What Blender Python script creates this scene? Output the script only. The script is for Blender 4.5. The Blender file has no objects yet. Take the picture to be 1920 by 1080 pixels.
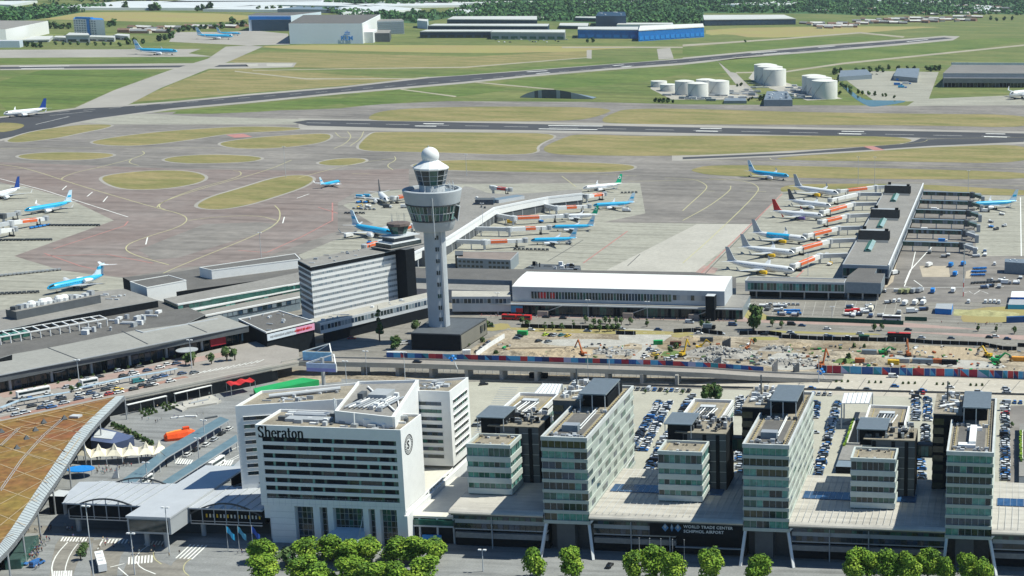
import bpy, bmesh, math, random
from math import sin, cos, pi, radians, atan2, sqrt, hypot
from mathutils import Vector, Matrix, noise
from mathutils.geometry import tessellate_polygon
random.seed(7)
S = bpy.context.scene
COL = S.collection
# ---------------------------------------------------------------- camera
CAM_H = 215.0
FPX, PPX, PPY = 2800.0, 1797.3, 540.0          # focal length and principal point in photo pixels (cropped frame)
_p, _r, _yaw = radians(12.802), radians(-1.4), radians(2.046)
def _rz(v, a): return Vector((v[0]*cos(a)-v[1]*sin(a), v[0]*sin(a)+v[1]*cos(a), v[2]))
CF = _rz((0, cos(_p), -sin(_p)), _yaw); _R = _rz((1, 0, 0), _yaw); _U = _rz((0, sin(_p), cos(_p)), _yaw)
CR = _R*cos(_r)-_U*sin(_r); CU = _R*sin(_r)+_U*cos(_r)
cd = bpy.data.cameras.new('camera'); cam = bpy.data.objects.new('camera', cd); COL.objects.link(cam)
cd.sensor_fit = 'HORIZONTAL'; cd.sensor_width = 36; cd.lens = FPX/1920*36
cd.shift_x = -(PPX-960)/1920
cd.clip_start = 5; cd.clip_end = 30000
m3 = Matrix((CR, CU, -CF)).transposed()
cam.matrix_world = Matrix.Translation((0, 0, CAM_H)) @ m3.to_4x4()
S.camera = cam
def W(x, y, z=0.0):
    """point of the world at height z seen at photo pixel x, y"""
    d = CF + CR*((x-PPX)/FPX) + CU*((PPY-y)/FPX)
    t = (z-CAM_H)/d.z
    return Vector((d.x*t, d.y*t, z))
# ---------------------------------------------------------------- world, sun
SUN = Vector((0.63, 0.16, 1.0)).normalized()
w = bpy.data.worlds.new('World'); S.world = w; w.use_nodes = True
nt = w.node_tree; sky = nt.nodes.new('ShaderNodeTexSky'); sky.sky_type = 'NISHITA'; sky.sun_disc = False
sky.sun_elevation = math.asin(SUN.z); sky.sun_rotation = atan2(SUN.x, SUN.y)
sky.air_density = 1.0; sky.dust_density = 0.5; sky.ozone_density = 2.0
bg = nt.nodes['Background']; bg.inputs[1].default_value = 0.055
tn = nt.nodes.new('ShaderNodeMix'); tn.data_type = 'RGBA'; tn.blend_type = 'MULTIPLY'; tn.inputs[0].default_value = 1; tn.inputs[7].default_value = (0.64, 1.05, 1.36, 1)
nt.links.new(sky.outputs[0], tn.inputs[6]); nt.links.new(tn.outputs[2], bg.inputs[0])
sl = bpy.data.lights.new('sun', 'SUN'); so = bpy.data.objects.new('sun', sl); COL.objects.link(so)
sl.energy = 4.6; sl.angle = radians(0.5); sl.color = (0.98, 0.975, 0.85)
so.rotation_euler = (-SUN).to_track_quat('-Z', 'Y').to_euler(); so.location = (0, 500, 400)
S.view_settings.view_transform = 'Standard'; S.view_settings.look = 'None'
S.view_settings.exposure = 0.32; S.view_settings.gamma = 1
# ---------------------------------------------------------------- materials
MATS = {}
def mat(name, col, rough=0.8, var=0.12, scale=0.15, metal=0.0, col2=None, spec=0.3, stretch=None, fine=0.0, crack=0, crot=0):
    if name in MATS: return MATS[name]
    m = bpy.data.materials.new(name); m.use_nodes = True; MATS[name] = m
    n = m.node_tree.nodes; l = m.node_tree.links; b = n['Principled BSDF']
    b.inputs['Roughness'].default_value = rough; b.inputs['Metallic'].default_value = metal
    b.inputs['Specular IOR Level'].default_value = spec
    c1 = tuple(max(0, c*(1-var)) for c in col)+(1,)
    c2 = (tuple(col2) if col2 else tuple(min(1, c*(1+var)) for c in col))+(1,)
    g = n.new('ShaderNodeNewGeometry'); mp = n.new('ShaderNodeMapping'); mp.vector_type = 'POINT'
    mp.inputs['Scale'].default_value = stretch or (1, 1, 1)
    t = n.new('ShaderNodeTexNoise'); t.inputs['Scale'].default_value = scale; t.inputs['Detail'].default_value = 6
    t.inputs['Roughness'].default_value = 0.65
    r = n.new('ShaderNodeValToRGB'); r.color_ramp.elements[0].position = 0.35; r.color_ramp.elements[1].position = 0.65
    r.color_ramp.elements[0].color = c1; r.color_ramp.elements[1].color = c2
    l.new(g.outputs['Position'], mp.inputs[0]); l.new(mp.outputs[0], t.inputs['Vector']); l.new(t.outputs[0], r.inputs[0])
    out = r.outputs[0]
    if fine:
        t2 = n.new('ShaderNodeTexNoise'); t2.inputs['Scale'].default_value = scale*12; t2.inputs['Detail'].default_value = 4
        mx = n.new('ShaderNodeMix'); mx.data_type = 'RGBA'; mx.blend_type = 'OVERLAY'; mx.inputs[0].default_value = fine
        l.new(mp.outputs[0], t2.inputs['Vector']); l.new(out, mx.inputs[6]); l.new(t2.outputs[0], mx.inputs[7]); out = mx.outputs[2]
    if crack:
        wv = n.new('ShaderNodeTexNoise'); wv.inputs['Scale'].default_value = crack; wv.inputs['Detail'].default_value = 3; m2 = n.new('ShaderNodeMapping'); m2.inputs['Scale'].default_value = (.12, 1.6, 1); m2.inputs['Rotation'].default_value = (0, 0, crot)
        l.new(g.outputs['Position'], m2.inputs[0]); l.new(m2.outputs[0], wv.inputs['Vector']); r2 = n.new('ShaderNodeValToRGB'); r2.color_ramp.elements[0].position = .3; r2.color_ramp.elements[0].color = (.72, .72, .72, 1); r2.color_ramp.elements[1].position = .55; r2.color_ramp.elements[1].color = (1, 1, 1, 1)
        l.new(wv.outputs[0], r2.inputs[0]); m3 = n.new('ShaderNodeMix'); m3.data_type = 'RGBA'; m3.blend_type = 'MULTIPLY'; m3.inputs[0].default_value = 1; l.new(out, m3.inputs[6]); l.new(r2.outputs[0], m3.inputs[7]); out = m3.outputs[2]
    l.new(out, b.inputs['Base Color'])
    return m
def glass(name, col, rough=0.12):
    m = mat(name, col, rough, 0.35, 0.4, spec=0.6); return m
# ground
GR = mat('grass', (0.098, 0.145, 0.036), 0.95, 0, 0.006, col2=(0.19, 0.20, 0.07), stretch=(1, 1.8, 1), fine=0.45, crack=.03, crot=.15)
GRY = mat('dry_grass', (0.16, 0.165, 0.055), 0.95, 0, 0.02, col2=(0.29, 0.235, 0.11), stretch=(0.6, 2, 1), fine=0.5)
GRG = mat('green_grass', (0.095, 0.158, 0.032), 0.95, 0.1, 0.008, col2=(0.15, 0.19, 0.05), fine=0.4, crack=.03, crot=-.1)
STRAW = mat('straw', (0.36, 0.29, 0.13), 0.95, 0.15, 0.01, col2=(0.30, 0.28, 0.10))
ASP = mat('asphalt_apron', (0.20, 0.185, 0.172), 0.9, 0.12, 0.012, col2=(0.265, 0.243, 0.222), fine=0.3, crack=.05, crot=.5)
ASPR = mat('asphalt_red', (0.235, 0.185, 0.168), 0.9, 0.1, 0.01, col2=(0.25, 0.213, 0.198), fine=0.3, crack=.06, crot=-.6)
RUN = mat('runway_asphalt', (0.060, 0.062, 0.070), 0.9, 0.15, 0.02, stretch=(0.3, 1, 1))
SHO = mat('shoulder', (0.33, 0.31, 0.28), 0.9, 0.12, 0.01)
CON = mat('apron_concrete', (0.335, 0.325, 0.275), 0.9, 0.08, 0.02, fine=0.3, crack=.12, crot=.2)
CONL = mat('light_concrete', (0.42, 0.40, 0.355), 0.9, 0.08, 0.03, fine=0.2)
SAND = mat('sand', (0.31, 0.25, 0.175), 0.95, 0.3, 0.06, col2=(0.45, 0.385, 0.295), fine=0.8, crack=.12, crot=.1)
PAVE = mat('paving', (0.25, 0.255, 0.255), 0.85, 0.1, 0.12, fine=0.3, crack=.2, crot=.7)
PAVR = mat('red_paving', (0.36, 0.26, 0.23), 0.9, 0.1, 0.1)
ROAD = mat('road_asphalt', (0.24, 0.225, 0.20), 0.9, 0.12, 0.05, fine=0.3, crack=.15)
LOT = mat('parking_paving', (0.40, 0.385, 0.32), 0.9, 0.07, 0.08, fine=0.2)
YEL = mat('yellow_paint', (0.46, 0.43, 0.25), 0.8); RED = mat('red_paint', (0.42, 0.20, 0.18), 0.8)
WHP = mat('white_road_paint', (0.75, 0.75, 0.72), 0.8); DRK = mat('dark_joint', (0.12, 0.12, 0.12), 0.9)
WATER = mat('canal_water', (0.05, 0.10, 0.10), 0.08, 0.2, 0.02, spec=0.6)
# building
WHT = mat('white_cladding', (0.80, 0.80, 0.79), 0.55, 0.03, 0.3)
CLD = mat('white_panel', (0.74, 0.75, 0.76), 0.6, 0.04, 0.2)
GRYC = mat('grey_cladding', (0.36, 0.38, 0.40), 0.6, 0.06, 0.2)
LGR = mat('light_grey_cladding', (0.52, 0.54, 0.56), 0.6, 0.06, 0.2)
DGR = mat('dark_grey_cladding', (0.10, 0.11, 0.12), 0.6, 0.1, 0.3)
BLK = mat('black_cladding', (0.012, 0.015, 0.019), 0.75, 0.2, 0.5, spec=.08)
ROOFD = mat('dark_roof_felt', (0.13, 0.125, 0.12), 0.9, 0.12, 0.08, fine=0.3)
ROOFM = mat('grey_roof_felt', (0.25, 0.24, 0.225), 0.9, 0.10, 0.05, fine=0.3)
ROOFG = mat('gravel_roof', (0.27, 0.24, 0.19), 0.95, 0.2, 0.2, fine=0.6)
OCH = mat('ochre_rail', (0.42, 0.34, 0.16), 0.8)
ROOFW = mat('white_roof', (0.80, 0.80, 0.78), 0.6, 0.03, 0.05)
MET = mat('grey_metal', (0.45, 0.47, 0.49), 0.4, 0.05, 0.5, metal=0.4)
DKM = mat('dark_metal', (0.06, 0.065, 0.07), 0.5, 0.2, 1.0)
SOLAR = mat('louvre_blue_grey', (0.20, 0.25, 0.29), 0.35, 0.1, 0.6, spec=0.6)
G1 = glass('dark_glass', (0.015, 0.03, 0.035)); G2 = glass('green_glass', (0.03, 0.11, 0.09))
G3 = glass('teal_glass', (0.10, 0.29, 0.25)); G4 = glass('olive_glass', (0.05, 0.055, 0.03)); G5 = glass('blue_glass', (0.03, 0.06, 0.10))
BLU = mat('bright_blue', (0.02, 0.22, 0.62), 0.5); ORG = mat('orange_panel', (0.80, 0.16, 0.05), 0.6, 0.08, 0.5)
REDP = mat('red_panel', (0.55, 0.03, 0.03), 0.5); GRN = mat('green_sheet', (0.02, 0.33, 0.10), 0.6)
YLP = mat('yellow_panel', (0.80, 0.50, 0.03), 0.5); CREAM = mat('cream_membrane', (0.78, 0.72, 0.58), 0.7)
CONC = mat('concrete', (0.40, 0.38, 0.35), 0.85, 0.1, 0.3); STONE = mat('light_stone', (0.60, 0.58, 0.52), 0.8, 0.06, 0.4)
# ---------------------------------------------------------------- mesh builder
class MB:
    def __init__(s, T=None): s.v = []; s.f = []; s.m = []; s.mats = []; s.T = T
    def mi(s, m):
        if m not in s.mats: s.mats.append(m)
        return s.mats.index(m)
    def face(s, pts, m):
        b = len(s.v)
        for p in pts:
            p = Vector(p); s.v.append(s.T @ p if s.T else p)
        s.f.append(tuple(range(b, b+len(pts)))); s.m.append(s.mi(m)); return s
    def box(s, x0, x1, y0, y1, z0, z1, m, top=None, skip=''):
        if x0 > x1: x0, x1 = x1, x0
        if y0 > y1: y0, y1 = y1, y0
        a = [(x0, y0), (x1, y0), (x1, y1), (x0, y1)]
        return s.prism(a, z0, z1, m, top)
    def prism(s, poly, z0, z1, m, top=None, cap=True, z1s=None):
        n = len(poly); A = sum(poly[i][0]*poly[(i+1) % n][1]-poly[(i+1) % n][0]*poly[i][1] for i in range(n))
        if A < 0: poly = list(poly)[::-1]; z1s = z1s[::-1] if z1s else None
        zt = z1s or [z1]*n; b = len(s.v)
        P = [Vector((p[0], p[1], z0)) for p in poly]+[Vector((p[0], p[1], z)) for p, z in zip(poly, zt)]
        s.v += [s.T @ p for p in P] if s.T else P
        k = s.mi(m)
        for i in range(n):
            j = (i+1) % n; s.f.append((b+i, b+j, b+n+j, b+n+i)); s.m.append(k)
        kt = s.mi(top or m)
        if n <= 4: s.f.append(tuple(b+n+i for i in range(n))); s.m.append(kt)
        else:
            for t in tessellate_polygon([[Vector((p[0], p[1], 0)) for p in poly]]):
                q = [poly[i] for i in t]
                ar = (q[1][0]-q[0][0])*(q[2][1]-q[0][1])-(q[2][0]-q[0][0])*(q[1][1]-q[0][1])
                t = t if ar > 0 else t[::-1]
                s.f.append(tuple(b+n+i for i in t)); s.m.append(kt)
        s.f.append(tuple(b+i for i in range(n))[::-1]); s.m.append(k)
        return s
    def obox(s, p, q, wd, z0, z1, m, top=None):
        """box along the line p-q (2D), width wd"""
        p = Vector(p[:2]); q = Vector(q[:2]); d = (q-p).normalized(); n = Vector((-d.y, d.x))*wd/2
        return s.prism([p-n, q-n, q+n, p+n], z0, z1, m, top)
    def bar(s, p, q, wd, m, h=None):
        """square bar between 3D points"""
        p = Vector(p); q = Vector(q); d = (q-p).normalized(); h = h or wd
        u = d.cross(Vector((0, 0, 1)));
        if u.length < 1e-3: u = Vector((1, 0, 0))
        u.normalize(); v = u.cross(d).normalized(); u = u*wd/2; v = v*h/2
        a = [p-u-v, p+u-v, p+u+v, p-u+v]; c = [q-u-v, q+u-v, q+u+v, q-u+v]
        b = len(s.v); s.v += [s.T @ x for x in a+c] if s.T else a+c; k = s.mi(m)
        for F in ((3, 2, 1, 0), (4, 5, 6, 7), (0, 1, 5, 4), (1, 2, 6, 5), (2, 3, 7, 6), (3, 0, 4, 7)):
            s.f.append(tuple(b+i for i in F)); s.m.append(k)
        return s
    def loft(s, rings, m, caps=True, closed=True):
        """rings: lists of 3D points, same count; m: material or function(i, j)"""
        b = len(s.v); n = len(rings[0])
        for r in rings: s.v += [s.T @ Vector(p) for p in r] if s.T else [Vector(p) for p in r]
        for i in range(len(rings)-1):
            for j in range(n if closed else n-1):
                q = (j+1) % n; mm = m(i, j) if callable(m) else m
                s.f.append((b+i*n+j, b+i*n+q, b+(i+1)*n+q, b+(i+1)*n+j)); s.m.append(s.mi(mm))
        if caps:
            mm = m(0, 0) if callable(m) else m; m2 = m(len(rings)-2, 0) if callable(m) else m
            s.f.append(tuple(b+i for i in range(n))[::-1]); s.m.append(s.mi(mm))
            s.f.append(tuple(b+(len(rings)-1)*n+i for i in range(n))); s.m.append(s.mi(m2))
        return s
    def lathe(s, prof, m, n=16, c=(0, 0, 0), sx=1, sy=1, ph=0):
        c = Vector(c)
        return s.loft([[c+Vector((r*cos(2*pi*j/n+ph)*sx, r*sin(2*pi*j/n+ph)*sy, z)) for j in range(n)] for r, z in prof], m)
    def tube(s, p, q, r0, m, r1=None, n=8):
        p = Vector(p); q = Vector(q); r1 = r0 if r1 is None else r1; d = (q-p).normalized()
        u = d.orthogonal().normalized(); v = d.cross(u)
        return s.loft([[c+u*r*cos(2*pi*j/n)+v*r*sin(2*pi*j/n) for j in range(n)] for c, r in ((p, r0), (q, r1))], m)
    def sphere(s, c, r, m, n=10, k=6, sz=1):
        c = Vector(c)
        rr = [[c+Vector((r*sin(pi*i/k)*cos(2*pi*j/n), r*sin(pi*i/k)*sin(2*pi*j/n), -r*sz*cos(pi*i/k))) for j in range(n)] for i in range(1, k)]
        s.loft(rr, m); return s
    def mesh(s, name, smooth=False):
        me = bpy.data.meshes.new(name); me.from_pydata([tuple(v) for v in s.v], [], s.f)
        for m in s.mats: me.materials.append(m)
        me.polygons.foreach_set('material_index', s.m)
        if smooth: me.polygons.foreach_set('use_smooth', [True]*len(s.f)); me.update()
        if smooth:
            try: me.set_sharp_from_angle(angle=radians(35))
            except Exception: pass
        me.update(); return me
    def build(s, name, parent=None, smooth=False, label=None, cat=None, group=None, kind=None, loc=None):
        o = bpy.data.objects.new(name, s.mesh(name, smooth)); COL.objects.link(o)
        if parent is not None: o.parent = parent
        if loc is not None: o.location = loc
        return tag(o, label, cat, group, kind)
def tag(o, label=None, cat=None, group=None, kind=None):
    if label: o['label'] = label
    if cat: o['category'] = cat
    if group: o['group'] = group
    if kind: o['kind'] = kind
    return o
def empty(name, loc, rz=0, label=None, cat=None, group=None, sc=1):
    o = bpy.data.objects.new(name, None); COL.objects.link(o); o.location = loc; o.rotation_euler = (0, 0, rz)
    o.empty_display_size = 1
    if sc != 1: o.scale = (sc, sc, sc)
    return tag(o, label, cat, group)
KIDS = {}
def kids(o):
    return list(o.children)
def dup(root, loc, rz, label=None, group=None, sc=None, swap=None):
    r = root.copy(); COL.objects.link(r); r.location = loc; r.rotation_euler = (0, 0, rz)
    if sc: r.scale = (sc, sc, sc)
    if label: r['label'] = label
    if group: r['group'] = group
    for ch in kids(root):
        c = ch.copy(); COL.objects.link(c); c.parent = r
        for g in kids(ch):
            d = g.copy(); COL.objects.link(d); d.parent = c
    return r
def text_mesh(body, size, m, depth=0.15, bold=0.0, spacing=1.0, align='LEFT'):
    cu = bpy.data.curves.new('text', 'FONT'); cu.body = body; cu.size = size; cu.extrude = depth; cu.offset = bold
    cu.space_character = spacing; cu.align_x = align; cu.resolution_u = 3
    ob = bpy.data.objects.new('text', cu); COL.objects.link(ob)
    dg = bpy.context.evaluated_depsgraph_get(); me = bpy.data.meshes.new_from_object(ob.evaluated_get(dg))
    bpy.data.objects.remove(ob); bpy.data.curves.remove(cu); me.materials.clear(); me.materials.append(m); return me
def text_obj(name, body, size, m, parent, loc, rot=(pi/2, 0, 0), **k):
    o = bpy.data.objects.new(name, text_mesh(body, size, m, **k)); COL.objects.link(o)
    o.parent = parent; o.location = loc; o.rotation_euler = rot; return o
# ---------------------------------------------------------------- ground sheets from photo outlines
def smooth_poly(pts, it=2, closed=True):
    for _ in range(it):
        o = []; n = len(pts)
        for i in range(n if closed else n-1):
            a, b = pts[i], pts[(i+1) % n]
            o += [(a[0]*.75+b[0]*.25, a[1]*.75+b[1]*.25), (a[0]*.25+b[0]*.75, a[1]*.25+b[1]*.75)]
        pts = o if closed else [pts[0]]+o+[pts[-1]]
    return pts
def sheet(name, polys, z, m, smooth=0, kind='structure', thick=0):
    mb = MB()
    for pi_, pl in enumerate(polys):
        z = z+(0.003 if pi_ else 0)
        if smooth: pl = smooth_poly(pl, smooth)
        P = [W(x, y, z) for x, y in pl]
        for t in tessellate_polygon([[Vector((p.x, p.y, 0)) for p in P]]):
            a, b, c = [P[i] for i in t]
            if (b-a).cross(c-a).z < 0: b, c = c, b
            mb.face([a, b, c], m)
    return mb.build(name, kind=kind)
def ribbon(mb, pts, wd, z, m, smooth=2):
    """line marking of width wd metres along photo pixels"""
    if smooth: pts = smooth_poly(pts, smooth, closed=False)
    P = [W(x, y, z) for x, y in pts]
    L = []
    for i, p in enumerate(P):
        a = P[max(0, i-1)]; b = P[min(len(P)-1, i+1)]; d = (b-a); d.z = 0
        if d.length < 1e-6: continue
        d.normalize(); n = Vector((-d.y, d.x, 0))*wd/2; L.append((p-n, p+n))
    for (a, b), (c, d) in zip(L, L[1:]): mb.face([a, c, d, b], m)
def Z(ox, oy, s, pts): return [(ox+x/s, oy+y/s) for x, y in pts]
A_ = lambda p: Z(0, 0, 3, p)
B_ = lambda p: Z(640, 0, 3, p)
C_ = lambda p: Z(1280, 0, 3, p)
D_ = lambda p: Z(0, 220, 3, p)
E_ = lambda p: Z(560, 220, 3, p)
F_ = lambda p: Z(1280, 220, 3, p)
# ================================================================ ground
g = MB(); g.face([(-9000, 100, 0), (6000, 100, 0), (9000, 16000, 0), (-14000, 16000, 0)], GR); g.build('ground', kind='structure')
# farm fields beyond the runways
sheet('dry_field', [A_([(60, 110), (300, 75), (700, 65), (1400, 80), (1400, 110), (1200, 128), (700, 120), (270, 108)]),
      C_([(130, 160), (900, 148), (1500, 150), (1300, 160), (850, 200), (400, 215), (260, 190), (130, 200)]),
      B_([(-500, 262), (-200, 252), (800, 255), (1900, 262), (1380, 280), (1400, 290), (700, 300), (0, 285), (-300, 275)])], .03, STRAW, 1)
sheet('mown_grass', [A_([(740, 575), (1000, 460), (1180, 395), (1400, 385), (1920, 420), (2350, 448), (1920, 482), (1300, 530)]),
      B_([(-700, 330), (-400, 290), (0, 300), (700, 320), (1380, 285), (1380, 320), (700, 385), (0, 385), (-500, 372)]),
      F_([(0, -40), (1920, 0), (1920, 40), (0, 20)])], .03, GRY, 0)
sheet('green_verge', [A_([(0, 395), (950, 388), (600, 520), (400, 610), (200, 625), (0, 640)]), A_([(0, 322), (1180, 320), (1100, 352), (0, 366)]),
      A_([(860, 640), (1400, 590), (1920, 540), (1920, 595), (1300, 640)]), B_([(0, 535), (700, 470), (1000, 500), (650, 545), (200, 590), (0, 600)]),
      B_([(830, 460), (1920, 370), (1920, 430), (1300, 500), (1000, 490)]),
      C_([(0, 350), (1200, 260), (1600, 220), (1920, 210), (1920, 240), (900, 360), (400, 400), (0, 430)]),
      C_([(0, 260), (1100, 195), (1200, 215), (400, 285), (0, 322)]), B_([(420, 425), (1920, 320), (1920, 330), (1040, 395), (520, 435)])], .035, GRG, 1)
# dark runway shoulders and runways
D1T = [(43, 217), (160, 203), (240, 199), (333, 192), (467, 179), (640, 165), (807, 146), (987, 133), (1140, 121), (1280, 111), (1407, 99), (1547, 87), (1680, 77), (1770, 70)]
D1B = [(1787, 72), (1680, 82), (1547, 93), (1413, 104), (1280, 118), (1140, 128), (987, 141), (873, 153), (640, 173), (467, 190), (320, 203), (233, 215), (180, 222), (133, 231), (67, 247), (0, 261), (-30, 266)]
off = lambda L, d: [(x, y+d) for x, y in L]
sheet('runway_shoulder', [[(-30, 222)]+off(D1T, -3)+[(1800, 68)]+off(D1B, 3.5),
      A_([(0, 366), (1400, 352), (1670, 352), (1650, 378), (1400, 385), (0, 394)]),
      [(560, 222), (793, 224.5), (1027, 229), (1280, 234), (1513, 239), (1747, 243), (1940, 247), (1940, 268), (1200, 253), (1027, 249), (793, 246), (560, 243)],
      F_([(1200, 160), (1290, 112), (1500, 120), (1920, 130), (1940, 150), (1400, 168), (1040, 192), (500, 222), (0, 244), (-60, 244), (-60, 214), (0, 212), (600, 188)])], .05, SHO, 0)
# aprons: everything from the taxiways to the bottom of the frame is paved
PAV = [(-60, 275), (0, 262), (67, 249), (133, 233), (250, 213), (340, 209), (560, 206), (640, 203), (700, 196), (840, 189.5), (1100, 191), (1280, 195.5), (1500, 197), (1700, 198), (1760, 184), (1790, 186), (1960, 196)]
sheet('apron', [PAV+[(1960, 560), (-60, 620)]], .04, ASP, 0)
sheet('runway', [[(-30, 224)]+D1T+D1B, A_([(0, 376), (1150, 367), (1385, 362), (1400, 374), (900, 380), (0, 388)]),
      [(548, 229), (577, 225), (793, 228), (1027, 233), (1200, 237), (1513, 242.5), (1747, 246.5), (1940, 250.5), (1940, 264), (1697, 257.5), (1513, 254), (1200, 247.5), (1027, 244.5), (793, 241.5), (577, 235.5)],
      F_([(1230, 150), (1300, 135), (1340, 118), (1920, 122), (1920, 138), (1400, 160), (1040, 184), (500, 215), (0, 236), (0, 224), (600, 200), (1050, 165)])], .07, RUN, 0)
# lighter taxiways over grass
sheet('taxiway', [A_([(1270, 262), (1400, 255), (1480, 262), (1290, 345), (1160, 392), (900, 497), (740, 580), (690, 600), (410, 612), (640, 508), (960, 393), (1170, 330)]),
      A_([(-20, 280), (1130, 275), (1060, 300), (1200, 318), (-20, 326)]),
      C_([(190, 340), (270, 405), (300, 410), (430, 540), (370, 560), (240, 400), (195, 342)]), B_([(1775, 275), (1850, 270), (1870, 330), (1785, 335)]), B_([(1380, 282), (1408, 280), (1408, 330), (1380, 328)]),
      A_([(1270, 180), (1420, 170), (1620, 190), (1630, 250), (1400, 256), (950, 235), (990, 180)])], .08, SHO, 0)
sheet('service_track', [C_([(900, 352), (1920, 250), (1920, 258), (900, 362), (560, 410), (300, 412), (300, 405), (560, 402)]),
      B_([(-500, 395), (0, 385), (700, 375), (1380, 322), (1380, 326), (700, 381), (0, 389), (-500, 398)]), B_([(-600, 398), (-200, 440), (540, 440), (540, 444), (-200, 447), (-600, 403)]), B_([(340, 500), (650, 540), (640, 546), (330, 504)]),
      B_([(760, 460), (1200, 500), (1190, 506), (745, 464)]), C_([(0, 250), (560, 215), (1000, 180), (1250, 205), (1240, 212), (1000, 188), (560, 222), (0, 262)]),
      B_([(1240, 262), (1920, 262), (1920, 270), (1240, 270)])], .06, mat('track_gravel', (.33, .30, .23), .95, .12, .02), 0)
# colour patches of the apron
sheet('red_asphalt', [D_([(-60, 250), (500, 270), (1000, 290), (1700, 300), (2300, 290), (2300, 400), (2000, 420), (1900, 480), (1900, 640), (1450, 800), (1000, 850), (700, 900), (240, 860), (80, 780), (640, 580), (380, 455), (-60, 350)])], .052, ASPR, 0)
sheet('patched_asphalt', [D_([(780, 745), (1150, 600), (1450, 590), (1560, 600), (1500, 640), (1000, 790), (860, 800)]), F_([(-340, 370), (180, 370), (560, 425), (410, 596), (-430, 590), (-330, 480)]),
      F_([(1340, 395), (1640, 440), (1640, 780), (1900, 780), (1960, 1040), (1100, 1040), (1180, 900)])], .056, ASP, 0)
sheet('concrete_stand', [D_([(-60, 370), (130, 385), (380, 455), (640, 580), (80, 780), (340, 860), (700, 905), (1060, 905), (1060, 1100), (-60, 1100)]),
      [(643, 385), (700, 362), (830, 345), (1200, 343), (1210, 400), (1130, 417), (1413, 420), (1466, 360), (1560, 350), (1660, 345), (1640, 530), (600, 530), (560, 478), (700, 420)],
      [(1827, 366), (1960, 368), (1960, 480), (1830, 480)],
      A_([(450, 690), (720, 645), (860, 640), (1100, 655), (1740, 672), (1660, 700), (1200, 700), (640, 700)]),
      [(1720, 186), (1960, 176), (1960, 197), (1700, 199)], [(1570, 138), (1620, 133), (1760, 135), (1740, 190), (1640, 190)]], .06, CON, 0)
sheet('light_slabs', [F_([(1720, 450), (1900, 450), (1900, 775), (1700, 775)]), D_([(800, 15), (1400, 5), (1740, 12), (1650, 35), (700, 30)]), A_([(1500, 357), (1650, 357), (1640, 373), (1500, 373)]), A_([(1385, 362), (1450, 358), (1450, 372), (1385, 373)]),
      F_([(400, 600), (80, 600), (-430, 860), (60, 880)])], .064, CONL, 0)
sheet('worn_slabs', [F_([(30, 830), (110, 830), (200, 850), (180, 878), (0, 878)])], .068, PAVR, 0)
ISL = [D_([(30, 130), (150, 85), (330, 55), (480, 40), (640, 40), (600, 60), (440, 90), (330, 115), (130, 140), (60, 140)]),
 D_([(490, 140), (650, 110), (900, 80), (1200, 60), (1400, 50), (1720, 58), (1640, 75), (1300, 88), (1080, 125), (800, 160), (600, 158)]),
 D_([(1225, 148), (1300, 130), (1480, 110), (1700, 95), (1850, 90), (1865, 115), (1800, 145), (1600, 170), (1400, 178), (1280, 168)]),
 D_([(90, 216), (200, 200), (400, 195), (640, 203), (630, 222), (480, 240), (250, 240), (130, 232)]),
 D_([(910, 237), (1000, 218), (1200, 208), (1400, 216), (1490, 230), (1400, 252), (1100, 260), (960, 252)]),
 D_([(555, 342), (640, 318), (850, 298), (1060, 300), (1165, 330), (1130, 367), (950, 400), (760, 408), (640, 392)]),
 D_([(1100, 495), (1180, 448), (1350, 400), (1560, 333), (1710, 322), (1775, 345), (1710, 392), (1550, 445), (1400, 492), (1250, 518), (1140, 514)]),
 E_([(90, 257), (200, 233), (350, 228), (390, 245), (300, 267), (180, 272)]),
 E_([(325, 168), (400, 92), (450, 80), (1100, 86), (1490, 92), (1330, 158), (1350, 203), (1150, 210), (800, 197), (500, 192), (370, 187)]),
 E_([(1365, 170), (1490, 115), (1560, 93), (1920, 106), (2160, 103), (3060, 103), (3380, 110), (3470, 130), (3370, 153), (2760, 188), (2160, 218), (1560, 214), (1400, 203)]),
 E_([(640, 262), (850, 238), (1200, 243), (1700, 256), (1900, 270), (1870, 298), (1700, 310), (1300, 308), (850, 298), (650, 282)]),
 F_([(45, 292), (150, 267), (600, 272), (1300, 290), (1980, 310), (1980, 348), (1200, 348), (500, 338), (150, 325), (60, 305)]),
 F_([(485, 228), (1050, 192), (1400, 167), (1980, 148), (1980, 262), (1200, 247), (600, 242)]),
 F_([(545, 425), (560, 378), (900, 372), (1340, 375), (1660, 395), (1980, 412), (1980, 440), (1640, 436), (1360, 400), (1130, 400), (640, 405)]),
 B_([(140, 662), (220, 622), (500, 603), (1000, 598), (1550, 606), (1460, 652), (1300, 682), (600, 682), (190, 680)]),
 B_([(1455, 672), (1530, 635), (1600, 612), (1920, 610), (2550, 630), (3250, 640), (3900, 645), (3900, 720), (3300, 705), (2400, 700), (1500, 698)]),
 D_([(-30, 30), (80, 30), (150, 42), (100, 70), (-30, 90)])]
sheet('grass_island', ISL, .09, GRY, 2)
ring = MB()
for k, pl in enumerate(ISL[:9]+ISL[10:11]):
    q = smooth_poly(pl, 2); ribbon(ring, q+[q[0]], 5.5, .085, SHO, 0)
ring.build('shoulder_ring', kind='structure')
sheet('green_patch', [E_([(520, 100), (1000, 95), (1400, 100), (1150, 130), (900, 180), (500, 175)]), C_([(0, 630), (470, 640), (480, 665), (0, 668)]), B_([(700, 610), (1500, 612), (1400, 650), (700, 640)]),
      F_([(60, 278), (640, 285), (1300, 300), (1920, 320), (1920, 330), (1200, 330), (500, 300)])], .10, GRG, 1)
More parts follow.
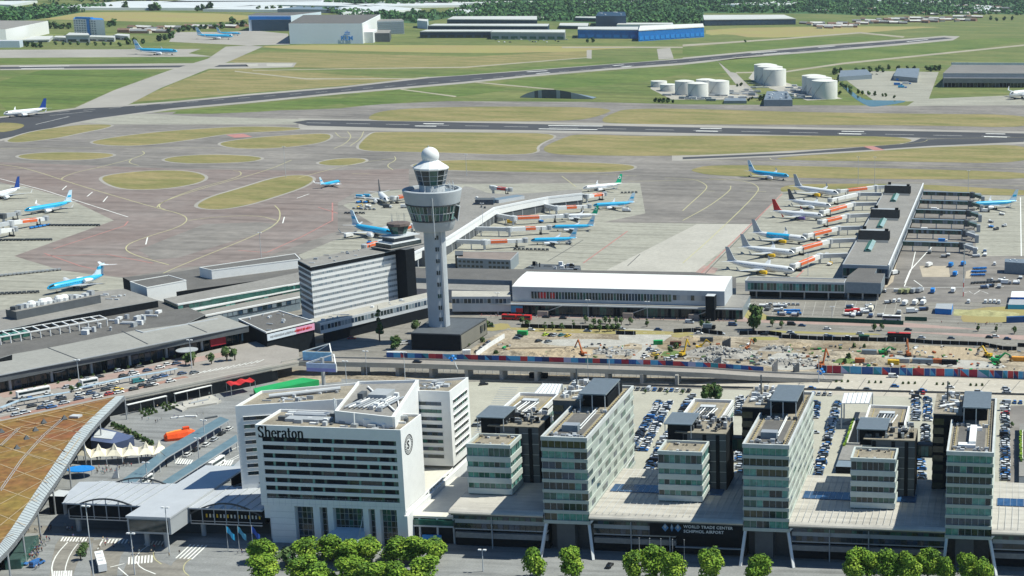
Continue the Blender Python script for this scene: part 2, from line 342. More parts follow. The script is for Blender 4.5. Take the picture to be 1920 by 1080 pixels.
# painted lines
mk = MB()
for pts in (D_([(0, 265), (150, 285), (450, 385), (880, 510), (1030, 545), (1060, 580), (1000, 620), (830, 670), (700, 720), (720, 765), (950, 830)]),
            D_([(880, 510), (900, 480), (1100, 400), (1350, 335), (1360, 305), (1310, 300)]), D_([(1640, 240), (1500, 300), (1100, 410), (910, 475), (890, 505), (930, 520)]),
            D_([(1060, 580), (1200, 560), (1450, 550), (1560, 580)]), D_([(1545, 495), (1580, 530), (1565, 600), (1400, 680), (1020, 830), (880, 895)]),
            D_([(350, 355), (345, 340), (420, 310), (560, 280), (740, 235), (820, 205), (800, 190)]), D_([(740, 235), (720, 255), (780, 270)]), D_([(30, 290), (150, 285)]), D_([(540, 283), (630, 285)]),
            E_([(540, 220), (550, 240), (490, 270), (530, 295)]), E_([(0, 340), (300, 260), (540, 230)]), E_([(275, 80), (300, 110), (260, 150), (200, 175)]), E_([(365, 80), (350, 120), (290, 160)]), E_([(205, 85), (235, 115), (300, 110)]), E_([(230, 115), (360, 112)]),
            E_([(300, 315), (400, 318)]), E_([(1560, 390), (1480, 330)]), F_([(0, 525), (60, 470), (140, 400), (130, 375), (60, 345), (-100, 340)]), F_([(0, 580), (150, 500), (270, 410), (270, 385)]),
            F_([(0, 820), (160, 680), (420, 430), (430, 385), (340, 355), (150, 345)]), F_([(75, 412), (180, 415)]), F_([(355, 415), (470, 418)]),
            F_([(-300, 360), (400, 345), (1920, 385)]), F_([(0, 240), (600, 250), (1920, 290)]), D_([(0, 175), (900, 170), (1500, 175)]), E_([(650, 285), (1100, 300), (1600, 315), (1900, 330)]),
            F_([(490, 228), (500, 240), (600, 250)]), F_([(1920, 112), (1380, 120), (1370, 135), (1310, 145), (1000, 165)])):
    ribbon(mk, pts, .8, .115, YEL)
for pts in (D_([(0, 345), (250, 410), (500, 490), (720, 560)]), D_([(520, 420), (490, 445)]), D_([(605, 445), (580, 475)]), D_([(375, 385), (350, 408)]), D_([(820, 715), (830, 675)]), D_([(1590, 595), (1600, 560)]), D_([(1670, 455), (1740, 430)]),
            F_([(1250, 930), (1280, 860), (1400, 730)]), F_([(1900, 450), (1905, 780)]), A_([(200, 700), (390, 655)]), A_([(280, 650), (520, 625)])):
    ribbon(mk, pts, .8, .115, WHP, 0)
for pts in (D_([(250, 765), (450, 835), (560, 860)]), D_([(1870, 480), (1870, 580), (1700, 670), (1500, 760)]), D_([(300, 740), (700, 610), (720, 585)]), D_([(1340, 748), (1500, 760)]), D_([(1790, 505), (1900, 540)]),
            E_([(1600, 820), (1850, 640)]), F_([(100, 880), (560, 430)]), F_([(640, 900), (680, 860)]), D_([(240, 780), (600, 770), (860, 820)])):
    ribbon(mk, pts, 1.0, .115, RED, 0)
for pts in (E_([(1400, 810), (1600, 690)]), E_([(1850, 835), (1920, 770)]), F_([(125, 880), (400, 596)]), F_([(0, 596), (400, 597)]), E_([(880, 470), (900, 420)])):
    ribbon(mk, pts, .7, .118, DRK, 0)
def stripes(a, b, n, fill, wd, m=WHP):
    for i in range(n):
        t0 = i/n; t1 = (i+fill)/n
        ribbon(mk, [(a[0]+(b[0]-a[0])*t, a[1]+(b[1]-a[1])*t) for t in (t0, t1)], wd, .115, m, 0)
stripes((575, 230), (1020, 238.5), 6, .6, 1.2); stripes((1030, 239), (1930, 257), 10, .6, 1.2)
for a, b, c, d in ((1028, 235.2, 1130, 236.3), (1010, 241.5, 1120, 243), (794, 231.6, 832, 232.2), (778, 236, 818, 236.6), (1313, 240.5, 1353, 241.2), (1305, 245.5, 1346, 246.2), (1578, 246, 1620, 246.8), (1573, 250.7, 1615, 251.4), (1848, 250.5, 1885, 251.2), (1845, 256, 1888, 257)):
    ribbon(mk, [(a, b), (c, d)], 5, .115, WHP, 0)
for a, b, c, d in ((988, 134.8, 1026, 132.4), (1006, 138, 1030, 136), (1150, 123, 1170, 121.5), (1165, 125.5, 1184, 124), (1408, 99.5, 1456, 96), (1432, 102, 1482, 98.5), (1534, 89, 1565, 86.5), (1700, 78, 1740, 74), (36, 125, 130, 123.5), (40, 128.6, 120, 127.6)):
    ribbon(mk, [(a, b), (c, d)], 6, .115, WHP, 0)
ribbon(mk, D_([(1320, 95), (1370, 112)]), 18, .116, RED, 0); ribbon(mk, F_([(1020, 155), (1110, 185)]), 12, .116, RED, 0)
stripes((60, 214), (640, 169.5), 12, .45, 1.0); stripes((640, 169.5), (1700, 78), 26, .45, 1.0)
mk.build('painted_marking', kind='structure')
# ================================================================ building helpers
SPLIT = {'roof_plant', 'duct', 'glazing', 'side_window_band', 'skylight', 'column', 'cooling_unit', 'roof_box', 'roof_vent', 'roof_rib', 'roof_pipework', 'gallery', 'core_window', 'porch', 'picture_panel', 'white_cladding', 'annex', 'podium_window', 'post'}
def clusters(mb):
    n = len(mb.f); bb = []
    for f in mb.f:
        v = [mb.v[i] for i in f]; bb.append([min(p[k] for p in v)-.2 for k in range(3)]+[max(p[k] for p in v)+.2 for k in range(3)])
    par = list(range(n))
    def fd(i):
        while par[i] != i: par[i] = par[par[i]]; i = par[i]
        return i
    od = sorted(range(n), key=lambda i: bb[i][0]); act = []
    for i in od:
        a = bb[i]; act = [j for j in act if bb[j][3] >= a[0]]
        for j in act:
            b = bb[j]
            if a[1] <= b[4] and b[1] <= a[4] and a[2] <= b[5] and b[2] <= a[5]: par[fd(i)] = fd(j)
        act.append(i)
    g = {}
    for i in range(n): g.setdefault(fd(i), []).append(i)
    return list(g.values())
def place(o, root, par):
    o.location = -root.location
    if par is not None: o.parent = par; o.location = (0, 0, 0)
    return o
def part(mb, name, root, smooth=False, label=None, sub=None):
    if name in SPLIT and len(mb.f) < 1500:
        gs = clusters(mb)
        if 1 < len(gs) <= 60:
            for fs in gs:
                m2 = MB(); m2.mats = mb.mats; mp = {}
                for i in fs:
                    t = []
                    for k in mb.f[i]:
                        if k not in mp: mp[k] = len(m2.v); m2.v.append(mb.v[k])
                        t.append(mp[k])
                    m2.f.append(tuple(t)); m2.m.append(mb.m[i])
                nm = {'roof_plant': 'roof_unit', 'roof_pipework': 'roof_pipe'}.get(name, name)
                o = place(m2.build(nm, root, smooth), root, sub)
            return o
    return place(mb.build(name, root, smooth, label), root, sub)
def roof_of(r):
    for c in r.children:
        if c.name.split('.')[0] == 'roof': return c
def outn(a, b):
    d = (Vector(b[:2])-Vector(a[:2])).normalized(); n = Vector((d.y, -d.x))
    return (d.to_3d(), n.to_3d()) if len(a) == 3 else (d, n)
def band(mb, a, b, z0, z1, pane=1.6, mats=(G1,), off=0.06, frame=None, fw=0.18, rnd=None, thick=0.1):
    """strip of panes on the wall line a-b (outside on the right hand of a->b)"""
    a = Vector(a[:2]); b = Vector(b[:2]); d, n = outn(a, b); L = (b-a).length; k = max(1, round(L/pane)); w_ = L/k
    rnd = rnd or random
    for i in range(k):
        p = a+d*(i*w_)+n*off; q = a+d*((i+1)*w_)+n*off
        mb.face([(p.x, p.y, z0), (q.x, q.y, z0), (q.x, q.y, z1), (p.x, p.y, z1)], rnd.choice(mats))
        if frame:
            c = p+n*thick/2
            mb.prism([c-d*fw/2-n*thick/2, c+d*fw/2-n*thick/2, c+d*fw/2+n*thick, c-d*fw/2+n*thick], z0, z1, frame)
def ring(mb, poly, z0, z1, out, m, inn=0.3):
    """solid strip round a convex polygon (CCW), standing out by out and in by inn"""
    def offp(o):
        r = []; n = len(poly)
        for i in range(n):
            p0, p1, p2 = Vector(poly[i-1][:2]), Vector(poly[i][:2]), Vector(poly[(i+1) % n][:2])
            d1 = (p1-p0).normalized(); d2 = (p2-p1).normalized(); n1 = Vector((d1.y, -d1.x)); n2 = Vector((d2.y, -d2.x))
            bs = (n1+n2); bs = bs/max(0.3, bs.length_squared/2) if bs.length > .1 else n1
            r.append(p1+bs*o)
        return r
    A = offp(out); B = offp(-inn); n = len(poly); k = len(mb.v)
    for z in (z0, z1):
        for P in (A, B): mb.v += [mb.T @ Vector((p.x, p.y, z)) if mb.T else Vector((p.x, p.y, z)) for p in P]
    mi = mb.mi(m)
    for i in range(n):
        j = (i+1) % n
        for F in ((k+i, k+j, k+2*n+j, k+2*n+i), (k+2*n+i, k+2*n+j, k+3*n+j, k+3*n+i), (k+n+j, k+n+i, k+3*n+i, k+3*n+j), (k+j, k+i, k+n+i, k+n+j)):
            mb.f.append(F); mb.m.append(mi)
def ccw(P):
    A = sum(P[i][0]*P[(i+1) % len(P)][1]-P[(i+1) % len(P)][0]*P[i][1] for i in range(len(P)))
    return list(P) if A > 0 else list(P)[::-1]
def rootof(name, P, z, label, cat, group=None):
    cx = sum(p[0] for p in P)/len(P); cy = sum(p[1] for p in P)/len(P)
    return empty(name, Vector((cx, cy, z)), 0, label, cat, group)
def block(name, label, cat, roof, z1, z0=0, wall=GRYC, top=ROOFM, par=0.5, parm=None, group=None, bands=(), pane=2.5, gm=(G1, G5), world=False, frame=None):
    """building volume from its roof outline (photo pixels at height z1, or world xy)"""
    P = ccw([(p[0], p[1]) for p in roof] if world else [tuple(W(x, y, z1)[:2]) for x, y in roof])
    r = rootof(name, P, z0, label, cat, group)
    mb = MB(); mb.prism(P, z0, z1-0.25, wall); part(mb, 'wall', r)
    mb = MB(); mb.prism(P, z1-0.24, z1, parm or wall, top); ro = part(mb, 'roof', r)
    if par and len(P) <= 6:
        mb = MB(); ring(mb, P, z1-0.3, z1+par, 0.12, parm or WHT, 0.35); part(mb, 'parapet', r, sub=ro)
    for bz0, bz1, sides in bands:
        for i in range(len(P)):
            a, b = P[i], P[(i+1) % len(P)]
            d, n = outn(a, b)
            if n.y < 0.35 if sides == 'f' else True:
                mb = MB(); L = (Vector(b)-Vector(a)).length
                if L < 3: continue
                a2 = Vector(a)+d*0.6; b2 = Vector(b)-d*0.6
                band(mb, a2, b2, bz0, bz1, pane, gm, 0.08, frame, 0.2); part(mb, 'window_band', r)
    return r, P
def clutter(r, P, z, n, seed=1, m=None, hmax=2.2, s=1.0, vents=True):
    """roof plant: housings, ducts and vents scattered over the roof polygon"""
    rr = random.Random(seed); ms = m or (LGR, MET, GRYC, CLD)
    xs = [p[0] for p in P]; ys = [p[1] for p in P]; k = 0; tries = 0
    def inside(x, y):
        c = False
        for i in range(len(P)):
            x1, y1 = P[i]; x2, y2 = P[i-1]
            if (y1 > y) != (y2 > y) and x < (x2-x1)*(y-y1)/(y2-y1)+x1: c = not c
        return c
    mb = MB(); mv = MB()
    while k < n and tries < n*20:
        tries += 1; x = rr.uniform(min(xs), max(xs)); y = rr.uniform(min(ys), max(ys))
        if not all(inside(x+a, y+b) for a, b in ((2*s, 2*s), (-2*s, 2*s), (2*s, -2*s), (-2*s, -2*s))): continue
        k += 1; t = rr.random(); a = rr.uniform(.5, 1.8)*s; b = rr.uniform(.5, 1.6)*s; h = rr.uniform(.5, hmax)
        if t < .5: mb.box(x-a, x+a, y-b, y+b, z, z+h, rr.choice(ms))
        elif t < .75 and vents: mv.lathe([(.45*s, z), (.45*s, z+h*.7), (.7*s, z+h*.75), (.1, z+h)], rr.choice(ms), 8, (x, y, 0))
        else: mb.box(x-a*2.2, x+a*2.2, y-.3*s, y+.3*s, z+.4, z+.4+.6*s, rr.choice(ms))
    ro = roof_of(r)
    if mb.v: part(mb, 'roof_plant', r, sub=ro)
    if mv.v: part(mv, 'roof_vent', r, sub=ro)

# ================================================================ hotel
SHX0, SHX1, SHY0, SHY1 = -266.2, -213.8, 495.2, 513.8
hot = empty('hotel', (-240, 500, 0), 0, 'white hotel with ribbon windows and black roundel, large angled building behind the front trees', 'hotel')
mb = MB()   # front slab shell
mb.box(SHX0, SHX1, SHY0+.8, SHY1, 14.2, 43.2, WHT)
fz = [40.2-i*3.08 for i in range(9)]
mb.box(SHX0+2.2, SHX1-1.9, SHY0, SHY0+.8, 40.1, 43.2, WHT)
for i in range(8):
    zt = 40.1-i*3.05; mb.box(SHX0+2.2, SHX1-1.9, SHY0, SHY0+.8, zt-3.05, zt-1.75, WHT)
mb.box(SHX0+2.2, SHX1-1.9, SHY0, SHY0+.8, 14.2, 40.1-8*3.05, WHT)
for x0, x1 in ((SHX0, SHX0+2.2), (SHX1-1.9, SHX1)): mb.box(x0, x1, SHY0, SHY0+.8, 14.2, 43.2, WHT)
ring(mb, [(SHX0, SHY0), (SHX1, SHY0), (SHX1, SHY1), (SHX0, SHY1)], 43.2, 44.4, 0, WHT, .5)
# base with portal openings
bx = [-263.0, -254.2, -249.0, -246.5, -244.2, -233.4, -230.6, -227.9, -226.2, -218.8, -214.6]
wallx = [(-263.2, -254.3), (-247.6, -245.2), (-242.4, -240.3), (-229.4, -227.4), (-225.0, -223.2), (-216.9 - .2, -213.8)]
op = [(-254.3, -247.6), (-245.2, -242.4), (-240.3, -229.4), (-227.4, -225.0), (-223.2, -217.1)]
for x0, x1 in wallx: mb.box(x0, x1, SHY0+.05, SHY0+3.2, 0, 14.2, WHT)
mb.box(SHX0+.4, -263.2, SHY0+.9, SHY0+3.2, 9, 14.2, WHT)
part(mb, 'wall', hot)
mb = MB(); joints = MB()
for i in range(1, 6): mb.box(-263.2, -254.3, SHY0+.0, SHY0+.04, i*2.4, i*2.4+.05, GRYC)
for z in (15.2, 17.6): mb.box(SHX0, SHX1, SHY0-.04, SHY0-.005, z, z+.05, LGR)
for i in range(1, 24): mb.box(SHX0+i*2.2, SHX0+i*2.2+.05, SHY0-.04, SHY0-.005, 14.3, 17.9, LGR)
part(mb, 'cladding_joint', hot)
for x0, x1 in op:
    mb = MB(); band(mb, (x0, SHY0+2.4), (x1, SHY0+2.4), 0, 4.4, 1.5, (G1, G5, G1), 0, MET, .12); band(mb, (x0, SHY0+2.4), (x1, SHY0+2.4), 4.4, 8.8, 1.5, (G1, G2, G5, G4), 0, MET, .12); band(mb, (x0, SHY0+2.4), (x1, SHY0+2.4), 8.8, 14.2, 1.5, (G1, G2, G5), 0, MET, .12)
    for z in (2.2, 4.4, 6.6, 8.8, 11.2): mb.box(x0, x1, SHY0+2.25, SHY0+2.42, z, z+.14, MET)
    part(mb, 'entrance_glazing', hot)
mb = MB(); mb.box(SHX0+1, SHX1-.4, SHY0+3.2, SHY1-1, 0, 14.2, CLD); mb.box(-263.2, -214, SHY0+2.5, SHY0+3.19, 0, 14.2, BLK); part(mb, 'base_wall', hot)
rw = random.Random(4)
for i in range(8):
    zt = 40.1-i*3.05; mb = MB(); x = SHX0+2.2
    while x < SHX1-1.95:
        wq = rw.choice((4.2, 4.2, 8.4, 4.6)); x1 = min(x+wq, SHX1-1.9)
        mb.face([(x, SHY0+.3, zt-1.76), (x1-.9, SHY0+.3, zt-1.76), (x1-.9, SHY0+.3, zt), (x, SHY0+.3, zt)], rw.choice((BLK, G1, BLK, BLK)))
        mb.face([(x1-.9, SHY0+.28, zt-1.76), (x1, SHY0+.28, zt-1.76), (x1, SHY0+.28, zt), (x1-.9, SHY0+.28, zt)], rw.choice((G2, G3, G2))); x = x1
        mb.box(x-.06, x+.06, SHY0+.2, SHY0+.34, zt-1.76, zt, DKM)
    part(mb, 'window_band', hot)
mb = MB(); mb.box(SHX0+.5, SHX1-.5, SHY0+.5, SHY1-.5, 43.2, 43.5, ROOFG); part(mb, 'roof', hot)
mb = MB(); rr = random.Random(3)
mb.box(-259, -243, 502.5, 506.5, 43.5, 44.6, GRYC); mb.box(-258, -246, 507, 511, 43.5, 44.9, MET); mb.tube((-261, 509.5, 44.6), (-236, 509.5, 44.6), .6, LGR); mb.box(-229.5, -224, 500.5, 504.5, 43.5, 46, WHT)
for i in range(46):
    x = rr.uniform(-262, -216); y = rr.uniform(498, 511); a = rr.uniform(.3, 1.6); b = rr.uniform(.3, .9); mb.box(x-a, x+a, y-b, y+b, 43.5, 43.5+rr.uniform(.4, 1.6), rr.choice((LGR, MET, GRYC, WHT, DGR)))
for x, y in ((-244, 510), (-243, 509)): mb.tube((x, y, 43.5), (x, y, 50.5), .25, WHT)
mb.tube((-232, 499, 43.5), (-232, 499, 49), .3, WHT)
part(mb, 'roof_plant', hot)
# middle roof with angled fins, rear wings
C4 = ccw([(-241, 503.5), (-217.9, 498.8), (-227.4, 545.1), (-248.7, 540.3)])
mb = MB(); mb.prism(C4, 43.55, 46.8, WHT, ROOFM); ring(mb, C4, 46.8, 47.9, 0, WHT, .6)
mb.prism([(-217.9, 499.2), (-217.3, 499.2), (-226.9, 545), (-227.5, 545)], 30, 47.9, WHT); part(mb, 'penthouse', hot)
mb = MB(); rr = random.Random(9)
for i in range(9): mb.tube((-240+i*1.7, 509+i*.1, 47.6), (-236+i*1.5, 523, 47.8), .35, rr.choice((LGR, MET, WHT)))
mb.box(-236, -229, 520, 528, 46.8, 49.2, GRYC); mb.box(-239, -237, 518, 522, 46.8, 50, DGR)
for i in range(16):
    x = rr.uniform(-238, -226); y = rr.uniform(508, 530); mb.box(x-.8, x+.8, y-.6, y+.6, 46.8, 46.8+rr.uniform(.5, 2), rr.choice((LGR, MET, DGR, WHT)))
mb.bar((-243, 536, 47.3), (-221, 508, 47.3), .5, WHT); mb.bar((-228, 527, 47.3), (-221, 512, 47.3), .4, WHT); part(mb, 'roof_plant', hot)
def wing(poly, z0, z1, nb, wsides, seed):
    poly = ccw(poly); mb = MB(); mb.prism(poly, z0, z1-.9, WHT); ring(mb, poly, z1-.9, z1+.3, 0, WHT, .5)
    rr = random.Random(seed)
    part(mb, 'wing_wall', hot)
    mb = MB(); mb.prism([tuple(Vector(p)*.985+Vector((sum(q[0] for q in poly)/len(poly), sum(q[1] for q in poly)/len(poly)))*.015) for p in poly], z1-.9, z1-.6, ROOFG); part(mb, 'roof', hot)
    for i, (m0, m1) in wsides.items():
        a, b = Vector(poly[i]), Vector(poly[(i+1) % len(poly)]); d, n = outn(a, b); L = (b-a).length
        for k in range(nb):
            zt = z1-4.0-k*3.05; mb = MB(); band(mb, a+d*m0, b-d*m1, zt-1.5, zt, 2.2, (G1, G1, G5, G2), .03, DKM, .08)
            p, q = a+d*(m0-.2), b-d*(m1-.2)
            for zz in (zt, zt-1.6): mb.obox(p+n*.1, q+n*.1, .3, zz, zz+.1, WHT)
            part(mb, 'window_band', hot)
wing([(-284, 515.6), (-248, 529.3), (-253.4, 550.3), (-284.2, 535.4)], 6, 44, 8, {0: (2.5, 8)}, 5)
wing([(-240, 542.7), (-214.2, 542.7), (-214.2, 562.7), (-240, 553)], 14, 44, 8, {0: (8, 3.5), 1: (3, 2)}, 6)
for P_, sd in ((ccw([(-280, 518), (-252, 531), (-256, 545), (-280, 533)]), 5), (ccw([(-236, 545), (-217, 545), (-217, 558), (-236, 553)]), 8)): clutter(hot, P_, 43.4, 26, sd, hmax=1.6, s=.7)
mb = MB(); mb.tube((-278, 529, 44.3), (-256, 541, 44.6), .8, LGR); mb.bar((-236, 555, 45), (-220, 553, 45), .3, LGR); part(mb, 'duct', hot)
# podium along the right side
mb = MB(); mb.prism([(-240, 514), (-214, 514), (-214, 563), (-240, 560)], 0, 12.6, CLD, STONE)
mb.prism([(-214.3, 496), (-213.7, 496), (-213.7, 563), (-214.3, 563)], 10.8, 13.8, WHT); mb.prism([(-213.7, 496), (-213.1, 496), (-213.1, 563), (-213.7, 563)], 0, 12.4, CLD)
mb.prism([(-214.2, 494.6), (-213, 494.6), (-213, 496.6), (-214.2, 496.6)], 0, 12.3, WHT); part(mb, 'podium_wall', hot)
mb = MB()
for i in range(7): mb.box(-213.72, -213.64, 514+i*3.4, 515.6+i*3.4, 13.0, 13.35, G1)
mb.box(-213.12, -213.04, 517, 526, 8.4, 9.8, G1); mb.box(-213.72, -213.5, 541, 562, 13.9, 14.4, BLK); part(mb, 'podium_window', hot)
mb = MB(); mb.face([(-243.6, SHY0-5.5, 3.6), (-227.2, SHY0-5.5, 3.6), (-229.6, SHY0+1.9, 6.2), (-240.2, SHY0+1.9, 6.2)], mat('pale_blue_canopy', (.42, .52, .60), .4, .08, .4))
mb.prism([(-243.6, SHY0-5.5), (-227.2, SHY0-5.5), (-229.6, SHY0+1.9), (-240.2, SHY0+1.9)], 3.2, 3.5, LGR, z1s=[3.5, 3.5, 6.1, 6.1]); mb.bar((-230, SHY0-4, 3.6), (-229.4, SHY0, 11.5), .18, LGR); part(mb, 'entrance_canopy', hot)
# lettering and roundel
def letters(word, h, m):
    """heavy serif letters drawn with strokes, thick on the verticals"""
    mb = MB(); x = 0.0
    def st(P, wk=.19, wt=.085):
        for a, b in zip(P, P[1:]):
            d = Vector((b[0]-a[0], b[1]-a[1])); L = d.length; d.normalize(); w_ = wt+(wk-wt)*abs(d.y)**1.5; n_ = Vector((-d.y, d.x))*w_/2; a2 = Vector(a)-d*.02; b2 = Vector(b)+d*.02
            q = [a2-n_, b2-n_, b2+n_, a2+n_]; mb.face([((x+p.x)*h, 0, p.y*h) for p in q], m)
    def el(cx, cy, rx, ry, a0, a1, n=14): return [(cx+rx*cos(radians(a0+(a1-a0)*i/n)), cy+ry*sin(radians(a0+(a1-a0)*i/n))) for i in range(n+1)]
    def sf(x0, x1, y): st([(x0, y), (x1, y)], .07, .07)
    for c in word:
        if c == 'S': st(el(.30, .76, .20, .20, 20, 200)+[(.16, .60), (.44, .42)]+el(.31, .24, .20, .20, 40, -160), .2, .1); st([(.53, .72), (.53, .98)], .06); st([(.06, .02), (.06, .3)], .06); ad = .68
        if c == 'h': st([(.14, .02), (.14, .98)]); st([(.16, .5)]+el(.34, .46, .17, .18, 130, 0)+[(.51, .02)]); sf(.02, .27, .03); sf(.38, .63, .03); sf(.03, .14, .97); ad = .68
        if c == 'n': st([(.14, .02), (.14, .63)]); st([(.16, .5)]+el(.34, .46, .17, .18, 130, 0)+[(.51, .02)]); sf(.02, .27, .03); sf(.38, .63, .03); sf(.03, .14, .63); ad = .68
        if c == 'e': st(el(.29, .33, .21, .29, 5, 320, 18)); sf(.1, .48, .36); ad = .57
        if c == 'r': st([(.14, .02), (.14, .63)]); st([(.18, .42), (.26, .58), (.38, .6)], .12, .1); st([(.38, .52), (.40, .62)], .17); sf(.02, .3, .03); sf(.03, .14, .63); ad = .48
        if c == 'a': st(el(.28, .48, .17, .15, 160, 10)+[(.45, .1), (.55, .04)]); st(el(.27, .19, .17, .16, 80, 300, 12)); st([(.3, .36), (.44, .38)], .08); ad = .60
        if c == 't': st([(.18, .88), (.18, .16), (.26, .05), (.38, .08)]); sf(.03, .38, .62); ad = .44
        if c == 'o': st(el(.29, .33, .20, .29, 0, 360, 20)); ad = .60
        x += ad
    return mb
o = letters('Sheraton', 5.0, BLK).build('hotel_lettering', hot); o.location = Vector((-265.3, SHY0-.06, 39.75))-hot.location; o.scale = (.70, 1, .86)
mb = MB()
for r0, r1, n in ((3.7, 3.35, 40), (2.5, 2.25, 32)):
    for i in range(n):
        a, b = 2*pi*i/n, 2*pi*(i+1)/n
        mb.face([(0, r1*cos(a), r1*sin(a)), (0, r1*cos(b), r1*sin(b)), (0, r0*cos(b), r0*sin(b)), (0, r0*cos(a), r0*sin(a))][::-1], BLK)
for i in range(20):       # wreath of leaves round a letter S
    a = 2*pi*i/20; c = Vector((0, 2.95*cos(a), 2.95*sin(a))); t = Vector((0, -sin(a+.5), cos(a+.5))); u = Vector((0, cos(a+.5), sin(a+.5)))
    mb.face([c-t*.5, c+u*.2, c+t*.5, c-u*.2], BLK)
o = mb.build('roundel', hot); o.location = Vector((SHX1+.06, 501.3, 37.0))-hot.location
text_obj('roundel_letter', 'S', 4.2, BLK, hot, Vector((SHX1+.06, 499.9, 35.6))-hot.location, rot=(pi/2, 0, pi/2), depth=.05, bold=.1)

# ================================================================ office towers (glass and white strips)
TX = [-163.4, -91.9, -20.2]
TN = ['left', 'middle', 'right']
OY = 495.0
GM = (G1, G1, G2, G2, G3, G4, G5)
TWS = mat('tower_spandrel', (0.44, 0.475, 0.44), .5, .05, .4); TWB = mat('tower_blind', (0.40, 0.455, 0.415), .4, .12, .5); TG6 = glass('side_glass', (.05, .085, .085))
def floors(mb_sp, poly, z0, n, fh, sp, skip_glass=None):
    """n white spandrel rings; glass core between them is added separately"""
    for i in range(n+1): ring(mb_sp, poly, z0+i*fh, z0+i*fh+sp, .28, TWS if i < n else LGR, .3)
for ti, x0 in enumerate(TX):
    rr = random.Random(20+ti); x1 = x0+16; y0, y1, yn = OY, OY+64.5, OY+34
    root = empty('office_tower', (x0+8, OY+30, 0), 0, ['tall glass and white banded office tower nearest the white hotel, slanted legs', 'middle one of the three tall banded office towers, right of the lettered hall front', 'rightmost tall banded office tower with white duct on its roof'][ti], 'office tower', 'tall banded office towers')
    poly = [(x0, y0), (x1, y0), (x1, y1), (x0, y1)]
    mb = MB(); mb.box(x0+.35, x1-.35, y0+.35, y1-.35, 11.6, 42.8, BLK); part(mb, 'core', root)
    nf, zb = 8, 11.6; fh = (42.6-zb)/nf; mb = MB(); floors(mb, poly, zb, nf, fh, 1.25); ring(mb, poly, 42.6, 44.1, .3, mat('tower_parapet', (.55, .57, .56), .5), .45); part(mb, 'spandrel', root)
    for i in range(nf):
        za, zc = zb+i*fh+1.25, zb+(i+1)*fh
        mb = MB(); k = 0; runs = []
        while k < 7:
            q = rr.choice((1, 2, 2, 3, 7)); g = rr.choice(GM) if rr.random() < .8 else G3; runs += [g]*q; k += q
        for j in range(7):
            xa = x0+j*16/7; mb.face([(xa, y0+.1, za), (xa+16/7, y0+.1, za), (xa+16/7, y0+.1, zc), (xa, y0+.1, zc)], runs[j]); mb.box(xa-.05, xa+.05, y0-.02, y0+.12, za, zc, LGR)
        part(mb, 'front_window_band', root)
        mb = MB(); y = y0; dark = i % 2 == 0     # sunlit side: long blinds with dark runs
        while y < y1-.1:
            q = min(rr.choice((4.6, 6.9, 9.2)), y1-y)
            if dark:
                for s_ in range(max(1, int(q/2.3))): mb.face([(x1-.1, y+s_*2.3, za), (x1-.1, min(y+s_*2.3+2.3, y1), za), (x1-.1, min(y+s_*2.3+2.3, y1), zc), (x1-.1, y+s_*2.3, zc)], rr.choice((TG6, G5, TG6, G2)))
            else: mb.box(x1-.4, x1-.06, y, y+q, za, zc, TWB)
            y += q; dark = not dark
        band(mb, (x0, yn), (x0, y0), za, zc, 2.3, GM, -.1, LGR, .1)
        part(mb, 'side_window_band', root)
    mb = MB(); mb.box(x0+.45, x1-.45, y0+.45, y1-.45, 42.8, 43.1, ROOFG); mb.box(x0+3, x1-3.2, y0+4, y0+30, 43.1, 43.16, ROOFD)
    part(mb, 'roof', root)
    mb = MB()    # cleaning rails around the roof
    for xx in (x0+1.3, x0+2.1, x1-1.4, x1-2.2): mb.box(xx-.08, xx+.08, y0+2, y1-2, 43.16, 43.4, OCH if xx in (x0+2.1, x1-2.2) else DKM)
    for i in range(30): mb.box(x1-2.2, x1-1.4, y0+2+i*2, y0+2.2+i*2, 43.1, 43.3, DKM); 
    for i in range(15): mb.box(x0+1.3, x0+2.1, y0+2+i*2, y0+2.2+i*2, 43.1, 43.3, DKM)
    part(mb, 'cleaning_rail', root, sub=roof_of(root))
    mb = MB()
    if ti < 2: mb.box(x0+4.7, x0+10.4, y0+8.5, y0+12, 43.1, 45.6, SOLAR, MET); mb.bar((x0+10.6, y0+11, 44.6), (x0+10.6, y0+33, 44.6), .3, WHT); mb.bar((x0+10.6, y0+11, 43.5), (x0+10.6, y0+33, 43.5), .3, WHT)
    else: mb.box(x0+7.2, x0+9.6, y0+8, y0+27, 43.1, 45.2, WHT); mb.box(x0+3.5, x0+9.6, y0+6.5, y0+9.5, 43.1, 44.3, WHT); mb.box(x0+6, x0+11.5, y0+26, y0+27.5, 43.1, 44.4, WHT)
    for i in range(34):
        xx = rr.uniform(x0+1.5, x1-2.5); yy = rr.choice((y0+2.5, y0+31, y0+5))+rr.uniform(-1, 1); mb.box(xx, xx+rr.uniform(.4, 1.6), yy, yy+.8, 43.1, 43.1+rr.uniform(.4, 1.3), rr.choice((LGR, MET, DGR)))
    part(mb, 'roof_plant', root)
    # raised rear core with louvred roof
    mb = MB(); mb.box(x0-7, x0+3.6, y0+36, y0+62, 12, 45.6, BLK if ti else DGR, ROOFM); mb.box(x0-7.1, x0+4.2, y0+35.9, y0+62.1, 45.6, 46.1, DGR, ROOFG)
    mb.box(x0+3.6, x0+13, y0+39, y0+60, 43, 47, BLK)
    part(mb, 'service_core', root)
    mb = MB()
    for i in range(9): mb.box(x0-7.15, x0-7.02, y0+36, y0+62, 13+i*3.6, 14.2+i*3.6, ORG if False else DGR); mb.box(x0-6.9, x0-3, y0+35.85, y0+35.97, 13+i*3.6, 15.4+i*3.6, G4)
    part(mb, 'core_window', root)
    mb = MB(); xs0, xs1, ya, yb = x0+4, x0+14.3, y0+32, y0+52.5
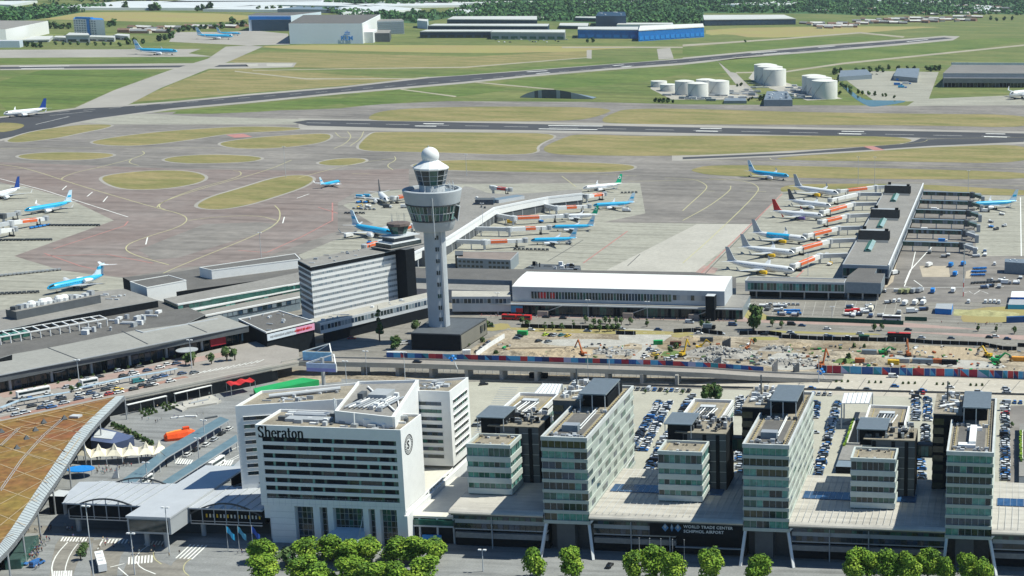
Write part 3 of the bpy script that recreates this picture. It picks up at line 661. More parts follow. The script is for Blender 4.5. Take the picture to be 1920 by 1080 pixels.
    mb.prism([(xs0, ya), (xs1, ya), (xs1, yb), (xs0, yb)], 49.8, 50.3, SOLAR)
    for i in range(1, 24): mb.box(xs0, xs1, ya+i*.86-.06, ya+i*.86+.06, 50.3, 50.42, MET)
    for xx in (xs0+.5, xs0+5, xs1-.5):
        for yy in (ya+.4, yb-.4): mb.tube((xx, yy, 43), (xx, yy, 49.8), .18, LGR)
    part(mb, 'louvre_roof', root)
    mb = MB(); mb.tube((x0-2.5, y0+52, 46), (x0-2.5, y0+52, 54), .3, DGR); lp = [(x0-5, y0+42), (x0-1, y0+45), (x0+1.5, y0+47), (x0+1.5, y0+50), (x0-1.5, y0+51)]
    for a, b in zip(lp, lp[1:]): mb.tube((a[0], a[1], 47), (b[0], b[1], 47), .5, CLD)
    for i in range(36):
        xx = rr.uniform(x0-6, x0+2.5); yy = rr.uniform(y0+38, y0+60); mb.box(xx, xx+rr.uniform(.6, 2), yy, yy+1, 46.1, 46.1+rr.uniform(.5, 2), rr.choice((LGR, MET, DGR, CLD)))
    part(mb, 'roof_pipework', root)
    # legs and underside
    mb = MB(); mb.box(x0+3.5, x0+10, y0+2.5, y0+20, 0, 11.6, DGR); mb.box(x0+.6, x1-.3, y0+6, y0+60, 0, 11.55, DKM); part(mb, 'base_core', root)
    for q, xx in (((x0+.5, x0-.5), x0), ((x1-.3, x1+2.4), x1)):
        mb = MB(); mb.bar((q[0], y0+.7, 11.8), (q[1], y0-4.4, 0), .9, CLD); part(mb, 'leg', root)
    mb = MB(); mb.bar((x1-.2, y0+.9, 11.6), (x1+2.9, y0+1.2, 15.4), .9, CLD); mb.bar((x1+.1, y0+.7, 12.4), (x1+.1, y1-2, 16), .5, CLD); part(mb, 'brace', root)
    # lower block left of the tower: white banded front, dark core, rear wing
    bx0 = [-195.4, -125.3, -55.3][ti]; by = 508.5; bw = 15.8; zt = 35.6
    br = empty('office_block', (bx0+8, by+20, 0), 0, ['lower banded office block beside the hotel with dark stair core', 'lower banded office block between the left and middle towers', 'lower banded office block left of the rightmost tower, blue louvres on its roof'][ti], 'office block', 'lower banded office blocks')
    pf = [(bx0, by), (bx0+bw, by), (bx0+bw, by+12), (bx0, by+12)]
    mb = MB(); mb.box(bx0+.3, bx0+bw-.3, by+.3, by+11.7, 13, zt-1.3, BLK); mb.box(bx0, bx0+bw-1.5, by+.2, by+11, 13, 18, G2); part(mb, 'core', br)
    mb = MB()
    for i in range(4): zz = zt-4.1*(i+1)-.5; ring(mb, pf, zz-2.1, zz, .25, mat('block_spandrel', (.54, .58, .56), .5, .05, .4), .3)
    ring(mb, pf, zt-1.4, zt, .28, mat('block_spandrel', (0, 0, 0)), .4); part(mb, 'spandrel', br)
    for i in range(4):
        zz = zt-4.1*i-1.4 if i == 0 else zt-4.1*i-2.6; zl = zt-4.1*(i+1)-.5
        za, zc = zl, (zt-1.4 if i == 0 else zt-4.1*i-2.6)
        mb = MB(); band(mb, pf[0], pf[1], za, zc, 2, (G2, G2, G3, G1, G3) if ti < 2 else (G1, G2, G1), -.1, LGR, .1); band(mb, pf[1], pf[2], za, zc, 2, (G2, G3), -.1, LGR, .1); band(mb, pf[3], pf[0], za, zc, 2, (G2, G1), -.1, LGR, .1); part(mb, 'window_band', br)
    mb = MB(); mb.box(bx0+.4, bx0+bw-.4, by+.4, by+11.6, zt-1.3, zt-.9, ROOFG); mb.box(bx0+1.6, bx0+1.8, by+1.5, by+11, zt-.9, zt-.7, OCH); mb.box(bx0+bw-1.8, bx0+bw-1.6, by+1.5, by+11, zt-.9, zt-.7, OCH)
    for i in range(12):
        xx = rr.uniform(bx0+1, bx0+13); yy = by+rr.choice((1.5, 9, 10)); mb.box(xx, xx+rr.uniform(.4, 1.3), yy, yy+.8, zt-.9, zt-rr.uniform(-.1, .5), rr.choice((LGR, ROOFG, DGR, ROOFD)))
    part(mb, 'roof', br)
    # dark core
    mb = MB(); cx0, cx1 = bx0+6, bx0+22; mb.box(cx0, cx1, by+13.5, by+28, 0, 38, DGR); mb.box(cx1-.05, cx1+.1, by+13.6, by+27.9, 16, 37.8, BLK)
    for xx in (cx0+.2, cx0+7.3, cx0+12.2): mb.box(xx, xx+1.4, by+13.4, by+13.49, 14, 37.6, BLK)
    for i in range(6): mb.box(cx0, cx1, by+13.42, by+13.5, 15+i*4.1, 15.15+i*4.1, MET)
    part(mb, 'stair_core', br)
    mb = MB(); rp = [(bx0+1.3, by+28), (bx0+16.8+bw*0, by+28), (bx0+16.8, by+55), (bx0+1.3, by+55)]; mb.prism(rp, 0, 37, BLK); part(mb, 'rear_core', br)
    mb = MB()
    for i in range(7): ring(mb, rp, 9.4+i*4.1, 11.2+i*4.1, .2, CLD, .2)
    ring(mb, rp, 36.6, 38.4, .25, WHT if ti == 2 else CLD, .4); part(mb, 'rear_spandrel', br)
    for i in range(6):
        mb = MB(); band(mb, rp[1], rp[2], 11.2+i*4.1, 13.5+i*4.1, 2, (G3, G2, G3), .05); part(mb, 'rear_window_band', br)
    mb = MB(); mb.box(bx0+1.8, bx0+16.3, by+28, by+54.5, 37, 37.35, ROOFG); mb.box(cx0-3, cx1, by+13.3, by+28, 38, 38.3, ROOFG)
    for xx in (bx0+3.2, bx0+14.6): mb.box(xx, xx+.2, by+29, by+53, 37.35, 37.6, OCH)
    mb.box(bx0+6, bx0+12, by+43, by+46, 37.35, 39, SOLAR, LGR); part(mb, 'roof', br)
    mb = MB(); rr = random.Random(50+ti)
    for i in range(58):
        xx = rr.uniform(bx0+3, cx1-2); yy = rr.uniform(by+15, by+31); mb.box(xx, xx+rr.uniform(.4, 2.2), yy, yy+rr.uniform(.4, 1.4), 38.3, 38.3+rr.uniform(.4, 2.2), rr.choice((DGR, DGR, MET, BLK, LGR)))
    for i in range(7): mb.tube((bx0+5+i*1.1, by+30, 38.6), (bx0+6+i*1.2, by+42, 38.8), .25, rr.choice((MET, DGR, CLD)))
    for i in range(5): mb.bar((cx1-4, by+15+i*.7, 38.8), (cx1-1.5, by+24+i*.7, 38.8), .25, ROOFG)
    part(mb, 'roof_plant', br)
    mb = MB(); lx0, lx1, la, lb = bx0-1, bx0+9.5, by+13, by+27
    if ti == 2: lx0, lx1, la, lb = bx0+.2, bx0+11.5, by+15, by+29
    mb.box(lx0, lx1, la, lb, 41.2, 41.6, SOLAR)
    for i in range(1, 16): mb.box(lx0, lx1, la+i*.86-.06, la+i*.86+.06, 41.6, 41.72, MET)
    for xx in (lx0+.4, lx1-.4):
        for yy in (la+.4, lb-.4): mb.tube((xx, yy, 35 if yy > la+5 else 36), (xx, yy, 41.2), .16, LGR)
    part(mb, 'louvre_roof', br)
    mb = MB(); mb.box(lx0+1, lx1-.3, la+2, lb-1, 34.7, 41, BLK); part(mb, 'plant_room', br)
# glass link bridges to the next tower
for ti in (1, 2):
    xa = [-195.4, -125.3, -55.3][ti]+22.2; xb = TX[ti]-7.2; r = empty('link_bridge', ((xa+xb)/2, 529, 30), 0, ['green glass link bridge between the middle tower and the block left of it', 'green glass link bridge between the rightmost tower and the block left of it'][ti-1], 'link bridge', 'glass link bridges')
    mb = MB(); mb.box(xa, xb, 533, 536, 28.5, 32.5, G2, DGR); mb.box(xa, xb, 532.8, 536.2, 28, 28.5, DGR); mb.box(xa, xb, 532.8, 536.2, 32.5, 33.2, DGR)
    part(mb, 'deck', r); mb = MB(); band(mb, (xa, 533), (xb, 533), 28.5, 32.5, 1.6, (G2, G3, G4), .05, DKM, .1); part(mb, 'glazing', r)
# ================================================================ low halls between the towers
HY0, HY1 = 493.2, 541.0
hx = [(-197.5, -163.4, 'low office hall with grey roof between the hotel and the left tower'), (-147.0, -91.9, 'low office hall with lettered sign on its dark front, between left and middle towers'),
      (-75.6, -20.2, 'low office hall with glass roof strip coloured like reflected sky between middle and right towers'), (-3.9, 32, 'low office hall at the right edge of the view')]
for i, (xa, xb, lb) in enumerate(hx):
    r = empty('office_hall', ((xa+xb)/2, 510, 0), 0, lb, 'office hall', 'low halls between the office towers')
    mb = MB(); sec = [(HY0+.3, 14.2), (HY0, 14.7), (HY0+.4, 15.2), (HY0+1.6, 15.7), (HY0+12, 16.1), (HY0+25, 16.3), (HY1, 16.4)]
    RW = mat('hall_roof', (0.49, 0.46, 0.415), .5, .08, .25, crack=.3, crot=1.57)
    for (ya, za), (yb, zb) in zip(sec, sec[1:]): mb.face([(xa, ya, za), (xb, ya, za), (xb, yb, zb), (xa, yb, zb)], RW)
    mb.box(xa, xb, HY0+2.2, HY1, 13.0, 14.0, DGR); part(mb, 'roof', r, True)
    mb = MB(); n = int((xb-xa)/2.4)
    for k in range(1, n): mb.box(xa+k*2.4-.04, xa+k*2.4+.04, HY0+1.6, HY1, 16.35, 16.5, LGR)
    part(mb, 'roof_seam', r, sub=roof_of(r)) if i else None
    if i > 0:
        mb = MB(); BG = mat('sky_reflection_skylight', (0.03, 0.08, 0.18), .2, .3, .3, spec=.6); mb.box(xa+1.5, xb-12 if i < 3 else xb, 516, 523.5, 16.3, 16.62, BG)  # blue of the reflected sky is put into the glass colour
        for k in range(0, 14): mb.box(xa+1.5+k*2.4, xa+1.6+k*2.4, 516, 523.5, 16.62, 16.68, MET)
        part(mb, 'skylight', r)
    mb = MB(); mb.box(xa, xb, HY0+6, HY1, 0, 13.0, BLK); part(mb, 'wall', r)
    mb = MB()
    for z, h, m in ((12.4, .5, DGR), (9.2, 1.6, GRYC), (6.8, .5, GRYC), (3.6, 2.0, mat('facade_shutter', (.28, .27, .26), .7, .15, .8))):
        xe = xb if i != 1 else xa+30; mb.box(xa+.4, xe, HY0+4.6, HY0+5.9, z, z+h, m)
    part(mb, 'gallery', r)
    mb = MB(); band(mb, (xa, HY0+5.2), (xb if i != 1 else xa+30, HY0+5.2), 10.8, 12.4, 2, (G1, G2, G5), .7, DKM, .1); band(mb, (xa, HY0+5.2), (xb if i != 1 else xa+30, HY0+5.2), 7.3, 9.2, 2, (G1, G5, G1), .7, DKM, .1); part(mb, 'glazing', r)
    mb = MB()
    for k in range(1, int((xb-xa)/14)): mb.tube((xa+k*14, HY0+4, 0), (xa+k*14, HY0+4, 14), .22, GRYC)
    part(mb, 'column', r)
    if i == 0:
        mb = MB(); mb.box(-213, -198, 500, 541, 9.6, 10.4, STONE); mb.box(-213, -198, 500.2, 501, 0, 9.6, BLK); mb.box(-213, -197.6, 499.4, 500.2, 7.2, 9.2, G2); mb.box(-213, -197.6, 499.2, 500.4, 6.6, 7.1, LGR)
        for xx in (-211, -204.5, -198.5): mb.tube((xx, 500.2, 0), (xx, 500.2, 9.6), .4, LGR)
        mb.box(-210, -203, 499.3, 499.9, 1.5, 3.4, BLU); part(mb, 'side_pavilion', r)
    if i == 1:
        for k, t in enumerate(('WORLD TRADE CENTER', 'SCHIPHOL AIRPORT')):
            text_obj('sign_lettering', t, 1.5, CLD, r, Vector((-113.8, HY0+3.1, 11.2-k*1.75))-r.location, depth=.08, bold=.03, spacing=1.08)
        mb = MB(); SB = mat('sign_blue', (.10, .25, .48), .5, .1)
        for cxx, wd in ((-120.4, 1.25), (-118.0, .6), (-115.8, 1.25)):
            mb.face([(cxx-wd, HY0+3.1, 11), (cxx, HY0+3.1, 9.5), (cxx+wd, HY0+3.1, 11), (cxx, HY0+3.1, 12.6)], SB)
            mb.face([(cxx-wd*.5, HY0+3.05, 11.4), (cxx, HY0+3.05, 10.6), (cxx+wd*.4, HY0+3.05, 11.5), (cxx, HY0+3.05, 12.3)], LGR)
        mb.box(-126, -92.2, HY0+3.2, HY0+4.5, 7.9, 13.0, BLK); mb.box(-117, -92.2, HY0+3.5, HY0+4.4, 3.4, 3.7, GRYC); part(mb, 'sign_board', r)
# ================================================================ control tower
tb = Vector((-309.0, 773.9, 0)); ct = empty('control_tower', tb, 0, 'tall grey air traffic control tower with white radome', 'control tower')
TG = mat('tower_concrete', (0.44, 0.47, 0.50), .6, .04, .2)
mb = MB(); mb.loft([[(5.6*cos(2*pi*j/32)*1.0, 5.0*sin(2*pi*j/32), z) for j in range(32)] for z in (0, 62)], TG); mb.build('shaft', ct, True)
mb = MB()
for i in range(9): mb.box(2.0, 2.7, -4.85, -4.5, 6+i*6.4, 8.2+i*6.4, G1); mb.box(3.1, 3.6, -4.45, -4.0, 6+i*6.4, 8.2+i*6.4, G1)
mb.build('shaft_window', ct)
mb = MB(); mb.tube((4.9, -3.4, 0), (4.9, -3.4, 62), .35, LGR); mb.tube((5.4, -13.2, 60), (5.4, -14.2, 81), .3, LGR); mb.build('riser_pipe', ct)
mb = MB(); mb.lathe([(5.5, 61.6), (9.4, 61.9), (10.0, 62.6), (11.3, 67.6)], TG, 40); mb.build('lower_drum', ct, True)
mb = MB(); mb.lathe([(11.5, 67.4), (11.5, 68.0), (11.2, 68.0)], DKM, 40); mb.lathe([(13.6, 76.0), (13.9, 76.0), (13.9, 76.7)], DKM, 40); mb.build('dark_joint', ct)
mb = MB(); n = 40
for j in range(n):
    a, b = 2*pi*j/n, 2*pi*(j+1)/n
    for r0, z0, r1, z1 in ((11.2, 68, 12.3, 72), (12.3, 72, 13.5, 76)):
        mb.face([(r0*cos(a), r0*sin(a), z0), (r0*cos(b), r0*sin(b), z0), (r1*cos(b), r1*sin(b), z1), (r1*cos(a), r1*sin(a), z1)], random.choice((G1, G2, G3, G2, G5)))
mb.build('restaurant_glazing', ct)
mb = MB()
for j in range(n): a = 2*pi*j/n; mb.bar((11.3*cos(a), 11.3*sin(a), 68), (13.6*cos(a), 13.6*sin(a), 76), .16, LGR)
mb.lathe([(12.4, 71.8), (12.45, 71.8), (12.45, 72.1)], LGR, 40)
o_ = mb.build('mullion', ct); o_.parent = [c for c in ct.children if c.name.startswith('restaurant_glazing')][0]
mb = MB(); mb.loft([[(r*cos(2*pi*j/40), r*sin(2*pi*j/40), z) for j in range(40)] for r, z in ((13.7, 76.6), (15.0, 82.6), (15.1, 83.6), (14.6, 84.0), (13.6, 84.0), (13.3, 83.0), (13.3, 82.0))], TG, caps=False); mb.build('upper_drum', ct, True)
mb = MB(); mb.lathe([(13.4, 81.6), (13.4, 81.9)], ROOFM, 40); mb.lathe([(11.2, 81.9), (11.2, 82.7), (10.6, 82.7)], SOLAR, 32); part_ = mb.build('terrace', ct)
mb = MB(); mb.lathe([(6.6, 81.9), (6.4, 86.2), (6.9, 86.4)], LGR, 24); mb.build('cab_base', ct)
mb = MB(); n = 12
for j in range(n):
    a, b = 2*pi*(j+.5)/n, 2*pi*(j+1.5)/n
    mb.face([(6.6*cos(a), 6.6*sin(a), 86.4), (6.6*cos(b), 6.6*sin(b), 86.4), (8.6*cos(b), 8.6*sin(b), 94.6), (8.6*cos(a), 8.6*sin(a), 94.6)], (G1, G2, G1, G5)[j % 4])
    mb.bar((6.6*cos(a), 6.6*sin(a), 86.4), (8.65*cos(a), 8.65*sin(a), 94.6), .25, LGR)
    for t in (.3, .62):
        r_ = 6.65+2.0*t; z = 86.4+8.2*t; mb.bar((r_*cos(a), r_*sin(a), z), (r_*cos(b), r_*sin(b), z), .16, LGR)
mb.build('cab_glazing', ct)
mb = MB(); mb.loft([[(r*cos(2*pi*(j+.5)/12), r*sin(2*pi*(j+.5)/12), z) for j in range(12)] for r, z in ((8.8, 94.4), (9.2, 94.9), (9.1, 95.5), (4.2, 98.9), (3.9, 99.2))], CLD); mb.build('cab_roof', ct)
mb = MB(); mb.sphere((0, 0, 101.6), 4.55, mat('radome_white', (.8, .8, .8), .6, .05, 2), 24, 14); mb.build('radome', ct, True)
mb = MB(); mb.tube((-.5, -.5, 106), (-.5, -.5, 106.8), .35, LGR)
rr = random.Random(2)
for i in range(26):    # steelwork and aerials on the terrace
    a = rr.uniform(-1.7, .9); r_ = rr.uniform(7.2, 12.3); x, y = r_*cos(a), r_*sin(a)
    if i % 2: mb.tube((x, y, 82), (x, y, 82+rr.uniform(1.5, 6.5)), .14, WHT, n=5)
    else: mb.bar((x, y, 82.4+rr.uniform(0, 2)), (x*.8, y*.8+1.5, 84+rr.uniform(0, 3)), .2, LGR)
mb.build('aerial', ct)
mb = MB(); mb.bar((14.2, -3, 67.5), (15.8, -3.4, 75.5), .4, CLD); mb.bar((12, -3, 70), (14.2, -3, 67.5), .4, CLD); mb.bar((13.5, -3, 76), (15.8, -3.4, 75.5), .4, CLD)
mb.face([(12.2, -3.1, 70), (14.1, -3.1, 68), (15.5, -3.4, 75.2), (13.6, -3.1, 75.6)], G1); mb.build('side_frame', ct)
bpts = [(775, 629), (859, 636), (906, 606), (824, 600)]
blk, P_ = block('tower_base_building', 'black box building at the foot of the control tower', 'building', [(-317.3, 755.5), (-291, 755.5), (-289.5, 792), (-318.5, 790)], 9, 0, BLK, DGR, .3, DGR, world=True)
mb = MB(); mb.face([(-291+.1, 757, .5), (-289.4+.05, 791, .5), (-289.4+.05, 791, 8.4), (-291+.1, 757, 8.4)], mat('taupe_cladding', (.20, .19, .16), .8, .05)); mb.box(-289.9, -289.2, 782, 785, 3.5, 7, G1); mb.box(-289.6, -289, 787, 789, 3.5, 7, G1); part(mb, 'side_cladding', blk)
# ================================================================ southern ground
X5 = lambda p: Z(0, 720, 3, p)        # lower left
sheet('forecourt', [[(-80, 550), (2000, 480), (2000, 760), (2050, 1300), (-400, 1300), (-200, 700)]], .045, ROAD, 0)
sheet('plaza', [[(60, 985), (110, 900), (170, 810), (235, 750), (510, 694), (640, 700), (700, 720), (480, 770), (450, 1000)]], .07, PAVE, 0)
sheet('front_paving', [[(-60, 1000), (500, 1000), (760, 1015), (2000, 1075), (2050, 1300), (-400, 1300)]], .075, PAVE, 0)
sheet('front_road', [Z(0, 900, 6, [(640, 670), (780, 620), (1000, 640), (1080, 660), (920, 840), (840, 1000), (760, 1300), (500, 1300), (560, 1080), (580, 900)]),
                     Z(0, 900, 6, [(1050, 640), (1450, 720), (1330, 900), (1300, 1300), (1000, 1300), (1040, 800)]), Z(240, 880, 5.4, [(150, 740), (350, 730), (240, 900), (500, 1000), (560, 1200), (-100, 1200), (0, 900)]),
                     Z(240, 880, 5.4, [(480, 890), (640, 890), (560, 1000), (620, 1100), (380, 1100)])], .085, ROAD, 1)
sheet('site_sand', [[(862, 668), (905, 640), (950, 618), (1300, 628), (1380, 618), (1480, 628), (1700, 645), (1880, 655), (1960, 660), (1960, 712), (1545, 697), (1440, 695), (1200, 690)],
                    [(500, 692), (700, 698), (1000, 702), (1440, 712), (1440, 722), (1150, 718), (900, 712), (520, 700)], [(500, 700), (640, 706), (640, 716), (560, 722), (490, 712)]], .08, SAND, 0)
sheet('site_gravel', [Z(1160, 590, 6.4, [(0, 160), (500, 180), (660, 240), (560, 300), (240, 560), (90, 560), (340, 370), (100, 330), (0, 320)]), Z(880, 600, 6.4, [(820, 230), (1920, 230), (1920, 300), (1500, 330), (900, 300)]),
                      Z(1440, 590, 6.75, [(0, 480), (500, 480), (700, 620), (600, 700), (0, 700)]), Z(1660, 590, 6.35, [(0, 420), (200, 500), (600, 520), (1300, 560), (1500, 640), (900, 640), (0, 560)])], .095, mat('crushed_gravel', (.40, .385, .35), .95, .15, .2, fine=.6), 1)
sheet('excavation_slope', [Z(1660, 590, 6.35, [(330, 370), (1180, 390), (1210, 520), (900, 540), (330, 510)]), Z(880, 600, 6.4, [(400, 330), (1300, 320), (1290, 460), (380, 450)])], .10, mat('dug_soil', (.40, .32, .22), .95, .15, .15, stretch=(3, .5, 1), fine=.6), 1)
sheet('roadside_paving', [[(900, 592), (1400, 603), (1960, 640), (1960, 628), (1640, 600), (1400, 590), (900, 583)], [(560, 600), (700, 575), (810, 560), (810, 590), (640, 630)]], .07, PAVR, 0)
sheet('dry_verge', [[(950, 612), (1300, 622), (1300, 628), (1120, 626), (960, 620)], Z(1440, 590, 6.75, [(0, 195), (500, 215), (1300, 235), (1480, 250), (1200, 262), (0, 225)]), Z(1160, 590, 6.4, [(640, 240), (900, 235), (880, 285), (640, 270)]), Z(1160, 590, 6.4, [(1560, 265), (1920, 265), (1920, 310), (1560, 300)]),
                   Z(1660, 460, 6.75, [(1080, 790), (1920, 760), (1920, 960), (1000, 990), (940, 900)]), [(1400, 577), (1440, 590), (1440, 600), (1395, 600)], [(905, 612), (950, 604), (960, 616), (910, 622)]], .105, STRAW, 1)
sheet('road', [[(880, 610), (1100, 612), (1400, 620), (1960, 640), (1960, 650), (1400, 632), (1100, 622), (880, 618)], [(1400, 604), (1960, 622), (1960, 630), (1400, 612)],
               [(620, 600), (830, 575), (830, 640), (700, 665), (600, 660)]], .09, ROAD, 0)
sheet('highway', [[(1380, 704), (1560, 700), (1960, 714), (1960, 752), (1500, 738), (1300, 722)]], .11, mat('road_concrete', (.46, .42, .355), .9, .08, .1, stretch=(.3, 1, 1), fine=.3), 0)
sheet('parking_ground', [[(640, 728), (700, 716), (900, 716), (1180, 726), (1500, 734), (1960, 752), (2000, 1010), (880, 1000), (860, 800), (640, 760)]], .09, LOT, 0)
sheet('service_road', [[(1888, 760), (1960, 760), (1960, 905), (1888, 905)], Z(1580, 720, 6, [(-60, 460), (230, 350), (230, 420), (110, 800), (20, 800), (110, 470)])], .12, ASP, 0)
sheet('lower_plaza_wall_shade', [], .1, ASP) if False else None
mk = MB()
for i in range(26):        # bay lines of the empty car park behind the hotel
    t = i/26; a = (878+t*62, 830-t*108)
    ribbon(mk, [(a[0], a[1]), (a[0]+48*(1-t*.3), a[1]+.6)], 1.1, .13, mat('bay_grey', (.30, .31, .31), .9), 0); ribbon(mk, [(a[0]+64*(1-t*.3), a[1]+.8), (a[0]+118*(1-t*.3), a[1]+1.3)], 1.1, .13, mat('bay_grey', (0, 0, 0)), 0)
for (xa, ya), (xb, yb), n, wd, ln in ((Z(0, 900, 6, [(700, 665)])[0], Z(0, 900, 6, [(970, 670)])[0], 9, 2.0, 0), (Z(0, 900, 6, [(1150, 685)])[0], Z(0, 900, 6, [(1420, 690)])[0], 8, 2, 0), (Z(240, 880, 5.4, [(180, 745)])[0], Z(240, 880, 5.4, [(350, 745)])[0], 6, 2, 0),
                                       (Z(240, 880, 5.4, [(10, 925)])[0], Z(240, 880, 5.4, [(240, 905)])[0], 8, 2, 1), (Z(240, 880, 5.4, [(560, 830)])[0], Z(240, 880, 5.4, [(720, 840)])[0], 5, 4, 2), (Z(0, 900, 6, [(610, 1065)])[0], Z(0, 900, 6, [(800, 1060)])[0], 8, 2, 1),
                                       ((332, 864), (358, 867), 7, 1, 3), ((398, 867), (434, 868), 9, 1, 3)):
    for i in range(n):
        t = i/max(1, n-1); x, y = xa+(xb-xa)*t, ya+(yb-ya)*t
        dx, dy = {0: (2.4, -4), 1: (.6, -7), 2: (14, -13), 3: (3, -5)}[ln]
        ribbon(mk, [(x-dx, y-dy), (x+dx, y+dy)], .55, .13, WHP, 0)
for pts in (Z(0, 900, 6, [(590, 1080), (580, 960), (640, 830), (760, 700)]), Z(0, 900, 6, [(1100, 780), (1160, 660)]), Z(0, 900, 6, [(1240, 980), (1400, 940)]), Z(0, 900, 6, [(1330, 985), (1440, 1080)]),
            Z(240, 880, 5.4, [(75, 900), (120, 830), (220, 760)]), Z(240, 880, 5.4, [(80, 930), (130, 1000), (280, 1060)]), [(290, 912), (452, 835)], [(300, 925), (450, 856)], [(370, 905), (452, 868)], [(360, 898), (450, 852)]):
    ribbon(mk, pts, .4, .132, WHP, 1)
for pts in (Z(240, 880, 5.4, [(265, 820), (255, 900), (340, 960)]), Z(240, 880, 5.4, [(640, 900), (565, 960), (560, 1030), (620, 1080)])): ribbon(mk, pts, .35, .132, YEL, 1)
ribbon(mk, Z(0, 900, 6, [(730, 1050), (740, 960), (790, 830), (880, 710)]), .3, .132, WHP, 1)
for y0_, y1_ in ((712, 716), (722, 731), (727, 739)): stripes((1440, y0_), (1920, y1_+6), 34, .3, .25)
stripes((900, 614.5), (1920, 645), 60, .4, .2)
for i in range(9): x = 1425+i*58; ribbon(mk, [(x, 741-i*.4+3), (x+24, 706+i*1)], .3, .133, DRK, 0)
for pts in (Z(1660, 460, 6.75, [(150, 30), (0, 330), (-60, 500)]), Z(1660, 460, 6.75, [(380, 80), (330, 300), (240, 520)]), Z(1660, 460, 6.75, [(240, 520), (330, 530)]), Z(1660, 460, 6.75, [(360, 440), (470, 520)]), Z(1660, 460, 6.75, [(1000, 600), (1060, 580), (1120, 620), (1200, 570), (1300, 610)]), Z(1660, 460, 6.75, [(0, 545), (1500, 520)])): ribbon(mk, pts, .6, .133, WHP, 0)
for i in range(16): ribbon(mk, [(1397+i*19, 565), (1390+i*19, 592)], .35, .133, mat('faded_line', (.36, .35, .32), .9), 0)
mk.build('road_marking', kind='structure')
sheet('pale_patch', [Z(1660, 460, 6.75, [(430, 260), (800, 260), (820, 400), (470, 400)]), Z(1660, 460, 6.75, [(1020, 330), (1100, 300), (1080, 420), (1010, 420)]), Z(1660, 460, 6.75, [(60, 30), (180, 20), (100, 460), (0, 540), (-20, 300)])], .128, mat('pale_yard', (.42, .36, .28), .9, .1, .1), 0)
# ---------------------------------------------------------------- elevated forecourt deck and viaduct
DECK = mat('deck_asphalt', (.30, .275, .25), .9, .1, .08, fine=.2); PARA = mat('parapet_concrete', (.42, .40, .36), .85, .08, .3)
DZ = 7.0
deckp = [(-60, 749), (0, 737), (91, 720), (260, 688), (417, 652), (480, 640), (560, 655), (560, 672), (510, 690), (205, 753), (0, 800), (-60, 815)]
P = [tuple(W(x, y, DZ)[:2]) for x, y in deckp]
mb = MB(); mb.prism(ccw(P), DZ-1.4, DZ, PARA, DECK); mb.build('forecourt_deck', kind='structure')
mk = MB()
def strip7(pts, wd, z, m, h=0): ribbon(mk, pts, wd, z, m, 0)
strip7([(0, 742), (260, 696), (430, 662)], 9, DZ+.03, PAVR); strip7([(0, 785), (200, 741), (350, 706)], 4, DZ+.035, mat('brick_lane', (.33, .19, .15), .9)); strip7([(0, 778), (230, 728), (345, 702), (480, 684)], .3, DZ+.05, WHP)
strip7([(330, 712), (510, 684)], 1.0, DZ+.05, CONL); strip7([(20, 800-9), (205, 750), (510, 687)], 2.5, DZ+.05, PARA)
for i in range(12): x = 360+i*11; strip7([(x, 703-i*2.1), (x+14, 697-i*2.1)], .5, DZ+.06, WHP)
mk.build('deck_marking', kind='structure')
# deck edge wall with dark recess down to the plaza
r, _ = block('retaining_wall', 'dark recessed wall below the raised forecourt, facing the plaza', 'wall', [tuple(W(205, 753, DZ)[:2]), tuple(W(510, 690, DZ)[:2]), tuple((W(510, 690, DZ)+Vector((1, 3, 0)))[:2]), tuple((W(205, 753, DZ)+Vector((-1, 3, 0)))[:2])], 6, 0, BLK, BLK, 0, world=True)
a = W(205, 753, DZ); b = W(510, 690, DZ); mb = MB(); mb.obox(a, b, .4, DZ, DZ+1.0, PARA); part(mb, 'parapet', r)
r = empty('viaduct', (-240, 706, 0), 0, 'long concrete road viaduct on pillars crossing in front of the building site', 'viaduct')
va = W(510, 690, DZ); vpts = [(va.x, va.y, DZ), (-352, 701.8, DZ-.5), (-309, 704, 6.5), (-249, 705.5, 6.5), (-180, 708.5, 6.0), (-150, 711, 5.0), (-128, 715, 3.0), (-100, 720, 1.2), (-84, 724, .2)]
mb = MB(); ve = MB(); vr = MB()
for (x0, y0, z0), (x1, y1, z1) in zip(vpts, vpts[1:]):
    wd = 9.5
    mb.face([(x0, y0, z0), (x1, y1, z1), (x1, y1+wd, z1), (x0, y0+wd, z0)], DECK); mb.face([(x0, y0, z0-1.6), (x1, y1, z1-1.6), (x1, y1, z1), (x0, y0, z0)], PARA)
    mb.face([(x0, y0+wd, z0-1.6), (x1, y1+wd, z1-1.6), (x1, y1, z1-1.6), (x0, y0, z0-1.6)], PARA); mb.face([(x1, y1+wd, z1-1.6), (x0, y0+wd, z0-1.6), (x0, y0+wd, z0), (x1, y1+wd, z1)], PARA)
    for yy in (0, wd): ve.bar((x0, y0+yy, z0+.4), (x1, y1+yy, z1+.4), .3, PARA, .9)
part(mb, 'deck', r); part(ve, 'parapet', r)
for x in (-339, -322, -304.5, -287.5, -269.5, -252, -234.5, -217, -199.5, -182, -164.5):
    mb = MB(); y = 705+(-x < 220)*2; mb.box(x-.8, x+.8, y+.6, y+8, 0, 4.95, CONC); part(mb, 'pillar', r)
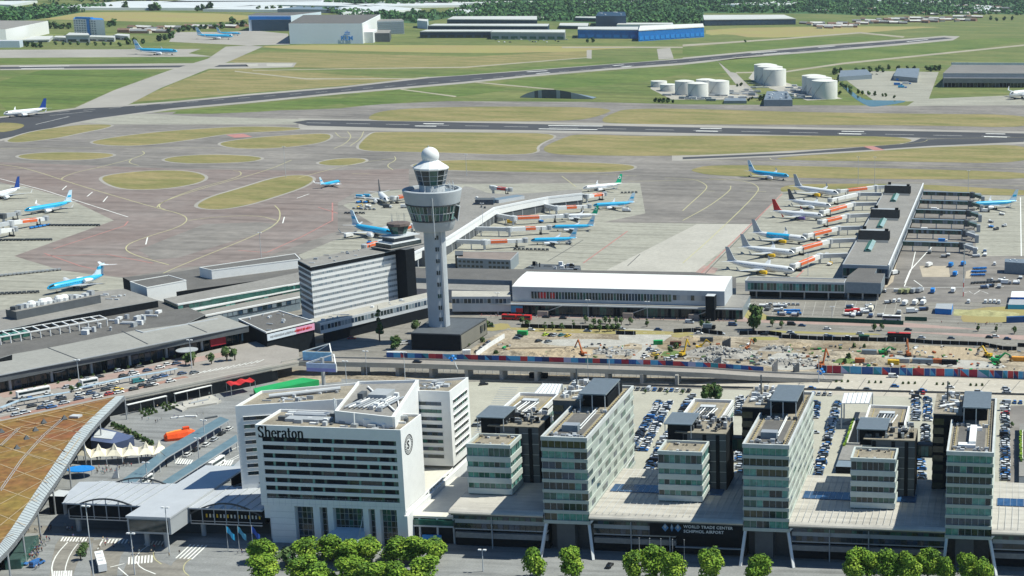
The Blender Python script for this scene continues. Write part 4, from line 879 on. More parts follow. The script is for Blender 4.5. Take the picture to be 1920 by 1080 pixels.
# ---------------------------------------------------------------- terminals on the left
TGL = (G1, G1, G5, BLK, G1)
t1, P = block('departure_hall', 'long grey flat-roofed departure hall with dark glazed front at left', 'terminal', [(-60, 716), (259, 651), (466, 611), (412, 590.5), (349, 607), (255, 619), (93, 651.7), (23, 664), (23, 675), (-60, 688)], 16, DZ+5.8, DGR, mat('hall_roof_grey', (.30, .295, .275), .9, .06, .05, fine=.2), 0, GRYC)
mb = MB(); cen = Vector((sum(p[0] for p in P)/len(P), sum(p[1] for p in P)/len(P)))
a, b = W(-60, 716, 16), W(466, 611, 16); d = (b-a).normalized(); n = Vector((d.y, -d.x, 0)); a2 = a-n*7; b2 = b-n*7
mb.obox(a2, b2, 2, 0, 15, BLK); b3 = W(412, 590.5, 16); mb.obox(b-n*5-d*2, b3-d*2, 1, 0, 15, BLK); part(mb, 'wall', t1)
mb = MB(); band(mb, a2+n*1.05, b2+n*1.05, DZ, DZ+4, 3, TGL, 0, DGR, .3); band(mb, a2+n*1.05, b2+n*1.05, DZ+4.2, 15, 3, (G1, BLK, G5, G2), 0, DGR, .3); part(mb, 'glazed_front', t1)
mb = MB()
for i in range(1, 7): c = a+(b-a)*(i/7.3)-n*4.5; mb.obox(c, c+d*1.0, 1.2, DZ, 15, GRYC)
part(mb, 'column', t1)
mb = MB()
for fx, fy, gx, gy in ((147, 676, 90, 652), (277, 647, 228, 620.5), (388, 625, 352, 607.5)):
    p, q = W(fx, fy-2, 16.06), W(gx, gy, 16.06); mb.obox(p, q, .5, 16.0, 16.12, DKM)
p, q = W(-60, 716, 16), W(466, 611, 16); mb.obox(p, q, .5, 15.9, 16.3, GRYC)
q0 = [W(255, 620, 16), W(268, 624, 16), W(408, 598, 16)]; 
for i in (0, 1): mb.obox(q0[i], q0[i+1], .5, 16, 16.5, LGR)
part(mb, 'roof_seam', t1)
mb = MB(); c = W(408, 640, 11); mb.obox(c-d*3-n*1.5, c+d*5-n*1.5, .5, 8.5, 12.5, mat('shaded_red_banner', (.30, .015, .03), .7)); part(mb, 'red_banner', t1)  # banner red darkened to carry the shade under the roof
for (x, y) in ((95, 700), (345, 662)):
    mb = MB(); c = W(x, y, DZ+2)+n*3; mb.lathe([(.1, DZ+3.6), (5, DZ+3.9), (5, DZ+4.3), (.1, DZ+4.6)], GRYC, 20, (c.x, c.y, 0)); part(mb, 'round_canopy', t1)
t2, P2 = block('terminal_roof_block', 'large dark-roofed terminal block behind the departure hall', 'terminal', [(-60, 596), (0, 582), (114, 555), (231, 541), (296, 563), (181, 583), (92, 600), (0, 620), (-60, 632)], 14, 0, BLK, ROOFM, 0, GRYC)
t3, P3 = block('lower_terminal_roof', 'lower cluttered terminal roof under the white frame', 'terminal', [(-60, 632), (0, 620), (92, 600), (181, 583), (296, 563), (350, 575), (385, 590), (349, 607), (255, 619), (93, 652), (23, 664), (-60, 690)], 10, 0, BLK, ROOFD, 0, GRYC)
clutter(t3, [tuple(W(x, y, 10)[:2]) for x, y in ((150, 610), (290, 580), (345, 590), (255, 615), (120, 640))], 10, 26, 31, hmax=3, s=1.3)
clutter(t2, [tuple(W(x, y, 14)[:2]) for x, y in ((120, 562), (225, 548), (270, 560), (190, 575))], 14, 9, 33, (WHT, LGR), 1.2, .8)
mb = MB(); a, b = W(22, 598, 14), W(180, 566, 14); mb.obox(a, b, 9, 14, 18.5, DGR, ROOFM); part(mb, 'plant_room', t2)
mb = MB(); d = (b-a).normalized(); rr = random.Random(5)
for i in range(15):
    c = a+d*(2+i*(b-a).length/15.5)
    if i in (3, 5, 6, 8, 9): mb.lathe([(2, 18.5), (2.2, 20), (1.5, 21.4), (.2, 21.8)], WHT, 10, (c.x, c.y, 0))
    else: mb.box(c.x-1.4, c.x+1.4, c.y-1.4, c.y+1.4, 18.5, 18.7+rr.uniform(.6, 2.4), rr.choice((MET, LGR, DGR, GRYC)))
part(mb, 'cooling_unit', t2)
fr = empty('roof_frame', W(100, 625, 10), 0, 'open white steel frame standing on the lower terminal roof', 'steel frame'); mb = MB()
fa, fb, ga, gb = W(0, 632, 14), W(200, 597.5, 14), W(-16, 624, 14), W(186, 591.5, 14)
for i in range(12):
    t = i/11; p = fa.lerp(fb, t); q = ga.lerp(gb, t); mb.bar(p, q, .5, WHT); mb.bar((p.x, p.y, 10), p, .4, WHT)
mb.bar(fa, fb, .7, WHT, .5); mb.bar(ga, gb, .4, WHT); part(mb, 'frame', fr)
gl = MB(); p, q = W(-60, 648, 10.2), W(52, 628, 10.2); gl.obox(p, q, 5, 10, 12.6, G2, G3); part(gl, 'glass_lobby', t3)
w1, _ = block('white_roof_box', 'white box on the terminal roof with dark top, nearest the parked tail-engined airliner', 'building', [(243.7, 528.5), (316, 516.5), (349, 526), (275, 539.6)], 16, 0, WHT, ROOFD, .3)
w2, _ = block('white_roof_hall', 'long white hall with dark roof reaching to the striped office slab', 'building', [(396.5, 507), (374, 502), (553, 476), (563, 486)], 16, 0, WHT, ROOFD, .3)
mb = MB(); a, b = W(480, 503, 11), W(500, 500, 11); mb.obox(a, b, .6, 12, 15, DGR); part(mb, 'dark_opening', w2)
block('terminal_deck', 'dark roof deck between the two white roof boxes', 'terminal', [(295, 552), (230, 520), (330, 510), (372, 503), (560, 482), (600, 500), (562, 515)], 10.5, 0, BLK, ROOFD, 0)
for k, (pts, z, lab) in enumerate((([(306.7, 560), (332.6, 571), (500, 543), (562, 531), (562, 510), (500, 523)], 12.5, 'upper grey terminal terrace with green glass front'),
                      ([(334, 574), (347, 584), (500, 553.5), (562, 541), (562, 534), (500, 546)], 9.2, 'middle terminal terrace with white edge'),
                      ([(340, 588), (358.5, 597), (500, 569), (562, 557), (562, 545), (500, 557)], 7.6, 'lowest terminal terrace above the dark-roofed block'))):
    r, P = block('terminal_terrace', lab, 'terminal', pts, z, 0, (G2, G2, SOLAR)[k], (ROOFM, GRYC, ROOFM)[k], 0, WHT, 'stepped terminal terraces')
    p, q = W(*pts[1], z), W(*pts[3], z); d, n = outn(p, q); mb = MB(); mb.obox(p, q, 1.1, z-.5, z+.35, WHT); part(mb, 'white_edge', r)
    mb = MB(); band(mb, p, q, z-3, z-.6, 3, (G2, G1, G2, G3) if k < 2 else (G1, G5, SOLAR), .3, DGR, .2); part(mb, 'window_band', r)
db, P = block('banner_building', 'dark-roofed square building with pink and white banner strip', 'building', [(447, 599), (523, 583), (588, 603), (499, 624)], 14.5, 0, BLK, ROOFD, .5)
clutter(db, P, 14.5, 12, 8, hmax=1.2, s=.6)
mb = MB(); a, b = W(499.5, 624, 14.5), W(588, 603, 14.5); d, n = outn(a, b); m_ = a.lerp(b, .6)
PNK = mat('pink_banner', (.75, .35, .50), .6, .05); PWB = mat('pale_banner', (.66, .72, .78), .6, .06)
for p, q, m in ((a, m_, PWB), (m_, b, PNK)): mb.obox(p+n*.35, q+n*.35, .3, 10.2, 13.6, m)
part(mb, 'banner', db); mb = MB(); rr = random.Random(6)
for i in range(26): p = a.lerp(b, .06+i*.034)+n*.55; mb.obox(p, p+d*rr.uniform(.5, 1.0), .1, 11.3+rr.uniform(0, .3), 12.2+rr.uniform(0, .5), GRYC if i < 15 else REDP)
part(mb, 'banner_lettering', db)
# striped office slab with old control tower
s, P = block('office_slab', 'white and dark striped office slab beside the old control tower', 'office building', [(582, 500), (741, 469), (726, 458), (559, 488)], 36, 0, WHT, ROOFM, 0, LGR)
pf = [Vector(p) for p in P]; a, b = W(582, 500, 36), W(741, 469, 36); c = W(559, 488, 36); d, n = outn(a, b); d2, n2 = outn(c, a)
mb = MB(); mb.obox(a+n*.0, b, .5, 33.6, 35.6, BLK); mb.obox(c, a, .5, 33.6, 35.6, BLK); part(mb, 'recessed_top_floor', s)
for i in range(8):
    z = 8.2+i*3.2; mb = MB(); band(mb, a, b, z+.1, z+1.35, 1.4, (mat('venetian_grey', (.30, .32, .33), .6, .1, 1), mat('venetian_grey', (0, 0, 0)), mat('venetian_grey', (0, 0, 0)), GRYC, SOLAR) if i < 5 else (SOLAR, MET, GRYC), .1, LGR, .12); part(mb, 'window_band', s)
    mb = MB(); band(mb, c, a, z, z+1.9, 1.8, (G1, G5), .1, GRYC, .12); part(mb, 'end_window_band', s)
clutter(s, P, 36, 14, 12, hmax=1.0, s=.6)
mb = MB(); e = W(741, 469, 36); mb.obox(e+d*.5-n*1, e+d*7-n*1, 18, 0, 37, BLK, DGR); mb.obox(e+d*7.1-n*4, e+d*12-n*4, 9, 0, 24, SOLAR, ROOFM); part(mb, 'dark_stair_tower', s)
ob = e+d*7.5-n*5; ot = empty('old_control_tower', (ob.x, ob.y, 36), 0, 'old low control tower with dark cab on top of the striped office slab', 'control tower')
mb = MB(); mb.T = Matrix.Rotation(atan2(d.y, d.x), 4, 'Z')
mb.box(-14, 12, -9, 8, 1.0, 1.6, DGR, ROOFM); mb.box(-12, 10, -7, 6, 1.6, 4, G1, LGR); mb.box(-10, 9, -6.5, 5.5, 4, 4.6, CLD, LGR); mb.box(-8, 7, -5, 5, 4.6, 7, DGR, LGR); mb.box(-9, 9.5, -6.5, 6, 7, 7.5, CLD, LGR); mb.build('platform', ot)
mb = MB(); n_ = 10
for j in range(n_):
    a1, a2 = 2*pi*j/n_, 2*pi*(j+1)/n_; mb.face([(4.3*cos(a1), 4.3*sin(a1), 8.4), (4.3*cos(a2), 4.3*sin(a2), 8.4), (6.2*cos(a2), 6.2*sin(a2), 13), (6.2*cos(a1), 6.2*sin(a1), 13)], (G1, G2)[j % 2])
mb.lathe([(4.2, 7.5), (4.4, 8.4)], LGR, 10); mb.build('cab_glazing', ot)
mb = MB(); mb.lathe([(6.4, 13), (6.7, 13.3), (6.4, 14.6), (4, 15)], mat('brown_roof_rim', (.14, .11, .10), .7), 12); mb.build('cab_roof', ot)
mb = MB()
for i in range(6): a1 = i*pi/3; mb.tube((4*cos(a1), 4*sin(a1), 14.6), (4*cos(a1), 4*sin(a1), 20), .1, MET, n=4)
mb.build('aerial', ot)
# long white link building in front of the slab and around the tower
for k, (pts, z, z0, lab) in enumerate((([(574, 600), (600, 606), (810, 556), (808, 547)], 12, 6, 'white elevated walkway building in front of the striped slab'),
        ([(847, 545), (957, 546), (957, 556), (847, 556)], 11, 2, 'white-roofed connector just right of the control tower'))):
    r, P = block('walkway_building', lab, 'walkway', pts, z, z0, LGR, CONL, 0, WHT, 'white walkway buildings')
    p, q = (W(600, 606, z), W(810, 556, z)) if k == 0 else (W(847, 556, z), W(957, 556, z)); mb = MB(); band(mb, p, q, z-4, z-1.4, 2.2, (G5, G1, SOLAR), .1, LGR, .25); part(mb, 'window_band', r)
    if k == 0:
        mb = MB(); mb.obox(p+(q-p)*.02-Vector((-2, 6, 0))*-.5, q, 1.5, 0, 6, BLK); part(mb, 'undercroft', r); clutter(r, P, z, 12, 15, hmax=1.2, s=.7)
block('terminal_connector', 'dark-roofed connector behind the control tower', 'terminal', [(745, 510), (745, 501), (1300, 510), (1380, 520), (1380, 540), (960, 540), (960, 526), (745, 520)], 9, 0, SOLAR, ROOFD, 0, LGR)
block('terminal_connector', 'grey wall and low roofs between tower and white hall', 'terminal', [(760, 530), (955, 535), (955, 546), (745, 540)], 8, 0, GRYC, ROOFM, 0, LGR)
r, P = block('apron_office', 'grey two-storey office with brown roof behind the control tower', 'office building', [(857, 484), (860, 472), (972, 473), (957, 488)], 8, 0, SOLAR, mat('brown_roof', (.24, .20, .18), .9), .2, GRYC)
for z in (5.2, 2.2):
    mb = MB(); p, q = W(857, 484, 8), W(957, 488, 8)
    for i in range(12):
        if i not in (6,): d, n = outn(p, q); c = p+(q-p)*((i+.3)/12.4); band(mb, c, c+d*1.9, z, z+1.5, 2, (G1,), .08)
    part(mb, 'window_band', r)
r, P = block('low_plant_building', 'low black building with fans on its roof behind the white hall', 'building', [(980, 505), (1000, 494), (1088, 498), (1090, 508)], 4.5, 0, BLK, DGR, 0); clutter(r, P, 4.5, 22, 77, (BLK, DGR, WHT, LGR), 3, .8)
# white hall
wh = empty('white_hall', (-229, 858, 0), radians(0), 'long departure hall with vaulted bright white roof', 'terminal')
mb = MB(); a, b = Vector((-291.6, 841.4)), Vector((-167.4, 846.6)); dd = (b-a).normalized(); nn = Vector((-dd.y, dd.x)); prof = [(0, 15.6), (0, 16), (6, 16.9), (14, 17.7), (22, 18.1), (31, 18.2)]
for (s0, z0), (s1, z1) in zip(prof, prof[1:]):
    p, q, r_, t_ = a+nn*s0, b+nn*s0, b+nn*s1, a+nn*s1; mb.face([(p.x, p.y, z0), (q.x, q.y, z0), (r_.x, r_.y, z1), (t_.x, t_.y, z1)], ROOFW)
part(mb, 'roof', wh)
mb = MB(); c, e = a+nn*31, b+nn*31
mb.face([(a.x, a.y, 7), (b.x, b.y, 7), (b.x, b.y, 15.6), (a.x, a.y, 15.6)], LGR); mb.face([(c.x, c.y, 18.2), (c.x, c.y, 7), (e.x, e.y, 7), (e.x, e.y, 18.2)][::-1], LGR)
for base, flip in ((b, 1), (a, -1)):
    ff = [(base.x, base.y, 7)]+[((base+nn*31).x, (base+nn*31).y, 7)]+[((base+nn*s_).x, (base+nn*s_).y, z_) for s_, z_ in prof[::-1]]
    mb.face(ff if flip > 0 else ff[::-1], LGR)
part(mb, 'wall', wh)
mb = MB(); band(mb, a+dd*11, a+dd*93, 9, 13.2, 1.8, (G1, G1, G5, G2), .1, LGR, .35); part(mb, 'window_band', wh)
mb = MB(); band(mb, a+dd*11, a+dd*27, 9.4, 12.8, 2.4, (REDP, G1), .2); part(mb, 'red_sunscreen', wh)
mb = MB(); band(mb, a+dd*94, a+dd*113, 10, 13, 2, (MET, G1, GRYC), .1); part(mb, 'grey_window_band', wh)
mb = MB(); pd = [tuple(a+dd*-4-nn*3), tuple(b+dd*11-nn*3), tuple(b+dd*11+nn*30), tuple(a-dd*4+nn*30)]; mb.prism(pd, 0, 7, SOLAR, ROOFM); part(mb, 'podium', wh)
mb = MB(); p, q = a-dd*18-nn*3.1, b+dd*11-nn*3.1; band(mb, p, q, .2, 6, 2, (G1, BLK, G2, G1), .1, DGR, .2); mb.obox(a-dd*20-nn*4.5, b+dd*11-nn*4.5, 3, 6.2, 6.7, MET); part(mb, 'shopfront', wh)
mb = MB()
for f_ in (.22, .62, .93):
    c = a+dd*(124*f_)-nn*6; mb.bar((c.x-5, c.y, 3.2), (c.x+3, c.y, 6.5), 1.6, MET, .3); mb.box(c.x-11, c.x-5, c.y-1.5, c.y+1.5, 0, 3.2, mat('tan_stone', (.45, .36, .30), .8))
part(mb, 'porch', wh)
mb = MB(); c = b-dd*7-nn*6; mb.box(c.x-2.6, c.x+2.6, c.y-3, c.y+3, 0, 15, BLK, LGR); part(mb, 'stair_tower', wh)
mb = MB(); c = a-dd*2-nn*4.2; mb.obox(c+dd*2, c+dd*9, .3, 1.5, 5.5, mat('picture_blue', (.1, .35, .6), .5)); mb.obox(c+dd*5, c+dd*9, .4, 1.5, 4.0, REDP); part(mb, 'picture_panel', wh)
# ---------------------------------------------------------------- pier on the right (aligned with the offices)
pc = empty('pier', (-94, 1120, 0), 0, 'long straight grey pier at right with three black sloping roof screens', 'pier')
mb = MB(); mb.box(-109.5, -79.2, 945, 1295, 5, 12.6, GRYC); mb.box(-109.5, -79.2, 945, 1295, 12.6, 13, GRYC, ROOFM); part(mb, 'wall', pc)
mb = MB(); mb.box(-79.9, -79.1, 945, 1295, 12.9, 14, CLD); mb.box(-109.6, -109, 945, 1295, 12.9, 13.4, GRYC); mb.box(-109, -80, 944.8, 945.4, 12.9, 13.5, LGR); part(mb, 'parapet', pc)
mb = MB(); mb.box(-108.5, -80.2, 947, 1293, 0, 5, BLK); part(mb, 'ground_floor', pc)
mb = MB(); band(mb, (-109.5, 1295), (-109.5, 945), 7, 10.5, 4, (G1, G5), .1, LGR, .3); part(mb, 'left_window_band', pc); mb = MB(); band(mb, (-79.2, 945), (-79.2, 1295), 7, 10.5, 4, (SOLAR, G5, GRYC), .1, LGR, .3); part(mb, 'right_window_band', pc)
mb = MB(); band(mb, (-109, 945), (-80, 945), 6, 11, 2, (G1, G2, G5), .1, DGR, .2); part(mb, 'end_glazing', pc)
for y in (1238, 1120, 1032):
    yy = 1 if y > 1200 else 0
    mb = MB(); h = 6.2; mb.prism([(-108.2, y), (-86.8, y), (-86.8, y+9), (-108.2, y+9)], 13, 13+h, BLK, ROOFM); part(mb, 'roof_box', pc)
    mb = MB(); mb.face([(-108.4, y-5.5, 14.4), (-86.6, y-5.5, 14.4), (-86.6, y-.1, 19.8), (-108.4, y-.1, 19.8)], BLK); mb.face([(-108.4, y-9, 13.1), (-86.6, y-9, 13.1), (-86.6, y-6, 14.3), (-108.4, y-6, 14.3)], DGR); part(mb, 'black_screen', pc)
    mb = MB(); mb.box(-107, -88, y+2, y+8, 19.2, 19.5, GRYC); mb.box(-90, -87.5, y+1, y+3, 19.2, 21, BLK); mb.box(-106, -103.6, y+6, y+8, 19.2, 21.5, BLK); part(mb, 'roof_plant', pc)
    mb = MB(); mb.prism([(-99.5, y-42), (-95.5, y-42), (-95.5, y-9), (-99.5, y-9)], 13, 14.2, G3); mb.face([(-100, y-42, 14.2), (-97.5, y-42, 15.2), (-97.5, y-9, 15.2), (-100, y-9, 14.2)], G3); mb.face([(-97.5, y-42, 15.2), (-95, y-42, 14.2), (-95, y-9, 14.2), (-97.5, y-9, 15.2)], mat('pale_skylight', (.30, .42, .42), .3)); part(mb, 'skylight', pc)
r, P = block('corner_building', 'grey corner block at the near end of the right pier', 'building', [(-103, 902), (-80.5, 902), (-80.5, 930), (-87, 930), (-87, 945), (-99, 945), (-103, 920)], 11.5, 4.5, SOLAR, ROOFD, 0, LGR, world=True)
mb = MB(); 
for x, y in ((-101, 904), (-92, 904), (-82.5, 904), (-82.5, 926)): mb.box(x-.5, x+.5, y-.5, y+.5, 0, 4.5, CONC)
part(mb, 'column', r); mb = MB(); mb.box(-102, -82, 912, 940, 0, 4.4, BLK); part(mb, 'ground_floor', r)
r, P = block('glazed_connector', 'elevated glazed corridor joining the white hall to the right pier', 'walkway', [(-164.5, 897.3), (-103.1, 900.5), (-103.1, 912), (-164.5, 909)], 11, 4.6, LGR, ROOFM, .4, LGR, world=True)
mb = MB(); band(mb, (-163, 897.4), (-103.3, 900.5), 5.6, 10, 2, (G2, G3, G1, G2), .1, LGR, .15); part(mb, 'window_band', r)
mb = MB()
for x in (-158, -143, -128, -113): mb.box(x-.4, x+.4, 900, 901, 0, 4.6, CONC)
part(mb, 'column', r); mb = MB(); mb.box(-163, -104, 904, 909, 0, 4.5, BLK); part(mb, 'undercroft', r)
r, P = block('apron_hut', 'blue-grey flat service building at the right edge beyond the vehicles', 'building', [(1884, 511-20), (1884, 485), (1960, 487), (1960, 513-17)], 8, 0, SOLAR, mat('blue_roof', (.16, .20, .25), .8), 0); clutter(r, P, 8, 7, 5, (WHT, LGR), 1.2, .6)
# central pier
cp = [(767, 468), (778, 441), (810, 395), (850, 362), (872, 349), (885, 351), (915, 362), (950, 364), (1000, 362), (1068, 356), (1091, 356), (1091, 364), (1027, 371), (985, 379), (927, 391), (840, 447), (800, 470)]
r, P = block('pier', 'kinked pier behind the control tower with white fascia along its right side', 'pier', cp, 11, 0, DGR, ROOFM, 0, GRYC)
edge = [(1091, 364), (1027, 371), (985, 379), (927, 391), (840, 447), (770, 478)]
mb = MB(); m2 = MB()
for p, q in zip(edge, edge[1:]):
    p, q = W(*p, 11), W(*q, 11); d, n = outn(q, p)
    mb.obox(p, q, 1.6, 10.4, 12, CLD); m2.obox(p+n*.4, q+n*.4, .6, 6.2, 10.2, WHT)
    for i in range(int((q-p).length/11)):
        c = p+(q-p).normalized()*(4+i*11); m2.box(c.x-.3, c.x+.3, c.y-.3, c.y+.3, 0, 6.2, LGR)
part(mb, 'white_fascia', r); part(m2, 'white_wall', r)
mb = MB(); p, q = W(1083, 366, 9), W(1058, 368.5, 9); band(mb, q, p, 7, 10, 3, (G1, G5, G3), 1.6); part(mb, 'window_band', r)
mb = MB(); p, q = W(893, 382, 11), W(927, 382, 11); mb.obox(p, q, 10, 11, 15, G5, DGR); p, q = W(928, 380, 11), W(976, 372, 11); mb.obox(p, q, 9, 11, 13.6, LGR, SOLAR); part(mb, 'roof_box', r)
clutter(r, [tuple(W(x, y, 11)[:2]) for x, y in ((860, 370), (1050, 360), (1000, 370), (900, 395), (830, 430))], 11, 10, 91, (DGR, WHT), 2, .7)
p_, _ = block('pier_gatehouse', 'dark stair block beside the brown-roofed office', 'building', [(853, 470), (868, 470), (868, 478), (853, 478)], 9, 0, G1, DGR, 0)
# far right maintenance hangar
r, P = block('maintenance_hangar', 'wide grey hangar with flat roof beyond the runway at right', 'hangar', [(-118, 2380), (14, 2418), (20, 2600), (-112, 2560)], 22, 0, GRYC, mat('hangar_roof', (.20, .19, .18), .8, .1, .02), 0, LGR, world=True)
mb = MB(); a, b = Vector((-118, 2380)), Vector((14, 2418)); d, n = outn(a, b); mb.obox(a+n*5, b+n*5, 10, 7.5, 15, mat('hangar_canopy', (.22, .22, .23), .7), mat('hangar_canopy', (0, 0, 0))); part(mb, 'front_canopy', r)
mb = MB(); band(mb, a+d*2, b-d*2, 0, 7.5, 6, (BLK, DGR, G1), .2, LGR, .4); part(mb, 'hangar_door', r)
mb = MB(); mb.obox(a+Vector((5, 178)), b+Vector((5, 180)), 2, 22, 26, mat('pale_green', (.45, .55, .50), .7)); part(mb, 'green_fascia', r)

for k, pts in enumerate((((0, 765), (35, 751), (131, 735)), ((150, 727), (236, 708), (300, 698), (332, 691)))):
    P = [W(x, y, DZ+2.6) for x, y in pts]; r = empty('covered_walkway', (P[0].x, P[0].y, DZ), 0, ('left', 'right')[k]+' stretch of pale blue covered walkway on the raised forecourt', 'walkway'); mb = MB()
    for p, q in zip(P, P[1:]): mb.obox(p, q, 1.8, DZ+2.5, DZ+2.75, mat('walkway_blue', (.40, .50, .58), .4, .1, .5))
    part(mb, 'roof', r)
    for p, q in zip(P, P[1:]):
        for t in (.1, .35, .6, .85): c = p.lerp(q, t); mb = MB(); mb.box(c.x-.1, c.x+.1, c.y-.1, c.y+.1, DZ, DZ+2.5, MET); part(mb, 'post', r)
# ================================================================ airliners
KB = mat('airline_blue', (0.03, 0.42, 0.72), .35, .04, .5, spec=.5); KD = mat('airline_dark_blue', (0.01, 0.05, 0.25), .4)
AW = mat('aircraft_white', (0.80, 0.81, 0.82), .35, .02, .5, spec=.5); AG = mat('aircraft_grey', (0.42, 0.45, 0.48), .4); TGN = mat('airline_green', (0.0, .42, .22), .4)
LB = mat('pale_blue_tail', (.55, .70, .80), .4); WG = mat('wing_grey', (.50, .52, .54), .4, .04)
TYR = mat('tyre', (.02, .02, .02), .8)
LIV = {  # top, belly, tail, engine, winglet
 'blue': (KB, AW, LB, AW, AW), 'white': (AW, AW, AG, YLP, WG), 'plain': (AW, AW, DGR, AW, WG), 'green': (AW, AW, TGN, AW, AW), 'red': (AW, AW, REDP, mat('purple_engine', (.15, .10, .30), .4), REDP),
 'belly': (KB, AW, AG, YLP, WG), 'dark': (AW, AW, KD, AW, AW)}
APROTO = {}
def airliner(kind, ttail=False, stretch=1.0):
    key = (kind, ttail, stretch)
    if key in APROTO: return APROTO[key]
    top, bel, tail, eng, wl = LIV[kind]; M = {}
    Lf = 37.6*stretch; x0 = -Lf/2; R = 1.98; zc = 3.6; mb = MB(); N = 16
    xs = [(0, .12, -.25), (.6, .9, -.2), (1.6, 1.4, -.12), (3.2, 1.82, -.03), (5.5, R, 0), (Lf*.3, R, 0), (Lf*.34, R, 0), (Lf*.62, R, 0), (Lf*.72, 1.85, .12), (Lf*.82, 1.45, .45), (Lf*.91, .95, .8), (Lf*.97, .5, 1.05), (Lf, .15, 1.2)]
    rings = [[(Lf/2-x, r*cos(2*pi*j/N), zc+dz+r*sin(2*pi*j/N)) for j in range(N)] for x, r, dz in xs]
    def fm(i, j):
        s = sin(2*pi*(j+.5)/N); x = xs[i][0]
        if i in (1, 2) and s > .3 and s < .85: return G1
        if kind == 'blue': return top if s > -.25 and i < 11 else (KD if -.45 < s < -.25 else bel)
        if kind == 'belly': return top if 5 <= i <= 7 else bel
        return top if s > -.3 else bel
    mb.loft(rings, fm); M['fuselage'] = mb.mesh('fuselage', True)
    for sgn in (1, -1):
        mb = MB()     # window row as a thin strip of panes
        for k in range(int((Lf-15)/.5)):
            x = Lf/2-5.5-k*.5; y = sgn*(R*.975+.03); mb.face([(x-.5, y, zc+.38), (x, y, zc+.38), (x, y*.985, zc+.66), (x-.5, y*.985, zc+.66)][::-sgn], G5 if k % 2 else (top if kind != 'belly' else AW))
        M['cabin_windows'+str(sgn)] = mb.mesh('cabin_windows')
    def wingm(s, xr, cr, xt, ct, y0, y1, z0, z1, th, m, wlm=None):
        b = MB(); rr = []
        for f_ in (0, .33, 1):
            x = xr+(xt-xr)*f_; c = (cr*(1-f_)+ct*f_) if f_ != .33 else cr*.58; y = s*(y0+(y1-y0)*f_); z = z0+(z1-z0)*f_; t = th*(1-f_*.65)
            rr.append([(x, y, z), (x-c*.3, y, z+t*.6), (x-c, y, z), (x-c*.4, y, z-t*.4)])
        if s < 0: rr = [r[::-1] for r in rr]
        b.loft(rr, m)
        if wlm:
            x, y, z = xt, s*y1, z1; r1 = [(x, y, z), (x-ct*.3, y, z+.1), (x-ct, y, z), (x-ct*.4, y, z-.05)]; r2 = [(p[0]-1.6, s*(y1+.5), z+2.2) for p in (r1[0],)]+[(x-ct-.6, s*(y1+.5), z+2.2)]*3
            b.loft([r1 if s > 0 else r1[::-1], r2 if s > 0 else r2[::-1]], wlm)
        return b
    o = Lf*.03
    for s in (1, -1):
        M['wing'+str(s)] = wingm(s, 4.6+o, 8.4, -4.2+o, 1.6, 1.0, 17.2 if not ttail else 14, 2.5, 3.9, .75, WG, None if ttail else wl).mesh('wing')
        zt = 8.6 if ttail else 4.7; xt = -Lf/2+(1.6 if ttail else 4.6)
        M['tailplane'+str(s)] = wingm(s, xt+(0 if ttail else 1), 3.6, xt-3.4, 1.4, .2 if ttail else .8, 6.6, zt+1.2*ttail, zt+.5+1.2*ttail, .35, WG if not ttail else AW).mesh('tailplane')
        b = MB()
        if ttail: c = (-Lf/2+11.5, s*2.9, 4.2)
        else: c = (4.2+o, s*5.8, 1.9)
        b.loft([[(c[0]+dx, c[1]+r*cos(2*pi*j/12), c[2]+r*sin(2*pi*j/12)) for j in range(12)] for dx, r in ((2.3, .9), (2.1, 1.12), (.6, 1.2), (-1.4, .9), (-2.6, .45))], eng)
        b.box(c[0]-2, c[0]+1, c[1]-(.15 if not ttail else .9), c[1]+(.15 if not ttail else .9), c[2]+(.9 if not ttail else -.15), c[2]+(1.3 if not ttail else .15), WG); M['engine'+str(s)] = b.mesh('engine', True)
    xf = -Lf/2; b = MB(); hgt_ = 8.0 if not ttail else 6.0; zb = zc+1.2
    pr = [(xf+8.2, zb+.2), (xf+5.6, zb+1.4), (xf+1.6, zb+hgt_), (xf-.7, zb+hgt_), (xf+1.0, zb+.1)]
    b.loft([[(x, s*(.28 if z < zb+3 else .1), z) for x, z in pr] for s in (1, -1)], tail if kind != 'blue' or True else tail)
    if kind == 'green': b.loft([[(xf+2.2+1.4*cos(2*pi*j/12), s*.32, zb+5.2+1.4*sin(2*pi*j/12)) for j in range(12)] for s in (1, -1)], AW); b.loft([[(xf+2.2+.8*cos(2*pi*j/12), s*.36, zb+5.2+.8*sin(2*pi*j/12)) for j in range(12)] for s in (1, -1)], TGN)
    if kind == 'blue': b.loft([[(x, s*.3, z) for x, z in ((xf+3.9, zb+3.2), (xf+3.2, zb+4.6), (xf+.6, zb+4.6), (xf+.9, zb+3.2))] for s in (1, -1)], KB)
    M['fin'] = b.mesh('fin')
    b = MB()
    for gx, gy in ((Lf/2-5, 0), (-1.5+o, 2.8), (-1.5+o, -2.8)):
        b.tube((gx, gy, .5), (gx, gy, 2.4), .14, MET, n=6)
        for s in (-.35, .35): b.loft([[(gx+.5*cos(2*pi*j/10), gy+s+t, .5+.5*sin(2*pi*j/10)) for j in range(10)] for t in (-.15, .15)], TYR)
    M['landing_gear'] = b.mesh('landing_gear'); APROTO[key] = (M, Lf); return APROTO[key]
